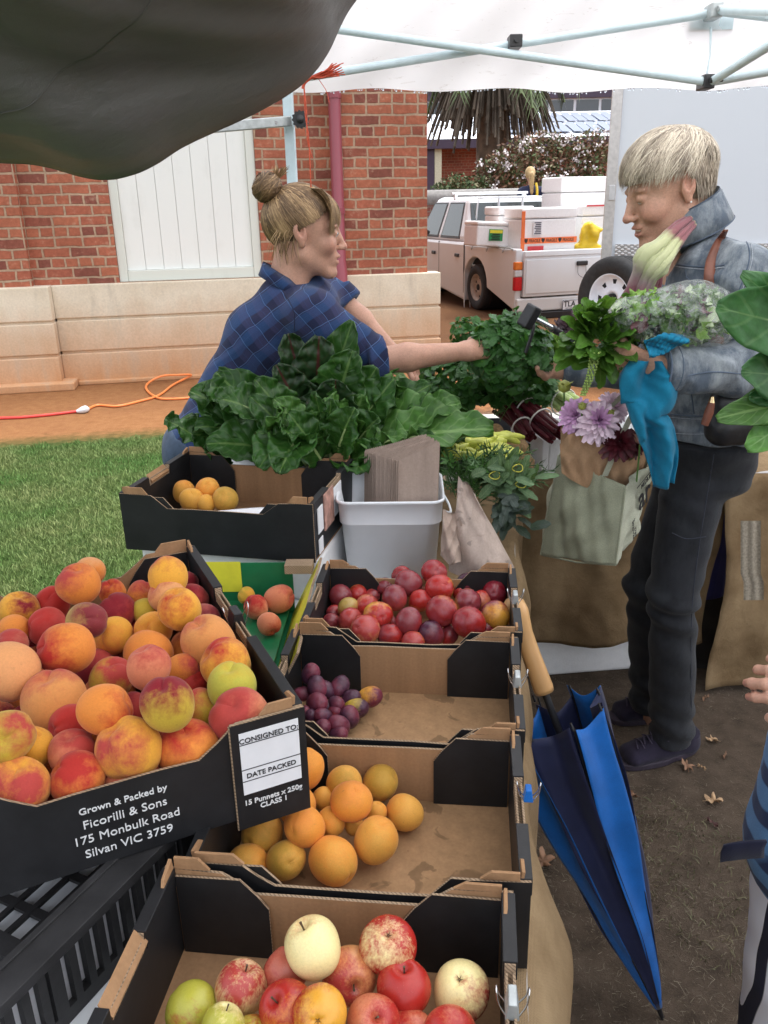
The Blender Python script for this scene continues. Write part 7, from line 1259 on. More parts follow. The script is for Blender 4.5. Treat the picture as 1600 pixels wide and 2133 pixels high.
def hand(wrist, d, n, size=1.0, curl=(0.5, 0.7, 0.5), thumb_side=1, spread=0.10, thumb=(0.5, 0.3)):
    w_ = Vector(wrist); d = Vector(d).normalized(); n = (Vector(n)-d*Vector(n).dot(d)).normalized(); s_ = d.cross(n)*thumb_side; S = size; palm = []; fing = []
    for k, o in enumerate((0.028, 0.009, -0.010, -0.027)): palm.append(('c', tuple(w_+s_*o*0.55*S), tuple(w_+d*(0.088-0.004*abs(k-1.2))*S+s_*o*S), 0.0155*S, 0.0115*S))
    for k, (o, L_, r_) in enumerate(((0.029, .074, .0088), (0.010, .082, .0090), (-0.010, .076, .0085), (-0.028, .060, .0075))):
        fing += finger_chain(w_+d*(0.089-0.004*abs(k-1.2))*S+s_*o*S, d, n, L_*S, r_*S, [c*(1+0.12*(k-1)) for c in curl], s_, spread*(1.5-k)/1.5)
    t0 = w_+d*0.025*S+s_*0.022*S; t1 = t0+(d*0.55+s_*0.75+n*thumb[0]).normalized()*0.042*S; t2 = t1+(d*0.8+s_*0.25+n*(thumb[0]+thumb[1])).normalized()*0.032*S; t3 = t2+(d*0.85+n*(thumb[0]+2*thumb[1])).normalized()*0.026*S
    th = [('c', tuple(t0), tuple(t1), .0145*S, .0115*S), ('c', tuple(t1), tuple(t2), .0112*S, .0100*S), ('c', tuple(t2), tuple(t3), .0100*S, .0080*S)]
    return palm, fing, th
def arm_mesh(el, wr, r0, r1, hnd, h=0.0034):
    palm, fing, th = hnd; pr = [('c', tuple(el), tuple(Vector(el).lerp(Vector(wr), 0.35)), r0, r0*1.02), ('c', tuple(Vector(el).lerp(Vector(wr), 0.35)), tuple(wr), r0*1.0, r1)]
    def fn(P):
        D = union(P, pr, 0.02); D = smin(D, union(P, palm, 0.012), 0.02); D = smin(D, union(P, th, 0.006), 0.009)
        for k in range(4): D = smin(D, union(P, fing[3*k:3*k+3], 0.004), 0.0045)
        return D
    lo, hi = bounds(pr+palm+fing+th, 0.02); V, F = surf(fn, lo, hi, h); T = np.zeros((len(V), 4)); T[:, 3] = 1
    for k in range(4):
        a, b = np.array(fing[3*k+2][2]), np.array(fing[3*k][1]); T[:, 0] += 0.35*np.exp(-(np.linalg.norm(V-a, axis=1)/0.016)**2)+0.25*np.exp(-(np.linalg.norm(V-b, axis=1)/0.014)**2)
    return V, F, np.clip(T, 0, 1)
def coarse(prims, k=0.04, h=0.014):
    lo, hi = bounds(prims, 0.05); V, F = surf(lambda P: union(P, prims, k), lo, hi, h); T = np.zeros((len(V), 4)); T[:, 3] = 1; return V, F, T
def join(parts):
    Vs, Fs, Ts = [], [], []; o = 0
    for V, F, T in parts: Vs.append(V); Fs.append(F+o); Ts.append(T); o += len(V)
    return np.concatenate(Vs), np.concatenate(Fs), np.concatenate(Ts)
def cloth_sdf(prims, k, folds, cuts=(), h=0.007, pad=0.06, extra=None):
    lo, hi = bounds(prims, pad)
    def fn(P):
        D = union(P, prims, k)
        if folds: D = D+folds(P)
        for p, n in cuts: D = np.maximum(D, (P-A_(p))@A_(Vector(n).normalized()))
        if extra: D = extra(P, D)
        return D
    return surf(fn, lo, hi, h)
def strand(mb, P, w_, nrm, rnd):
    n = len(P); rows = []
    for i in range(n):
        t = (P[min(i+1, n-1)]-P[max(i-1, 0)]).normalized(); sd = t.cross(nrm[i]); sd = sd.normalized() if sd.length > 1e-5 else t.orthogonal(); k = w_*(1-0.85*(i/(n-1))**3)*(0.5+0.5*min(1, i/1.5)); rows.append([P[i]-sd*k, P[i]+nrm[i]*k*0.6, P[i]+sd*k])
    mb.grid(rows, 0, True, False, [(i/(n-1), rnd) for i in range(n) for _ in range(3)])
def slerp(a, b, t):
    w_ = math.acos(max(-1, min(1, a.dot(b)))); return a if w_ < 1e-4 else (a*math.sin((1-t)*w_)+b*math.sin(t*w_))/math.sin(w_)
def hair_cap(hf, name, m, root, base_m, n, fn_end, crown, c, rad, puff, seed, w_=0.0016, seg=10, base_cut=None, sub=None):
    rg = random.Random(seed); s = MB()
    for k in range(n):
        ph = rg.uniform(0, 2*math.pi); st, en, lift = fn_end(ph, rg); rnd = min(1, max(0, 0.5+0.35*math.sin(ph*9+rg.gauss(0, .4))+rg.gauss(0, 0.17))); P = []; N = []; off = rg.uniform(0.0, 1.0)
        wb = rg.uniform(0, 6); 
        for i in range(seg):
            t = i/(seg-1); d = slerp(st, en, t); R_ = 1+puff*(0.3+0.7*off)*(math.sin(math.pi*min(1, 0.15+t*0.75)))+lift*t*t+0.010*math.sin(t*5+wb)
            q = Vector((c[0]+d.x*rad[0]*R_, c[1]+d.y*rad[1]*R_, c[2]+d.z*rad[2]*R_)); P.append(hf.w(q)-root.location); N.append((hf.x*d.x+hf.y*d.y+hf.z*d.z).normalized())
        strand(s, P, w_*rg.uniform(.6, 1.3), N, rnd)
    return s.build(name, m, root)
def base_hair(hf, root, m, c, rad, cutfn, grow=1.0, name='hair'):
    def fn(P): Q = hf.loc(P); return np.maximum(sd_ell(Q, c, [r_*grow for r_ in rad]), cutfn(Q))
    V, F = surf(fn, A_(hf.o)-.2, A_(hf.o)+.2, 0.005); return mesh_np(name, V-A_(root.location), F, m, root)
from mathutils.bvhtree import BVHTree
def seams(name, V, F, lines, m, root, r_=0.0016, lift=0.0004):
    bv = BVHTree.FromPolygons([tuple(v) for v in V], [tuple(f) for f in F]); s = MB()
    for ln in lines:
        P = []
        for q in spline([Vector((a, b, 0)) for a, b in ln], max(8, 6*len(ln))):
            d = Vector(ray(q.x, q.y)).normalized(); hit = bv.ray_cast(Vector(CO), d)
            if hit[0] is not None: P.append(hit[0]+hit[1]*lift*(-1 if hit[1].dot(d) > 0 else 1)-Vector(root.location))
        if len(P) > 2: s = MB(); s.tube(P, r_, 5, flat=0.6); s.build(name, m, root)

# ---- the woman in the plaid shirt
w1 = thing('person', 'woman in blue plaid shirt with hair in a bun leaning across the stall', 'person', (pd(437, 925, 2.45).x, 2.45, 0)); W1 = A_(w1.location)
h1 = HeadFrame(pd(634, 481, 2.39), (0.985, 0.13, -0.09), (0.09, 0.0, 1.0), 0.985)
el, wr = pd(778, 752, 2.24), pd(975, 731, 2.31); hd1 = hand(wr, pd(1040, 722, 2.36)-wr, (0.1, 0.7, -0.7), 0.95, (0.7, 0.9, 0.6), 1)
el2, wr2 = pd(712, 628, 2.60), pd(822, 738, 2.56); hd2 = hand(wr2, pd(875, 785, 2.50)-wr2, (-0.25, -0.1, -1), 0.95, (0.35, 0.45, 0.3), -1, 0.16, (0.9, 0.2))
D2 = lambda px, py, d, dy: tuple(Vector(pd(px, py, d))+Vector((0, dy, 0)))
ch1 = [(440, 925), (508, 797), (554, 704), (606, 645)]
def chain(pts, d, offs, rad): 
    out = []
    for o in offs:
        for (a, b), (c, e), r0, r1 in zip(pts[:-1], pts[1:], rad[:-1], rad[1:]): out.append(('c', D2(a, b, d, o), D2(c, e, d, o), r0, r1))
    return out
tor = chain(ch1, 2.44, (-.07, .07), (.10, .085, .09, .08)); neck1 = tuple(h1.w((-.05, 0, -.16)))
sh1, sh1b = pd(648, 660, 2.29), pd(668, 622, 2.58)
legs = []
for dy in (-.09, .09): hp_ = Vector(D2(437, 935, 2.45, dy)); legs += [('c', tuple(hp_), (hp_.x+.01, hp_.y, .46), .085, .058), ('c', (hp_.x+.01, hp_.y, .46), (hp_.x-.02, hp_.y, .07), .055, .04)]
body1 = join([head_mesh(h1), arm_mesh(el, wr, .036, .0235, hd1), arm_mesh(el2, wr2, .035, .0235, hd2), coarse(tor+legs+[('c', tuple(sh1), tuple(el), .045, .036), ('c', tuple(sh1b), tuple(el2), .045, .035), ('c', D2(612, 628, 2.44, 0), neck1, .08, .05), ('c', tuple(sh1), tuple(sh1b), .06, .06)])])
mesh_np('body', body1[0]-W1, body1[1], M['skin_a'], w1, attr=body1[2])
spine = np.array(pd(600, 590, 2.44)-pd(437, 925, 2.44)); spine /= np.linalg.norm(spine)
def folds1(P):
    q = P@np.array([0.6, 0.3, -0.75]); return 0.006*wob(P, 16, 2)+0.011*(np.abs(np.sin(q*26+2.0*wob(P, 8, 5)))**.6-.6)*np.clip(0.45+wob(P, 6, 8), 0, 1)
ushirt = chain(ch1, 2.44, (-.075, .075), (.122, .100, .104, .090))+[('c', tuple(sh1), tuple(sh1b), .066, .062), ('c', tuple(sh1), tuple(sh1.lerp(el, .6)), .072, .060), ('c', tuple(sh1.lerp(el, .6)), tuple(el+(wr-el)*0.10), .060, .057), ('c', tuple(sh1b), tuple(el2), .07, .056), ('c', D2(612, 628, 2.44, 0), tuple(h1.w((-.055, 0, -.185))), .11, .055)]
cutw = [(pd(437, 925, 2.44)-Vector(spine)*0.06, -Vector(spine))]
def sh_extra(P, D):
    a, d_ = A_(el+(wr-el)*0.10), A_((wr-el).normalized()); D = np.maximum(D, np.where(np.linalg.norm(P-a, axis=-1) < .16, (P-a)@d_, -1)); a, d_ = A_(el2+(wr2-el2)*0.08), A_((wr2-el2).normalized()); D = np.maximum(D, np.where(np.linalg.norm(P-a, axis=-1) < .11, (P-a)@d_, -1))
    for e, w_, rr in ((el+(wr-el)*0.06, wr, .067), (el2+(wr2-el2)*0.05, wr2, .058)):      # rolled cuffs
        ax = A_((w_-e).normalized()); q = P-A_(e); ax_d = np.abs(q@ax+.015); rad_ = np.linalg.norm(q-(q@ax)[..., None]*ax, axis=-1); D = smin(D, np.maximum(ax_d-.022, np.abs(rad_-rr+.010)-.008)-.004, .006)
    return D
V, F = cloth_sdf(ushirt, 0.032, folds1, cutw, 0.0065, extra=sh_extra); sv, sf = V, F; mesh_np('shirt', V-W1, F, M['plaid'], w1)
col = [h1.w((-.052+.066*math.cos(a), .066*math.sin(a), -.155-.030*math.cos(a)*0.9-.0)) for a in [R(-178+356*k/30) for k in range(31)]]
s = MB(); P1 = [[p-w1.location+Vector((0, 0, 0.0)) for p in col], [h1.w(((-.052+.060*math.cos(R(-178+356*k/30))), .060*math.sin(R(-178+356*k/30)), -.122-.030*math.cos(R(-178+356*k/30))))-w1.location for k in range(31)], [h1.w(((-.046+.074*math.cos(R(-178+356*k/30))), .078*math.sin(R(-178+356*k/30)), -.160-.034*math.cos(R(-178+356*k/30))))-w1.location for k in range(31)]]; s.grid([P1[0], P1[1], P1[2]]); o_ = s.build('collar', M['plaid'], w1); so = o_.modifiers.new('thick', 'SOLIDIFY'); so.thickness = 0.004
seams('shirt_seam', sv, sf, [[(588, 600), (612, 650), (612, 700), (606, 760)]], M['navy_cloth'], w1, 0.0013)
jl = [('c', tuple(Vector(D2(440, 925, 2.45, -.08))), tuple(Vector(D2(440, 925, 2.45, .08))), .128, .128)]
for dy in (-.09, .09): hp_ = Vector(D2(440, 940, 2.45, dy)); jl += [('c', tuple(hp_), (hp_.x+.01, hp_.y, .46), .100, .072), ('c', (hp_.x+.01, hp_.y, .46), (hp_.x-.02, hp_.y, .08), .072, .058)]
V, F = cloth_sdf(jl, 0.04, lambda P: .004*wob(P, 18, 9), [((0, 0, .06), (0, 0, -1)), (pd(437, 925, 2.44)+Vector(spine)*0.03, Vector(spine))], 0.010); mesh_np('jeans', V-W1, F, M['jeans_blue'], w1)
for dy in (-.09, .09):
    hp_ = Vector(D2(437, 935, 2.45, dy)); V, F = cloth_sdf([('c', (hp_.x-.06, hp_.y, .05), (hp_.x+.10, hp_.y, .04), .042, .036), ('c', (hp_.x-.02, hp_.y, .06), (hp_.x-.02, hp_.y, .10), .05, .05)], .03, None, [((0, 0, .004), (0, 0, -1))], .008); mesh_np('shoe', V-W1, F, M['sole'], w1)
# hair swept to a bun
hc, hr = (-.014, 0, .028), (.101, .081, .092); bun_d = Vector((-.62, 0, .78)).normalized()
def dirp(th, ph): return Vector((math.sin(th)*math.cos(ph), math.sin(th)*math.sin(ph), math.cos(th)))
def end1(ph, rg):
    a = abs((ph+math.pi) % (2*math.pi)-math.pi); th = R(np.interp(a, [0, .6, 1.1, 1.45, 1.75, 2.2, 3.15], [50, 60, 84, 97, 112, 128, 138])); return dirp(th+rg.gauss(0, .03), ph), (bun_d+Vector((rg.gauss(0, .10), rg.gauss(0, .12), rg.gauss(0, .1)))).normalized(), 0.0
base_hair(h1, w1, M['hair_base_a'], hc, hr, lambda Q: np.minimum(np.maximum(Q[..., 0]-.035, -Q[..., 2]+.062), np.maximum(Q[..., 0]+.024, -(Q[..., 2]+.085))), 0.975)
hair_cap(h1, 'hair_strands', M['hair_a'], w1, None, 2300, end1, None, hc, hr, 0.045, 3, 0.0015, 10)
s = MB(); rg = random.Random(4)
for k in range(560):        # fringe over the forehead and loose wisps
    y0 = rg.uniform(-.064, .034) if k < 330 else rg.uniform(-.078, -.045); st = Vector((.030+rg.uniform(-.02, .01), y0*0.7, .112)); en = Vector((.098-.45*abs(y0)+rg.uniform(-.004, .004), y0*1.02+rg.gauss(0, .004), .020+rg.uniform(-.012, .014)-abs(y0)*.25)); mid = Vector((.100-.3*abs(y0)+rg.uniform(-.004, .006), y0*.9, .085)); P = bez(st, mid, en, 9); strand(s, [h1.w(p)-w1.location for p in P], .0013, [(h1.x*.8+h1.z*.4).normalized()]*9, min(1, max(0, rg.gauss(.82, .18))))
for k in range(70):         # short hairs at the nape and beside the ear
    sg = rg.choice((-1, 1)); st = Vector((rg.uniform(-.075, -.02), sg*rg.uniform(.045, .076), rg.uniform(-.03, .02))); en = st+Vector((rg.uniform(-.03, .02), sg*rg.uniform(-.012, .006), -rg.uniform(.05, .085))); P = bez(st, (st+en)/2+Vector((-.012, sg*.012, 0)), en, 8); strand(s, [h1.w(p)-w1.location for p in P], .0010, [h1.y*sg]*8, min(1, max(0, rg.gauss(.6, .22))))
s.build('fringe', M['hair_a'], w1)
s = MB(); bc = Vector((-.105, -.012, .105)); up_ = (Vector((-.75, 0, .66))).normalized()
for k in range(420):
    a0 = rg.uniform(0, 6.28); tilt = rg.gauss(0, .35); rr = .040*rg.uniform(.86, 1.06); u = up_.orthogonal().normalized(); v = up_.cross(u); n_ = (up_+u*tilt+v*rg.gauss(0, .3)).normalized(); u2 = n_.orthogonal().normalized(); v2 = n_.cross(u2); P = []; N = []; h_ = rg.uniform(-.026, .026); r2 = math.sqrt(max(0.0002, rr*rr-h_*h_))
    for i in range(10): a = a0+2.1*i/9; d = u2*math.cos(a)*r2+v2*math.sin(a)*r2+n_*h_; P.append(h1.w(bc+d)-w1.location); dd = d.normalized(); N.append((h1.x*dd.x+h1.y*dd.y+h1.z*dd.z).normalized())
    strand(s, P, .0016, N, min(1, max(0, rg.gauss(.33, .2))))
for k in range(60):
    st = bc+Vector((.025, 0, .018)); en = st+Vector((rg.uniform(-.012, .035), rg.uniform(-.02, .02), rg.uniform(.02, .042))); P = bez(st, (st+en)/2+Vector((rg.gauss(0, .006), 0, .006)), en, 7); strand(s, [h1.w(p)-w1.location for p in P], .0011, [-h1.y]*7, min(1, max(0, rg.gauss(.6, .2))))
s.lathe([(0, -.034), (.022, -.027), (.033, -.01), (.033, .01), (.022, .027), (0, .034)], 16, Matrix.Translation(h1.w(bc)-w1.location)); s.build('hair_bun', M['hair_a'], w1)
s = MB()
for sg in (-1, 1):
    for r_, o, mt in ((.0118, .0, 0), (.0055, .0078, 1)): s.lathe([(0, -r_), (r_*.7, -r_*.7), (r_, 0), (r_*.7, r_*.7), (0, r_)], 14, Matrix.Translation(h1.w((.0795+o, sg*.032, .000))-w1.location), mt)
s.build('eyes', [M['eye_white'], M['iris']], w1)

# ---- the grey haired woman
w2 = thing('person', 'short haired older woman in washed denim jacket holding bags and basil', 'person', (pd(1440, 900, 2.07).x, 2.06, 0)); W2 = A_(w2.location)
h2 = HeadFrame(pd(1391, 391, 2.07), (-0.945, -0.10, -0.33), (-0.33, 0.0, 0.94), 0.99)
nel, nwr = pd(1600, 768, 1.86), pd(1368, 768, 1.80); hn = hand(nwr, pd(1290, 742, 1.80)-nwr, (-0.2, 0.75, 0.5), 0.95, (0.75, 0.95, 0.6), 1, 0.05, (0.7, 0.5))
fel, fwr = pd(1345, 765, 2.33), pd(1165, 768, 2.36); hn2 = hand(fwr, pd(1085, 752, 2.36)-fwr, (0, -0.6, 0.6), 0.95, (0.6, 0.8, 0.5), -1)
ch2 = [(1468, 915), (1462, 790), (1452, 660), (1462, 575)]; t2 = chain(ch2, 2.08, (-.06, .06), (.075, .085, .095, .09)); s2, s2b = pd(1545, 585, 1.91), pd(1425, 590, 2.26)
hipn, knn, ann = pd(1462, 935, 2.03), pd(1402, 1235, 1.97), pd(1398, 1545, 2.045); hipf, knf, anf = pd(1452, 935, 2.15), pd(1352, 1220, 2.14), pd(1352, 1490, 2.22)
lg = [('c', tuple(hipn), tuple(knn), .075, .05), ('c', tuple(knn), tuple(ann), .048, .036), ('c', tuple(hipf), tuple(knf), .075, .05), ('c', tuple(knf), tuple(anf), .048, .036)]
body2 = join([head_mesh(h2, 1.0, 1.0), arm_mesh(nel, nwr, .036, .025, hn), arm_mesh(fel, fwr, .036, .025, hn2), coarse(t2+lg+[('c', tuple(s2), tuple(nel), .045, .036), ('c', tuple(s2b), tuple(fel), .045, .036), ('c', tuple(s2), tuple(s2b), .06, .06), ('c', D2(1462, 575, 2.08, 0), tuple(h2.w((-.05, 0, -.17))), .07, .05)])])
mesh_np('body', body2[0]-W2, body2[1], M['skin_b'], w2, attr=body2[2])
def folds2(P):
    n1 = wob(P, 14, 21); q = P@np.array([.5, .5, .8]); return .006*n1+.0105*(np.abs(np.sin(q*30+2.0*wob(P, 8, 23)))**.6-.6)*np.clip(.35+wob(P, 5, 24), 0, 1)
sl = (nwr-nel).normalized(); fl = (fwr-fel).normalized()
jk = chain(ch2, 2.08, (-.075, .075), (.114, .117, .122, .098))+[('c', tuple(s2), tuple(s2b), .074, .072), ('c', tuple(s2), tuple(nel), .071, .062), ('c', tuple(nel), tuple(nwr+sl*-.005), .061, .050), ('c', tuple(s2b), tuple(fel), .075, .06), ('c', tuple(fel), tuple(fwr-fl*.005), .058, .048)]
def jk_extra(P, D):
    for e, d_ in ((nwr-sl*.008, sl), (fwr-fl*.01, fl)): D = np.maximum(D, np.where(np.linalg.norm(P-A_(e), axis=-1) < .13, (P-A_(e))@A_(d_), -1))
    z = P[..., 2]; hz = pd(1468, 908, 2.0).z; D = np.maximum(D, hz-z)
    hem = np.abs(z-(hz+.018))-.018; D = np.where((hem < 0) & (np.linalg.norm(P[..., :2]-A_(pd(1468, 908, 2.08))[:2], axis=-1) < .3), D-.004, D)
    # creases across the bent sleeve
    q = P-A_(nel); u = q@A_(sl); D = D+.007*np.sin(u*95+2*wob(P, 9, 31))*np.exp(-((u-.02)/.06)**2)*(np.linalg.norm(q, axis=-1) < .2)+.0035*np.sin(u*60+3*wob(P, 10, 33))*np.exp(-((u-.14)/.09)**2)*(np.linalg.norm(q, axis=-1) < .32)
    # open neck
    nk = A_(h2.w((-.05, 0, -.16))); D = -smin(-D, sd_cap(P, nk-np.array([0, 0, .02]), nk+np.array([0, 0, .15]), .060, .075), .012); return D
V, F = cloth_sdf(jk, .034, folds2, (), .0062, extra=jk_extra); jv, jf = V, F; mesh_np('denim_jacket', V-W2, F, M['denim'], w2)
seams('jacket_seam', jv, jf, [[(1525, 478), (1555, 505), (1560, 545), (1535, 620), (1520, 690)], [(1385, 545), (1420, 552), (1470, 556), (1510, 552)], [(1380, 510), (1372, 600), (1362, 680), (1372, 800), (1390, 905)], [(1395, 505), (1388, 600), (1380, 680)], [(1430, 578), (1448, 592), (1470, 582)], [(1428, 562), (1430, 580)], [(1472, 562), (1470, 583)], [(1388, 862), (1440, 866), (1500, 866), (1560, 862)], [(1420, 600), (1424, 700)], [(1500, 620), (1496, 700)], [(1440, 818), (1446, 862)], [(1392, 735), (1398, 800)], [(1400, 790), (1480, 775), (1560, 780)]], M['denim_seam'], w2, .0019)
seams('stitching', jv, jf, [[(1530, 476), (1561, 503), (1566, 545), (1541, 620), (1526, 690)], [(1385, 550), (1420, 557), (1470, 561), (1510, 557)], [(1388, 868), (1440, 872), (1500, 872), (1560, 868)], [(1398, 738), (1404, 800)], [(1388, 902), (1440, 904), (1500, 903), (1545, 900)]], M['stitch'], w2, .0008, .0012)
# collar standing round the neck
s = MB(); rows = []
for i in range(44):
    a = R(28+304*i/43); cx_, sy_ = math.cos(a), math.sin(a); op = 1+.25*max(0, cx_)**2; rows.append([h2.w((-.043+.062*k_*op*cx_, .074*k_*sy_, z_+.012*(-cx_))) - w2.location for z_, k_ in ((-.140, .93), (-.095, .95), (-.058, 1.0), (-.050, 1.07), (-.056, 1.15), (-.092, 1.26), (-.122, 1.36))])
s.grid(rows); o_ = s.build('jacket_collar', M['denim'], w2); so = o_.modifiers.new('thick', 'SOLIDIFY'); so.thickness = .003
s = MB()
for off in (4,): s.tube([r_[3]+Vector((0, -.001, .001)) for r_ in rows], .0012, 5)
s.tube([r_[6] for r_ in rows], .0015, 5); s.tube([rows[0][k] for k in range(7)], .0015, 5); s.tube([rows[-1][k] for k in range(7)], .0015, 5); s.build('collar_stitching', M['denim_seam'], w2)
ring = [nwr-sl*.016+(sl.orthogonal().normalized()*math.cos(t)+sl.cross(sl.orthogonal().normalized())*math.sin(t))*.0535 for t in [k*6.2832/24 for k in range(25)]]
s = MB(); rows = [[p-w2.location-sl*.028 for p in ring], [p-w2.location-sl*.014+ (p-(nwr-sl*.016))*.05 for p in ring], [p-w2.location+sl*.012 for p in ring], [p-w2.location+sl*.008-(p-(nwr-sl*.016))*.10 for p in ring], [p-w2.location-sl*.03-(p-(nwr-sl*.016))*.16 for p in ring]]; s.grid(rows); s.build('cuff', M['denim'], w2); b_ = pd(1392, 760, 1.735)-w2.location
s = MB(); s.tube([rows[1][k]*1.0 for k in range(25)], .0013, 4); s.tube([rows[2][k]*1.0 for k in range(25)], .0022, 5); s.build('cuff_seam', M['denim_seam'], w2)
# jeans and shoes
jn = [('c', tuple(hipn), tuple(knn), .088, .064), ('c', tuple(knn), tuple(ann), .063, .060), ('c', tuple(hipf), tuple(knf), .088, .064), ('c', tuple(knf), tuple(anf), .062, .058), ('e', tuple(pd(1482, 955, 2.08)), (.10, .15, .11)), ('c', D2(1464, 890, 2.08, -.075), D2(1464, 890, 2.08, .075), .112, .112)]
def fj(P):
    z = P[..., 2]; return .005*wob(P, 15, 41)+.0075*np.sin(z*75+2.5*wob(P, 9, 42)+P[..., 0]*25)*(np.exp(-((z-.50)/.10)**2)+.8*np.exp(-((z-.12)/.10)**2)+.5*np.exp(-((z-.85)/.06)**2))
V, F = cloth_sdf(jn, .025, fj, [((0, 0, .055), (0, 0, -1)), ((0, 0, .98), (0, 0, 1))], .0065); mesh_np('jeans', V-W2, F, M['jeans_grey'], w2); seams('jeans_seam', V, F, [[(1490, 930), (1470, 1050), (1450, 1180), (1440, 1300), (1440, 1500)], [(1400, 1110), (1430, 1122), (1470, 1118)]], M['denim_dark'], w2, .0013)
def shoe(heel, toe, up=.075):
    heel = Vector(heel); toe = Vector(toe); d = (toe-heel).normalized(); sdv = Vector((-d.y, d.x, 0)); Ln = (toe-heel).length; pr = []
    for o, rr in ((-.017, .028), (.017, .028)): pr += [('c', tuple(heel+d*.04+sdv*o*.7+Vector((0, 0, .036))), tuple(toe-d*.045+sdv*o+Vector((0, 0, .030))), rr, rr-.002)]
    pr += [('c', tuple(heel+d*.045+Vector((0, 0, .045))), tuple(heel+d*.05+Vector((0, 0, up))), .042, .046), ('c', tuple(heel+d*.06+Vector((0, 0, .06))), tuple(toe-d*.08+Vector((0, 0, .040))), .036, .030)]
    V, F = cloth_sdf(pr, .022, lambda P: .0008*wob(P, 60, 3), [((0, 0, .018), (0, 0, -1)), ((0, 0, up), (0, 0, 1))], .0045); sh_ = mesh_np('shoe', V-W2, F, M['suede'], w2)
    out = []
    for k in range(40):
        a = 2*math.pi*k/40; out.append((Ln/2*math.copysign(abs(math.cos(a))**.75, math.cos(a)), (.046 if math.cos(a) > 0 else .040)*math.copysign(abs(math.sin(a))**.8, math.sin(a))))
    s = MB(); s.prism(out, .020, fr((d.x, d.y, 0), (sdv.x, sdv.y, 0), (0, 0, 1), (heel+toe)/2-w2.location+Vector((0, 0, .001)))); s.build('sole', M['sole'], sh_, bevel=.004)
    s = MB()
    for k in range(5):
        c_ = heel.lerp(toe, .40+.085*k)+Vector((0, 0, .112-.0100*k))-w2.location; s.tube(spline([c_-sdv*.024-Vector((0, 0, .008)), c_+Vector((0, 0, .002)), c_+sdv*.024-Vector((0, 0, .008))], 7), .0024, 5)
        s.tube([c_-sdv*.020-Vector((0, 0, .005)), c_+d*.020+sdv*.02-Vector((0, 0, .008))], .0022, 5)
    c_ = heel.lerp(toe, .40)+Vector((0, 0, .116))-w2.location
    for sg in (-1, 1): s.tube(spline([c_, c_+sdv*sg*.022+Vector((0, 0, .012)), c_+sdv*sg*.035-d*.005, c_+sdv*sg*.012], 10), .0022, 5); s.tube(spline([c_, c_+sdv*sg*.03+d*.02-Vector((0, 0, .01)), c_+sdv*sg*.045+d*.03-Vector((0, 0, .03))], 8), .0022, 5)
    s.build('laces', M['lace'], sh_); return sh_
hl = pz(1443, 1562, 0); shoe((hl.x+.012, hl.y+.01, 0), pz(1288, 1605, 0)+Vector((0, .015, 0))); a = pz(1272, 1512, 0); shoe((a.x+.245, a.y+.075, 0), a+Vector((0, .02, 0)))
# hair
hc2, hr2 = (-.012, 0, .026), (.104, .086, .094); cr2 = Vector((-.30, .10, .95)).normalized()
def end2(ph, rg):
    a = abs((ph+math.pi) % (2*math.pi)-math.pi); th = R(np.interp(a, [0, .5, 1.0, 1.45, 1.75, 2.1, 2.6, 3.15], [82, 86, 95, 97, 100, 112, 122, 124])); e = dirp(th*rg.uniform(.55, 1.0)**.6*(1.0 if rg.random() < .9 else rg.uniform(1.0, 1.12))+rg.gauss(0, .06), ph+.1); st = (cr2+dirp(1.57, ph+(1.25 if a < 2.1 else 0)*(1 if math.sin(ph) > -.3 else -.4))*abs(rg.gauss(0, .42))+Vector((rg.gauss(0, .12), rg.gauss(0, .12), 0))).normalized()
    return st, e, (0.07 if a < 1.0 else (-.10 if a > 1.6 else 0.0))+rg.uniform(-.03, .04)
base_hair(h2, w2, M['hair_base_b'], (-.014, 0, .032), (.107, .088, .100), lambda Q: np.minimum(np.maximum(Q[..., 0]-.072, -Q[..., 2]+.062-.25*np.clip(-Q[..., 0]-.0, -1, .02)), np.minimum(np.maximum(Q[..., 0]+.022, -(Q[..., 2]+.068)), np.maximum(Q[..., 0]-.09, -(Q[..., 2]-.036)))), 1.0)
hair_cap(h2, 'hair_strands', M['hair_b'], w2, None, 5200, end2, None, hc2, hr2, 0.16, 13, 0.0012, 11)
s = MB(); rg = random.Random(14)
for k in range(500):       # cropped hair behind the ear
    sg = rg.choice((-1, 1)); a = rg.uniform(1.75, 3.14)*sg; d = dirp(R(rg.uniform(78, 124)), a); st = Vector((hc2[0]+d.x*hr2[0]*1.03, d.y*hr2[1]*1.03, hc2[2]+d.z*hr2[2]*1.03)); en = st+Vector((-.001-d.x*.012, -d.y*.010, -rg.uniform(.022, .036))); P = bez(st, (st+en)/2+Vector((d.x, d.y, 0))*.006, en, 6); strand(s, [h2.w(p)-w2.location for p in P], .0013, [(h2.x*d.x+h2.y*d.y).normalized()]*6, min(1, max(0, rg.gauss(.18, .15))))
s.build('cropped_hair', M['hair_b'], w2)
s = MB()
for sg in (-1, 1): s.lathe([(0, -.011), (.008, -.008), (.0112, 0), (.008, .008), (0, .011)], 14, Matrix.Translation(h2.w((.0785, sg*.032, -.001))-w2.location))
s.build('eyes', M['eye_white'], w2); s = MB(); s.lathe([(0, -.003), (.003, 0), (0, .003)], 10, Matrix.Translation(h2.w((-.009, .0835, -.040))-w2.location)); s.build('earring', simple('pearl', (.8, .78, .74), .2), w2); s = MB(); s.box(h2.w((.090, 0, -.0662))-w2.location, (.008, .026, .005), fr(h2.x, h2.y, h2.z).to_3x3()); s.build('teeth', M['teeth'], w2)
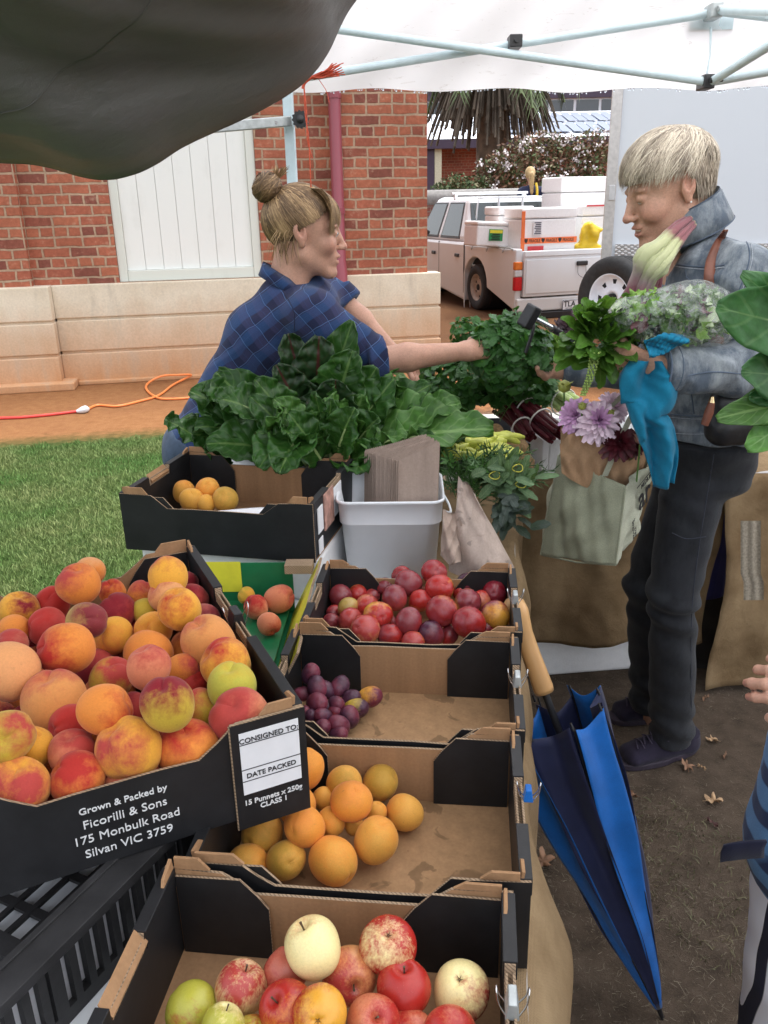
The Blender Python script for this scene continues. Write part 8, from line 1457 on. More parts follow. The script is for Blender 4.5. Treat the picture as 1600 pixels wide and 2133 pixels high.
# scarf
def scarf(name, pts, rad, m, d, seed):
    rg = random.Random(seed); C_ = spline([pd(a, b, dd) for a, b, dd in pts], 22); rr = [p.x for p in spline([Vector((q, 0, 0)) for q in rad], 22)]; s = MB()
    for k in range(13):
        a0 = k*2.399; rk = math.sqrt((k+.5)/13); tw = rg.uniform(-.9, .9); P = []
        for i, p in enumerate(C_):
            t = (C_[min(i+1, 21)]-C_[max(i-1, 0)]).normalized(); u = t.cross(Vector((0, 1, .2))).normalized(); v = t.cross(u); a = a0+tw*i/21; P.append(p+(u*math.cos(a)+v*math.sin(a))*rr[i]*rk*.85-Vector(w2.location))
        s.tube(P, [q*rg.uniform(.36, .46) for q in rr], 7, flat=.75)
    return s.build(name, m, w2)
scarf('scarf', [(1472, 440, 2.06), (1440, 462, 2.01), (1412, 488, 1.96), (1385, 520, 1.925), (1360, 548, 1.90), (1346, 572, 1.905), (1332, 606, 1.915), (1318, 645, 1.93)], (.012, .016, .022, .026, .036, .026, .025, .034), M['scarf'], 0, 1)
scarf('scarf', [(1450, 456, 2.13), (1405, 490, 2.08), (1378, 528, 2.0), (1366, 565, 1.93), (1358, 610, 1.925), (1350, 655, 1.93)], (.014, .02, .022, .02, .02, .024), M['scarf_red'], 0, 9)

# ---- things the grey haired woman carries
sb = thing('shoulder_bag', 'black leather shoulder bag with brown strap on the denim jacket', 'handbag', pd(1525, 920, 1.84)); O = A_(sb.location)
V, F = cloth_sdf([('c', tuple(pd(1505, 900, 1.85)), tuple(pd(1590, 892, 1.87)), .035, .035), ('c', tuple(pd(1508, 832, 1.86)), tuple(pd(1585, 828, 1.88)), .026, .026)], .09, lambda P: .003*wob(P, 30, 5), (), .006); mesh_np('bag_body', V-O, F, M['black_leather'], sb)
bvj = BVHTree.FromPolygons([tuple(v) for v in jv], [tuple(f) for f in jf]); s = MB(); pts = []
for a, b in [(1512, 478), (1502, 495), (1491, 520), (1484, 545), (1480, 575), (1482, 605), (1487, 640), (1492, 700)]:
    d = Vector(ray(a, b)).normalized(); hit = bvj.ray_cast(Vector(CO), d); pts.append((hit[0]-d*.006 if hit[0] is not None else pd(a, b, 1.9))-sb.location)
pts += [pd(1510, 820, 1.83)-sb.location]
P = spline(pts, 40); rows = [[p+Vector((-w_, 0, 0)), p+Vector((0, -.002, 0)), p+Vector((w_, 0, 0))] for i, p in enumerate(P) for w_ in [.005+.010*min(1, i/14)]]; s.grid(rows); so = s.build('strap', M['leather'], sb); q_ = so.modifiers.new('t', 'SOLIDIFY'); q_.thickness = .003
t0 = pd(1484, 826, 1.80)-sb.location; s = MB(); s.tube([t0, t0+Vector((0, 0, -.014))], [.004, .0075], 8); s.build('brass_cap', M['brass'], sb); s = MB(); s.tube([t0+Vector((0, 0, -.013)), t0+Vector((-.003, 0, -.035)), t0+Vector((-.010, 0, -.064))], [.0075, .011, .009], 8); s.build('tassel', M['leather'], sb)
# canvas carrier with paper wrapped flowers
cb = thing('canvas_bag', 'grey green canvas bag with black print hanging from her arm', 'shopping bag', pd(1225, 1178, 1.90)); O = Vector(cb.location)
FLb, FRb, BRb = pd(1127, 1155, 1.93), pd(1283, 1177, 1.80), pd(1316, 1095, 1.93); FLt, FRt, BRt = pd(1163, 950, 1.95), pd(1304, 1012, 1.83), pd(1368, 935, 1.97); BLb, BLt = FLb+(BRb-FRb), FLt+(BRt-FRt)
def panel(a, b, c, d, out, nu=30, nv=34, seed=0): # a,b bottom; c,d top (a->d side)
    rows = []
    for i in range(nu):
        u = i/(nu-1); row = []
        for j in range(nv):
            v = j/(nv-1); p = (a*(1-u)+b*u)*(1-v)+(d*(1-u)+c*u)*v; e = min(u, 1-u, .3)/.3; e2 = min(1, v*5); row.append(p-O+out*(.018*math.sin(math.pi*u)*math.sin(math.pi*min(1, v*.9+.1))+.006*math.sin(u*9+v*7+seed)*e+.005*math.sin(v*16-u*11+seed*2)*e*e2+.003*math.sin(u*31+v*9+seed)*e))
        rows.append(row)
    return rows
nf = (FRb-FLb).cross(FLt-FLb).normalized(); nr_ = (BRb-FRb).cross(FRt-FRb).normalized()
for nm, q, n_, m_, sd_ in (('front_panel', (FLb, FRb, FRt, FLt), nf, 'canvas', 1), ('side_panel', (FRb, BRb, BRt, FRt), nr_, 'canvas_pale', 2), ('back_panel', (BRb, BLb, BLt, BRt), -nf, 'canvas', 3), ('side_panel', (BLb, FLb, FLt, BLt), -nr_, 'canvas_pale', 4)):
    s = MB(); s.grid(panel(*q, n_, seed=sd_)); o_ = s.build(nm, M[m_], cb); so = o_.modifiers.new('t', 'SOLIDIFY'); so.thickness = .002
s = MB(); s.grid([[(FLb*(1-u)+FRb*u)*(1-v)+(BLb*(1-u)+BRb*u)*v-O for v in (0, .5, 1)] for u in (0, .5, 1)]); s.build('base', M['canvas'], cb)
s = MB(); s.tube([p-O+nf*.002 for p in spline([FRb+(FRt-FRb)*.02, FRb+(FRt-FRb)*.3, FRb+(FRt-FRb)*.97], 12)], .0022, 5); s.tube([p-O+nf*.002 for p in spline([FLb, FLb+(FLt-FLb)*.55], 8)], .002, 5); s.tube([FLb-O, (FLb+FRb)/2-O+nf*.004+Vector((0, 0, -.006)), FRb-O], .0025, 5); s.build('seam_cord', M['canvas'], cb)
sx_ = (BRt-FRt).normalized(); sy_ = (FRt-FRb).normalized(); sy_ = (sy_-sx_*sy_.dot(sx_)).normalized(); nz = sx_.cross(sy_)
def TM(u, v, off=.024): p = (FRb*(1-u)+BRb*u)*(1-v)+(FRt*(1-u)+BRt*u)*v-O+nz*off; return fr(sx_, sy_, nz, p)
text('printed_words', 'MEDIUM DRY', .017, TM(.60, .82, .021), M['ink'], cb, .0002); text('printed_words', 'WHITE', .011, TM(.85, .74, .017), M['ink'], cb); text('printed_words', 'ar', .085, TM(.56, .52, .026), M['ink'], cb, .001)
s = MB(); 
for k in range(8): pq = TM(.22, .10+.045*k, .022); s.box(pq.translation, (.040-.008*(k % 3), .0008, .005), pq.to_3x3() @ Matrix.Rotation(R(0), 3, 'Z'))
text('printed_words', 'TRACTOR\nORCHARD', .011, TM(.28, .34, .022) @ Matrix.Rotation(R(90), 4, 'Z'), M['ink'], cb); s = MB(); pq = TM(.5, .90, .018); s.box(pq.translation, (.12, .002, .001), pq.to_3x3()); s.build('printed_rule', M['ink'], cb)
s = MB(); 
for a, b in ((FLt.lerp(FRt, .3), FLt.lerp(FRt, .7)), (BLt.lerp(BRt, .3), BLt.lerp(BRt, .7))):
    top = pd(1345, 795, 1.83); P = spline([a-O, (a+top)/2-O+Vector((-.03, .02, .0)), top-O, (b+top)/2-O+Vector((.0, 0, .0)), b-O], 24); s.grid([[p+Vector((-.008, 0, 0)), p+Vector((.008, .004, 0))] for p in P])
s.build('handles', M['canvas_pale'], cb)
pw_ = thing('flower_wrap', 'brown kraft paper wrap round the dahlias in the canvas bag', 'paper wrap', pd(1250, 1010, 1.90)); O2 = Vector(pw_.location); top = [(1166, 925), (1185, 905), (1214, 896), (1240, 905), (1262, 925), (1290, 955), (1312, 960), (1332, 945), (1345, 900)]; bot = [(1170, 985), (1190, 1000), (1212, 1012), (1236, 1022), (1262, 1032), (1285, 1040), (1305, 1040), (1325, 1020), (1345, 990)]
rows = []
for i in range(41):
    u = i/40*8; k = min(int(u), 7); t = u-k; tp_ = (top[k][0]*(1-t)+top[k+1][0]*t, top[k][1]*(1-t)+top[k+1][1]*t); bp_ = (bot[k][0]*(1-t)+bot[k+1][0]*t, bot[k][1]*(1-t)+bot[k+1][1]*t); row = []
    for j in range(16): v = j/15; d = 1.895-.050*math.sin(math.pi*i/40)*(0.5+.5*v)+.03*(i/40)+.006*math.sin(i*.9+v*4)*math.sin(v*5)+.004*abs(math.sin(i*.55-v*7)); row.append(pd(bp_[0]*(1-v)+tp_[0]*v, bp_[1]*(1-v)+tp_[1]*v, d)-O2)
    rows.append(row)
s = MB(); s.grid(rows); s.build('front_fold', M['kraft'], pw_); s = MB(); s.grid([[pd(1168+18*i, 960-v*70+10*math.sin(i), 2.0-.01*math.sin(i*1.3)+.0*v)-O2 for v in (0, .5, 1)] for i in range(12)]); s.build('back_fold', M['kraft'], pw_)
def dahlia(name, label, px, py, d, rpx, mats, seed, face=(-.15, -.75, .62), rings=8, group=None):
    c = pd(px, py, d); r_ = rpx*pxm(c); o = thing(name, label, 'flower', c, 0, group); f = Vector(face).normalized(); u = f.orthogonal().normalized(); v = f.cross(u); s = MB(); rg = random.Random(seed)
    for k in range(rings):
        t = k/(rings-1); npt = int(8+9*t); 
        for j in range(npt):
            a = 2*math.pi*(j+.5*(k % 2))/npt+rg.gauss(0, .05); e = R(88-100*t)+rg.gauss(0, .07); L_ = r_*(.35+.62*t**.8)*rg.uniform(.9, 1.08); rd = u*math.cos(a)+v*math.sin(a); dv = rd*math.cos(e)+f*math.sin(e); sd = rd.cross(f); nn = dv.cross(sd); w_ = r_*(.07+.10*t); b0 = f*r_*(.30-.28*t)+rd*r_*.04; rows = []
            for q in range(5): p = q/4; ww = w_*math.sin(math.pi*(.12+.80*p))**.7; ce = b0+dv*L_*p-nn*(-.10*L_*p*p); rows.append([ce-sd*ww-nn*ww*.35*1.0, ce, ce+sd*ww-nn*ww*.35])
            s.grid(rows, 0 if len(mats) == 1 else (0 if t < .45 else 1))
    s.build('petals', mats, o); s = MB(); s.tube(spline([(0, 0, 0), Vector((.01, .02, -.06)), Vector((.01, .03, -.15))], 8), .004, 6); s.build('stem', M['parsley_stem'], o); return o
dahlia('dahlia', 'lilac dahlia at the left of the wrapped flowers', 1203, 868, 1.90, 44, [M['dahlia']], 1, (-.45, -.75, .5), group='dahlias in the paper wrap'); dahlia('dahlia', 'pale pink dahlia with a lilac heart facing front', 1246, 878, 1.86, 50, [M['dahlia'], M['dahlia_pale']], 2, (0, -.85, .5), 9, group='dahlias in the paper wrap'); dahlia('dahlia', 'small whitish pink dahlia behind the pale pink one', 1277, 850, 1.94, 38, [M['dahlia_pale']], 3, (.3, -.7, .6), group='dahlias in the paper wrap'); dahlia('dahlia', 'dark maroon dahlia beside the pale pink one', 1288, 922, 1.86, 44, [M['dahlia_dark']], 4, (.1, -.8, .55), group='dahlias in the paper wrap'); dahlia('dahlia', 'dark maroon dahlia at the right of the wrap', 1318, 925, 1.89, 34, [M['dahlia_dark']], 5, (.5, -.7, .5), group='dahlias in the paper wrap')
for k, (px, py, d, rp, lb) in enumerate(((1213, 846, 1.86, 9, 'green dahlia bud above the lilac dahlia'), (1271, 860, 1.85, 9, 'green dahlia bud on the pale pink dahlia'), (1334, 913, 1.84, 13, 'half open pink green bud at the right of the wrap'), (1176, 805, 2.0, 14, 'red green bud standing above the celery'))):
    c = pd(px, py, d); o = thing('flower_bud', lb, 'flower bud', c, 0, 'buds in the flower wrap'); rr = rp*pxm(c); s = MB(); s.lathe([(0, -rr), (rr*.8, -rr*.6), (rr, 0), (rr*.7, rr*.7), (0, rr)], 12)
    for j in range(9): a = j*.7; dv = Vector((math.cos(a), math.sin(a), .6-.3*(j % 2))).normalized(); s.add([dv*rr*.5+Vector((0, 0, -rr*.4)), dv*rr*1.2+Vector((-dv.y, dv.x, 0))*rr*.3, dv*rr*1.55, dv*rr*1.2-Vector((-dv.y, dv.x, 0))*rr*.3], [(0, 1, 2, 3)])
    s.build('bud', M['bud'] if k != 2 else simple('pink green bud', (.30, .16, .12), .5, .5, 40), o); s = MB(); s.tube(spline([(0, 0, -rr), (.004, .01, -.05), (.01, .03, -.12)], 6), .0022, 5); s.build('stem', M['parsley_stem'], o)
# turquoise cloth
def sheetpath(name, label, pts, m, cat, nv=22, folds=3.0, amp=.012, seed=0):
    P3 = [pd(a, b, d) for a, b, w_, d in pts]; W_ = [w_*pxm(p) for (a, b, w_, d), p in zip(pts, P3)]; n = 60; C_ = spline(P3, n); Wd = [p.x for p in spline([Vector((q, 0, 0)) for q in W_], n)]; rows = []; o0 = P3[len(P3)//2]
    for i in range(n):
        t = (C_[min(i+1, n-1)]-C_[max(i-1, 0)]).normalized(); sd = t.cross(Vector((0, 1, 0))); sd = sd.normalized() if sd.length > .1 else Vector((1, 0, 0)); nn = sd.cross(t); row = []
        for j in range(nv): v = -1+2*j/(nv-1); row.append(C_[i]-o0+sd*v*Wd[i]/2+nn*(amp*math.sin(v*folds*math.pi+seed+i*.08)*1.0+amp*.7*math.sin(v*folds*2.3+i*.21+seed)+amp*.9*(v*v-.4)+.006*abs(math.sin(v*4.1+i*.17+seed))*math.sin(i*.11+v*2)+.004*abs(math.sin(i*.33-v*5))))
        rows.append(row)
    s = MB(); s.grid(rows); o = s.build(name, m, at=o0); q = o.modifiers.new('t', 'SOLIDIFY'); q.thickness = .0025; return tag(o, label, cat)
sheetpath('turquoise_cloth', 'turquoise cloth bag draped over her forearm and hanging beside the canvas bag', [(1348, 752, 60, 1.77), (1345, 790, 104, 1.765), (1356, 832, 116, 1.76), (1350, 872, 62, 1.755), (1366, 900, 78, 1.77), (1384, 950, 74, 1.78), (1386, 1014, 44, 1.785)], M['cyan_cloth'], 'cloth bag', folds=1.6, amp=.011)
sheetpath('turquoise_flap', 'small turquoise cloth flap lying on her denim cuff', [(1348, 728, 36, 1.745), (1385, 716, 42, 1.74), (1432, 708, 12, 1.75)], M['cyan_cloth'], 'cloth', folds=1.0, amp=.005)
# bagged salad
lb_ = thing('salad_bag', 'clear plastic bag of mixed lettuce lying on her forearm', 'bag of lettuce', pd(1400, 715, 1.82)); O = A_(lb_.location); pr = [('e', tuple(pd(1360, 664, 1.83)), (.085, .08, .052)), ('e', tuple(pd(1440, 656, 1.83)), (.092, .09, .070)), ('c', tuple(pd(1290, 650, 1.83)), tuple(pd(1496, 672, 1.83)), .024, .036)]
def lam(P, g, a=.006): return a*wob(P, 26, 6)+a*.8*np.abs(wob(P, 45, 7))-a*.5-g
V, F = cloth_sdf(pr, .04, lambda P: lam(P, 0, .004), (), .005, .05); mesh_np('plastic_film', V-O, F, M['film'], lb_)
s = MB(); rg = np.random.default_rng(8)
for k in range(230):
    c = np.array(pr[int(rg.integers(0, 2))][1])-O; v = rg.normal(size=3); v /= np.linalg.norm(v); p = Vector(c+v*np.array([.080, .064, .052])*rg.uniform(.6, 1.0)); d = Vector(rg.normal(size=3)).normalized()*.045; leaf(s, p-d*.5, p+d*.5, .040, Vector(v)+Vector((0, -.3, .2)), .2, .008, .05, 8, 6, int(rg.choice([0, 0, 0, 1, 2, 3])), None, int(rg.integers(0, 999)), .2, .002, 5)
s.build('leaves', [M['basil'], M['lettuce'], simple('red lettuce leaf', (.10, .02, .03), .4, .3), simple('pale lettuce rib', (.45, .55, .32), .45, .2)], lb_)
# basil
rg = random.Random(12); s = MB(); bc = pd(1243, 705, 1.84); st = pd(1300, 765, 1.80)
tips = [(1212, 622, 40), (1195, 655, 40), (1265, 655, 42), (1300, 660, 40), (1180, 700, 36), (1290, 700, 44), (1230, 745, 44), (1260, 770, 42), (1195, 740, 38), (1290, 760, 40), (1325, 690, 34), (1168, 662, 34), (1240, 680, 40), (1215, 690, 36), (1275, 735, 44), (1310, 730, 38), (1250, 810, 34), (1278, 800, 34)]
for k in range(84):
    if k < len(tips): tx_, ty_, wp = tips[k]; a = pd(tx_+(1245-tx_)*.75, ty_+(718-ty_)*.75, 1.83); b = pd(tx_, ty_, 1.80+rg.uniform(-.05, .05))
    else: q = rg.uniform(0, 6.28); r0 = rg.uniform(8, 55); cx_, cy_ = 1245+r0*math.cos(q), 712+r0*1.05*math.sin(q); a = pd(cx_, cy_, 1.84+rg.uniform(-.03, .07)); b = pd(cx_+rg.uniform(25, 48)*math.cos(q+rg.gauss(0, .6)), cy_+rg.uniform(25, 48)*math.sin(q+rg.gauss(0, .6)), 1.82+rg.uniform(-.08, .06)); wp = rg.uniform(30, 44)
    leaf(s, a, b, 1.15*wp*pxm(b), (rg.uniform(-.4, .4), -.7, .7), rg.uniform(.05, .3), .002, .10, 10, 7, 0, None, k, .25, .0012, 6, tipshape=.8)
for k in range(14): s.tube(bez(st+Vector((rg.gauss(0, .006), rg.gauss(0, .006), rg.gauss(0, .006))), (st+bc)/2, pd(1245+rg.gauss(0, 40), 700+rg.gauss(0, 35), 1.83), 7), .0022, 5, 1)
tag(s.build('basil_bunch', [M['basil'], M['parsley_stem']], loc=bc), 'basil bunch held in her near hand', 'basil')
s = MB(); a = pd(1240, 735, 1.79); b = pd(1215, 822, 1.79); P = spline([a, (a+b)/2+Vector((.004, 0, 0)), b], 16); o0 = a
s.tube([p-o0 for p in P], .0016, 5)
for i, p in enumerate(P):
    for j in range(6): q = j*1.05+i*.5; r_ = .010*(1-.5*i/15); c = p-o0+Vector((r_*math.cos(q), r_*math.sin(q), 0)); s.lathe([(0, -.003), (.0032, 0), (0, .0035)], 6, Matrix.Translation(c))
tag(s.build('basil_flower', simple('basil flower spike', (.30, .42, .10), .5, .4, 60), at=o0), 'pale green basil flower spike hanging from the bunch', 'flower')
s = MB(); 
for k in range(16): a = pd(1185+rg.gauss(0, 14), 690+rg.gauss(0, 10), 1.9); b = a+Vector((rg.gauss(0, .025), rg.gauss(0, .02), rg.gauss(.01, .02))); leaf(s, a, b, .018, (0, -.7, .6), .2, .003, .1, 7, 5, 0, None, k, .3, .001)
tag(s.build('purple_herb', simple('dark purple herb leaf', (.05, .018, .03), .5, .4), loc=pd(1185, 690, 1.9)), 'small dark purple herb beside the basil', 'herbs')
# broad leaves at the right edge
s = MB(); o0 = pd(1700, 830, 1.36); bl_ = [((1690, 690), (1492, 640), 165, 0, (-.1, -.95, .2), .05), ((1700, 700), (1545, 570), 110, 0, (-.1, -.9, .3), .05), ((1700, 790), (1545, 775), 150, 0, (-.1, -.9, .3), .08), ((1690, 830), (1493, 872), 95, 1, (-.1, -.8, .5), .08), ((1680, 850), (1555, 935), 95, 2, (-.2, -.9, .3), .1), ((1690, 840), (1560, 830), 70, 0, (0, -.7, .6), .2), ((1720, 640), (1600, 590), 80, 2, (0, -.8, .5), .1), ((1720, 760), (1610, 690), 120, 0, (-.1, -.9, .3), .1), ((1710, 850), (1620, 920), 110, 1, (-.1, -.9, .3), .1)]
for k, (a, b, wp, mt, up, be) in enumerate(bl_): A1, B1 = pd(a[0], a[1], 1.36+.02*(k % 3)), pd(b[0], b[1], 1.33+.02*(k % 2)); leaf(s, A1-o0, B1-o0, wp*pxm(B1), up, be, .006, 0.02, 20, 15, mt, 3, k, .12, .0015, 4, .004, tipshape=.62)
for k in range(7): s.tube(spline([pd(1690+4*k, 700+22*k, 1.36)-o0, pd(1740, 860, 1.34)-o0, pd(1800+4*k, 1010, 1.28)-o0], 10), .005, 6, 3)
ye = pd(1496, 862, 1.325)-o0
tag(s.build('leaf_bunch', [M['bigleaf'], M['chard_light'], M['bigleaf_light'], M['chard_stem']], at=o0), 'bunch of broad green leaves entering at the right edge over the denim sleeve', 'leafy greens'); bpy.data.objects['leaf_bunch'].modifiers.new('t', 'SOLIDIFY').thickness = .001

# ---- the person cut by the right edge
w3 = thing('person', 'person at the right edge in blue check shirt and navy striped white trousers', 'person', (.72, 1.0, 0)); W3 = A_(w3.location)
h3 = HeadFrame((.715, 1.055, 1.42), (-.75, .6, -.1), (0, 0, 1), .95); e3, k3 = Vector((.86, .90, .90)), pd(1768, 1432, .97); hh = hand(k3, pd(1640, 1415, .965)-k3, (.1, .8, -.5), .92, (.55, .7, .5), 1, .05, (.5, .4)); e3b, k3b = pd(1850, 1090, 1.20), pd(1800, 1010, 1.26); hb3 = hand(k3b, Vector((-.2, .3, .9)), (-.5, -.8, .1), .92, (.9, 1.0, .7), 1)
tp3 = [('c', (.72, 1.02, .66), (.74, 1.03, 1.10), .10, .10), ('c', (.68, .98, 1.14), (.82, 1.06, 1.14), .06, .06), ('c', (.735, 1.03, 1.14), (.74, 1.035, 1.28), .055, .05)]
l3 = []
for dx in (-.055, .075): l3 += [('c', (.715+dx, 1.02, .62), (.71+dx, 1.0, .36), .075, .055), ('c', (.71+dx, 1.0, .36), (.71+dx, 1.02, .07), .05, .04)]
b3 = join([head_mesh(h3, h=.005), arm_mesh(e3, k3, .034, .023, hh), arm_mesh(e3b, k3b, .034, .023, hb3), coarse(tp3+l3+[('c', (.68, .98, 1.12), tuple(e3), .042, .034), ('c', (.82, 1.06, 1.12), tuple(e3b), .042, .034)])]); mesh_np('body', b3[0]-W3, b3[1], M['skin_a'], w3, attr=b3[2])
V, F = cloth_sdf([('c', (.690, .99, .62), (.73, 1.03, 1.08), .142, .125), ('c', (.68, .98, 1.13), (.82, 1.06, 1.13), .075, .075), ('c', (.68, .98, 1.12), tuple(e3), .062, .052), ('c', tuple(e3), tuple(e3.lerp(k3, .75)), .05, .042), ('c', (.82, 1.06, 1.12), tuple(e3b), .062, .05), ('c', tuple(e3b), tuple(e3b.lerp(k3b, .6)), .05, .042)], .04, lambda P: .006*wob(P, 14, 51)+.003*wob(P, 40, 52), [((0, 0, .555), (0, 0, -1))], .0075); mesh_np('check_shirt', V-W3, F, M['plaid_child'], w3)
def m_strp():
    t = NT('white cotton with navy stripes'); o = t.coord(); sx = t.new('SeparateXYZ'); t.lk(o, sx.inputs[0]); a = t.math('FRACT', t.math('MULTIPLY', t.math('ADD', sx.outputs['X'], t.math('MULTIPLY', sx.outputs['Y'], -.25)), 29.0)); t.col(t.mix(t.ramp(a, [(.34, 1.0), (.38, 0.0)]), (.66, .68, .76), (.012, .013, .03))); t.set(Roughness=.9); t.bump(t.noise(o, 60, 4), .2, .003); return t.m
V, F = cloth_sdf([('c', (.71, 1.02, .64), (.715, 1.02, .58), .115, .118)]+[('c', (.715+dx, 1.02, .6), (.71+dx, 1.0, .36), .098, .078) for dx in (-.05, .075)]+[('c', (.71+dx, 1.0, .36), (.71+dx, 1.02, .08), .078, .06) for dx in (-.05, .075)], .03, lambda P: .004*wob(P, 16, 55), [((0, 0, .06), (0, 0, -1)), ((0, 0, .66), (0, 0, 1))], .0075); mesh_np('striped_trousers', V-W3, F, m_strp(), w3)
for dx in (-.055, .075): V, F = cloth_sdf([('c', (.71+dx, 1.05, .04), (.70+dx-.03, .93, .035), .036, .033)], .02, None, [((0, 0, .004), (0, 0, -1))], .006); mesh_np('shoe', V-W3, F, M['white_cloth'], w3)
s = MB(); P = spline([pd(1590, 1762, .90), pd(1550, 1764, .90), pd(1522, 1768, .90), pd(1502, 1772, .905)], 14); s.grid([[p-w3.location+Vector((0, -.004, .015)), p-w3.location+Vector((0, .0, 0)), p-w3.location+Vector((0, -.004, -.015))] for i, p in enumerate(P)]); o_ = s.build('waist_strap', M['navy_stripe'], w3); so = o_.modifiers.new('t', 'SOLIDIFY'); so.thickness = .004
base_hair(h3, w3, M['hair_base_a'], (-.016, 0, .03), (.106, .086, .096), lambda Q: np.minimum(np.maximum(Q[..., 0]-.06, -Q[..., 2]+.03), np.maximum(Q[..., 0]+.01, -(Q[..., 2]+.09))), 1.0)
# ---- the far person by the wall
w4 = thing('person', 'far person with blonde ponytail in navy top beyond the wall', 'person', (pd(1106, 400, 16.6).x, 16.6, 0)); W4 = A_(w4.location); zh = pd(1103, 362, 16.6).z; X4 = w4.location.x
V, F = surf(lambda P: union(P, [('e', (X4-.03, 16.6, zh), (.085, .10, .115)), ('c', (X4-.01, 16.6, zh-.1), (X4, 16.6, zh-.25), .05, .05), ('c', (X4, 16.6, zh-.35), (X4, 16.6, zh-.8), .12, .12), ('c', (X4-.08, 16.6, zh-.9), (X4-.09, 16.6, .05), .08, .05), ('c', (X4+.08, 16.6, zh-.9), (X4+.09, 16.6, .05), .08, .05)], .05), (X4-.4, 16.2, 0), (X4+.4, 17, zh+.2), .03); mesh_np('body', V-W4, F, M['skin_a'], w4)
V, F = surf(lambda P: union(P, [('c', (X4-.15, 16.6, zh-.30), (X4+.17, 16.6, zh-.30), .085, .085), ('c', (X4, 16.6, zh-.35), (X4, 16.6, zh-.85), .16, .16), ('c', (X4-.2, 16.6, zh-.32), (X4-.26, 16.5, zh-.75), .06, .05), ('c', (X4+.2, 16.6, zh-.32), (X4+.26, 16.5, zh-.75), .06, .05)], .05), (X4-.45, 16.2, zh-1.1), (X4+.45, 17, zh+.0), .03); mesh_np('navy_top', V-W4, F, M['navy_cloth'], w4)
V, F = surf(lambda P: union(P, [('c', (X4-.09, 16.6, zh-.9), (X4-.09, 16.6, .06), .095, .07), ('c', (X4+.09, 16.6, zh-.9), (X4+.09, 16.6, .06), .095, .07)], .04), (X4-.35, 16.3, 0), (X4+.35, 16.9, zh-.7), .03); mesh_np('trousers', V-W4, F, M['denim_dark'], w4)
V, F = surf(lambda P: union(P, [('e', (X4-.03, 16.58, zh+.015), (.095, .105, .115)), ('c', (X4-.02, 16.48, zh-.02), (X4-.01, 16.45, zh-.34), .055, .03)], .03)+.006*wob(P, 40, 3), (X4-.3, 16.2, zh-.5), (X4+.3, 16.9, zh+.25), .02); mesh_np('hair', V-W4, F, simple('blonde ponytail', (.42, .29, .13), .6, .3, 30), w4)
s = MB(); s.tube(spline([(.06, -.16, zh-.16), (.085, -.17, zh-.3), (.08, -.17, zh-.5)], 8), .035, 6, flat=.5); s.build('yellow_scarf', M['yellow_bag'], w4)

# ------------------------------------------------------------------ umbrella leaning on the table
um = thing('umbrella', 'blue and navy umbrella with wooden handle leaning on the burlap table', 'umbrella', pz(1380, 2122, 0)); O = Vector(um.location); tip = O+Vector((0, 0, .004)); top = pd(1070, 1258, 1.42); ax = (top-tip).normalized(); Ln = (top-tip).length
u0 = ax.cross(Vector((0, 1, 0))).normalized(); v0 = ax.cross(u0); HMx = fr(u0, v0, ax, (0, 0, 0)); 
def U3(f, a=0, r_=0): return ax*Ln*f+(u0*math.cos(a)+v0*math.sin(a))*r_
fh = .80
s = MB(); s.lathe([(0, Ln*fh), (.0185, Ln*fh), (.0198, Ln*(fh+.01)), (.0178, Ln*(fh+.09)), (.0180, Ln*(fh+.135)), (.0225, Ln*(fh+.17)), (.0245, Ln*(fh+.185)), (.0220, Ln*(fh+.205)), (.011, Ln*(fh+.217)), (0, Ln*(fh+.220))], 28, HMx); s.build('handle', M['umb_wood'], um)
s = MB(); s.tube([U3(.0), U3(.03)], [.004, .006], 8); s.tube([U3(.03), U3(fh+.002)], .0075, 10); s.build('shaft', M['black_metal'], um); s = MB(); s.lathe([(.0076, Ln*.675), (.016, Ln*.678), (.017, Ln*.685), (.0076, Ln*.69)], 16, HMx); s.build('ring', M['chrome'], um)
ft = .755
NS = 8; cols = [0, 1, 0, 1, 0, 1, 0, 1]; edges = []
def rad_u(f): return float(np.interp(f, [.03, .10, .25, .45, .60, .70, .78], [.008, .024, .055, .085, .102, .108, .110]))
gang = [R(15+45*k) for k in range(NS)]; rgu = random.Random(3)
for k in range(NS):
    s = MB(); rows = []; a0, a1 = gang[k], gang[k]+R(45); tl = ft+rgu.uniform(-.02, .02)
    for i in range(34):
        f = .03+(tl-.03)*i/33; row = []
        for j in range(15):
            t = j/14; a = a0+(a1-a0)*t+.10*math.sin(f*6+k); sagf = 1-.34*math.sin(math.pi*t)*min(1, f*2.2)*(1 if k % 2 else .55); edge = .020*math.sin(math.pi*t)*(f-.03)/.7; rr = rad_u(f)*sagf*(1+.05*math.sin(f*15+k*2+t*3)); row.append(U3(f-edge*(1.0 if True else 0), a, rr))
        rows.append(row)
    s.grid(rows); o_ = s.build('canopy_panel', [M['umb_blue'], M['umb_navy']][cols[k]], um); so = o_.modifiers.new('t', 'SOLIDIFY'); so.thickness = .0008
    s = MB(); s.tube([U3(f, a0+.10*math.sin(f*6+k)*1, rad_u(f)*.93) for f in [.05+.7*i/12 for i in range(13)]], .002, 5); s.tube([U3(.745, a0, rad_u(.75)*.93), U3(.762, a0, rad_u(.75)*.92)], [.003, .0022], 6); s.build('rib', M['black_metal'], um)
s = MB(); pt = [U3(.62, R(250), .115), U3(.5, R(255), .10), U3(.40, R(252), .088), U3(.33, R(258), .085)]; s.grid([[p+u0*.008, p-u0*.008] for p in spline(pt, 14)]); s.build('tie_strap', M['umb_navy'], um)
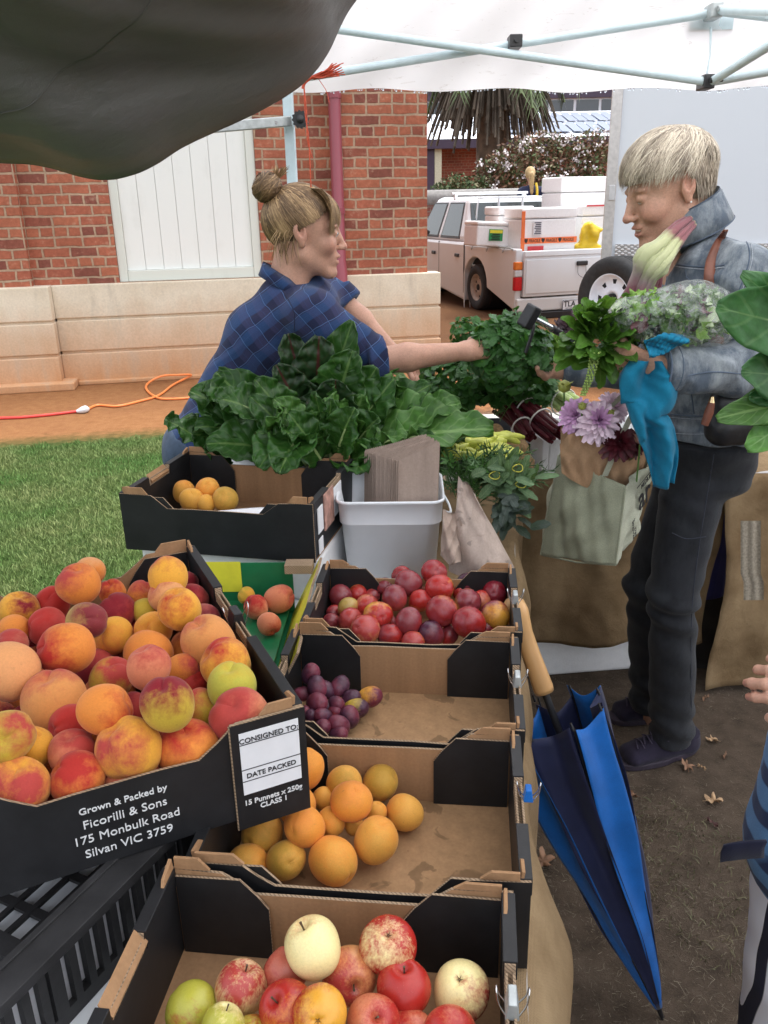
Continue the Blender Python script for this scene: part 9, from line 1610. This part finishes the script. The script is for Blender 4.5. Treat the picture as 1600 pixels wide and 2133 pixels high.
# dead leaves and litter on the ground
def dry_leaf(name, label, px, py, size, lobes, m, seed, rot):
    c = pz(px, py, .006); rg = random.Random(seed); out = []; n = 40
    for k in range(n):
        a = 2*math.pi*k/n; r_ = size*(.42+.58*abs(math.cos(lobes*a/2))**1.6)*(1 if lobes else .9)*(.9+.2*rg.random()); 
        if not lobes: r_ = size*(.35+.65*abs(math.cos(a)))
        out.append((r_*math.cos(a), r_*math.sin(a)*(.9 if lobes else .45)))
    V = [Vector((0, 0, .004))]+[Vector((x, y, .004+.5*abs(y)*abs(y)/size+.006*math.sin(k*.9+seed)*(abs(x)+abs(y))/size)) for k, (x, y) in enumerate(out)]
    s = MB(); s.add(V, [(0, k+1, (k+1) % n+1) for k in range(n)], 0, True); s.tube([Vector((-size*1.3, 0, .003)), Vector((size*.4, 0, .006))], .0009*size/.03, 5, 0)
    o = s.build(name, m); o.location = c; o.rotation_euler = (rg.uniform(-.2, .2), rg.uniform(-.2, .2), rot); return tag(o, label, 'leaf', 'dry leaves on the ground')
ml = [simple('tan dry leaf', (.42, .27, .15), .8, .25, 60), simple('brown dry leaf', (.24, .13, .075), .8, .3, 60), simple('purplish dry leaf', (.16, .08, .075), .8, .3, 60)]
for k, (px, py, sz, lo, mi, lb) in enumerate(((1487, 1670, .024, 5, 0, 'star shaped tan leaf alone on the dark earth'), (1432, 1598, .026, 5, 1, 'brown leaf in front of the navy shoe'), (1484, 1543, .018, 5, 0, 'small tan leaf behind the navy shoe'), (1470, 1455, .020, 0, 1, 'narrow brown leaf behind the jeans'), (1484, 1715, .018, 0, 2, 'purplish narrow leaf below the star shaped one'), (1131, 1795, .034, 5, 1, 'large curled brown leaf between burlap and umbrella'), (1146, 2106, .030, 5, 0, 'tan leaf at the bottom beside the burlap'), (1316, 1657, .016, 5, 1, 'small brown leaf right of the umbrella top'), (1510, 1575, .014, 0, 1, 'thin brown leaf right of the heel'), (1462, 1600, .013, 0, 0, 'thin tan leaf right of the shoe toe'))): dry_leaf('dry_leaf', lb, px, py, sz, lo, ml[mi], k, k*1.3)
s = MB(); c = pz(1515, 2046, .006); s.grid([[Vector((-.014+.028*i/5, -.005*math.sin(math.pi*(i+.3)/5.6), .003*math.sin(i*1.4))), Vector((-.014+.028*i/5, .006*math.sin(math.pi*(i+.3)/5.6), .004))] for i in range(6)]); tag(s.build('paper_scrap', M['paper_white'], loc=c), 'white paper scrap on the straw near the bottom right', 'litter')
for k, (px, py, m_, lb) in enumerate(((203, 1077, 'paper_white', 'white paper scrap on the lawn'), (204, 1112, 'orange_tape', 'orange fruit scrap on the lawn'), (330, 965, 'paper_white', 'tiny white scrap on the lawn near the tray'))): s = MB(); c = pz(px, py, .03); s.lathe([(0, -.006), (.018, -.002), (.022, .004), (.008, .008), (0, .007)], 7, Matrix.Scale(1.6 if k == 0 else 1, 4, (1, 0, 0))); tag(s.build('litter_scrap', M[m_], loc=c), lb, 'litter')
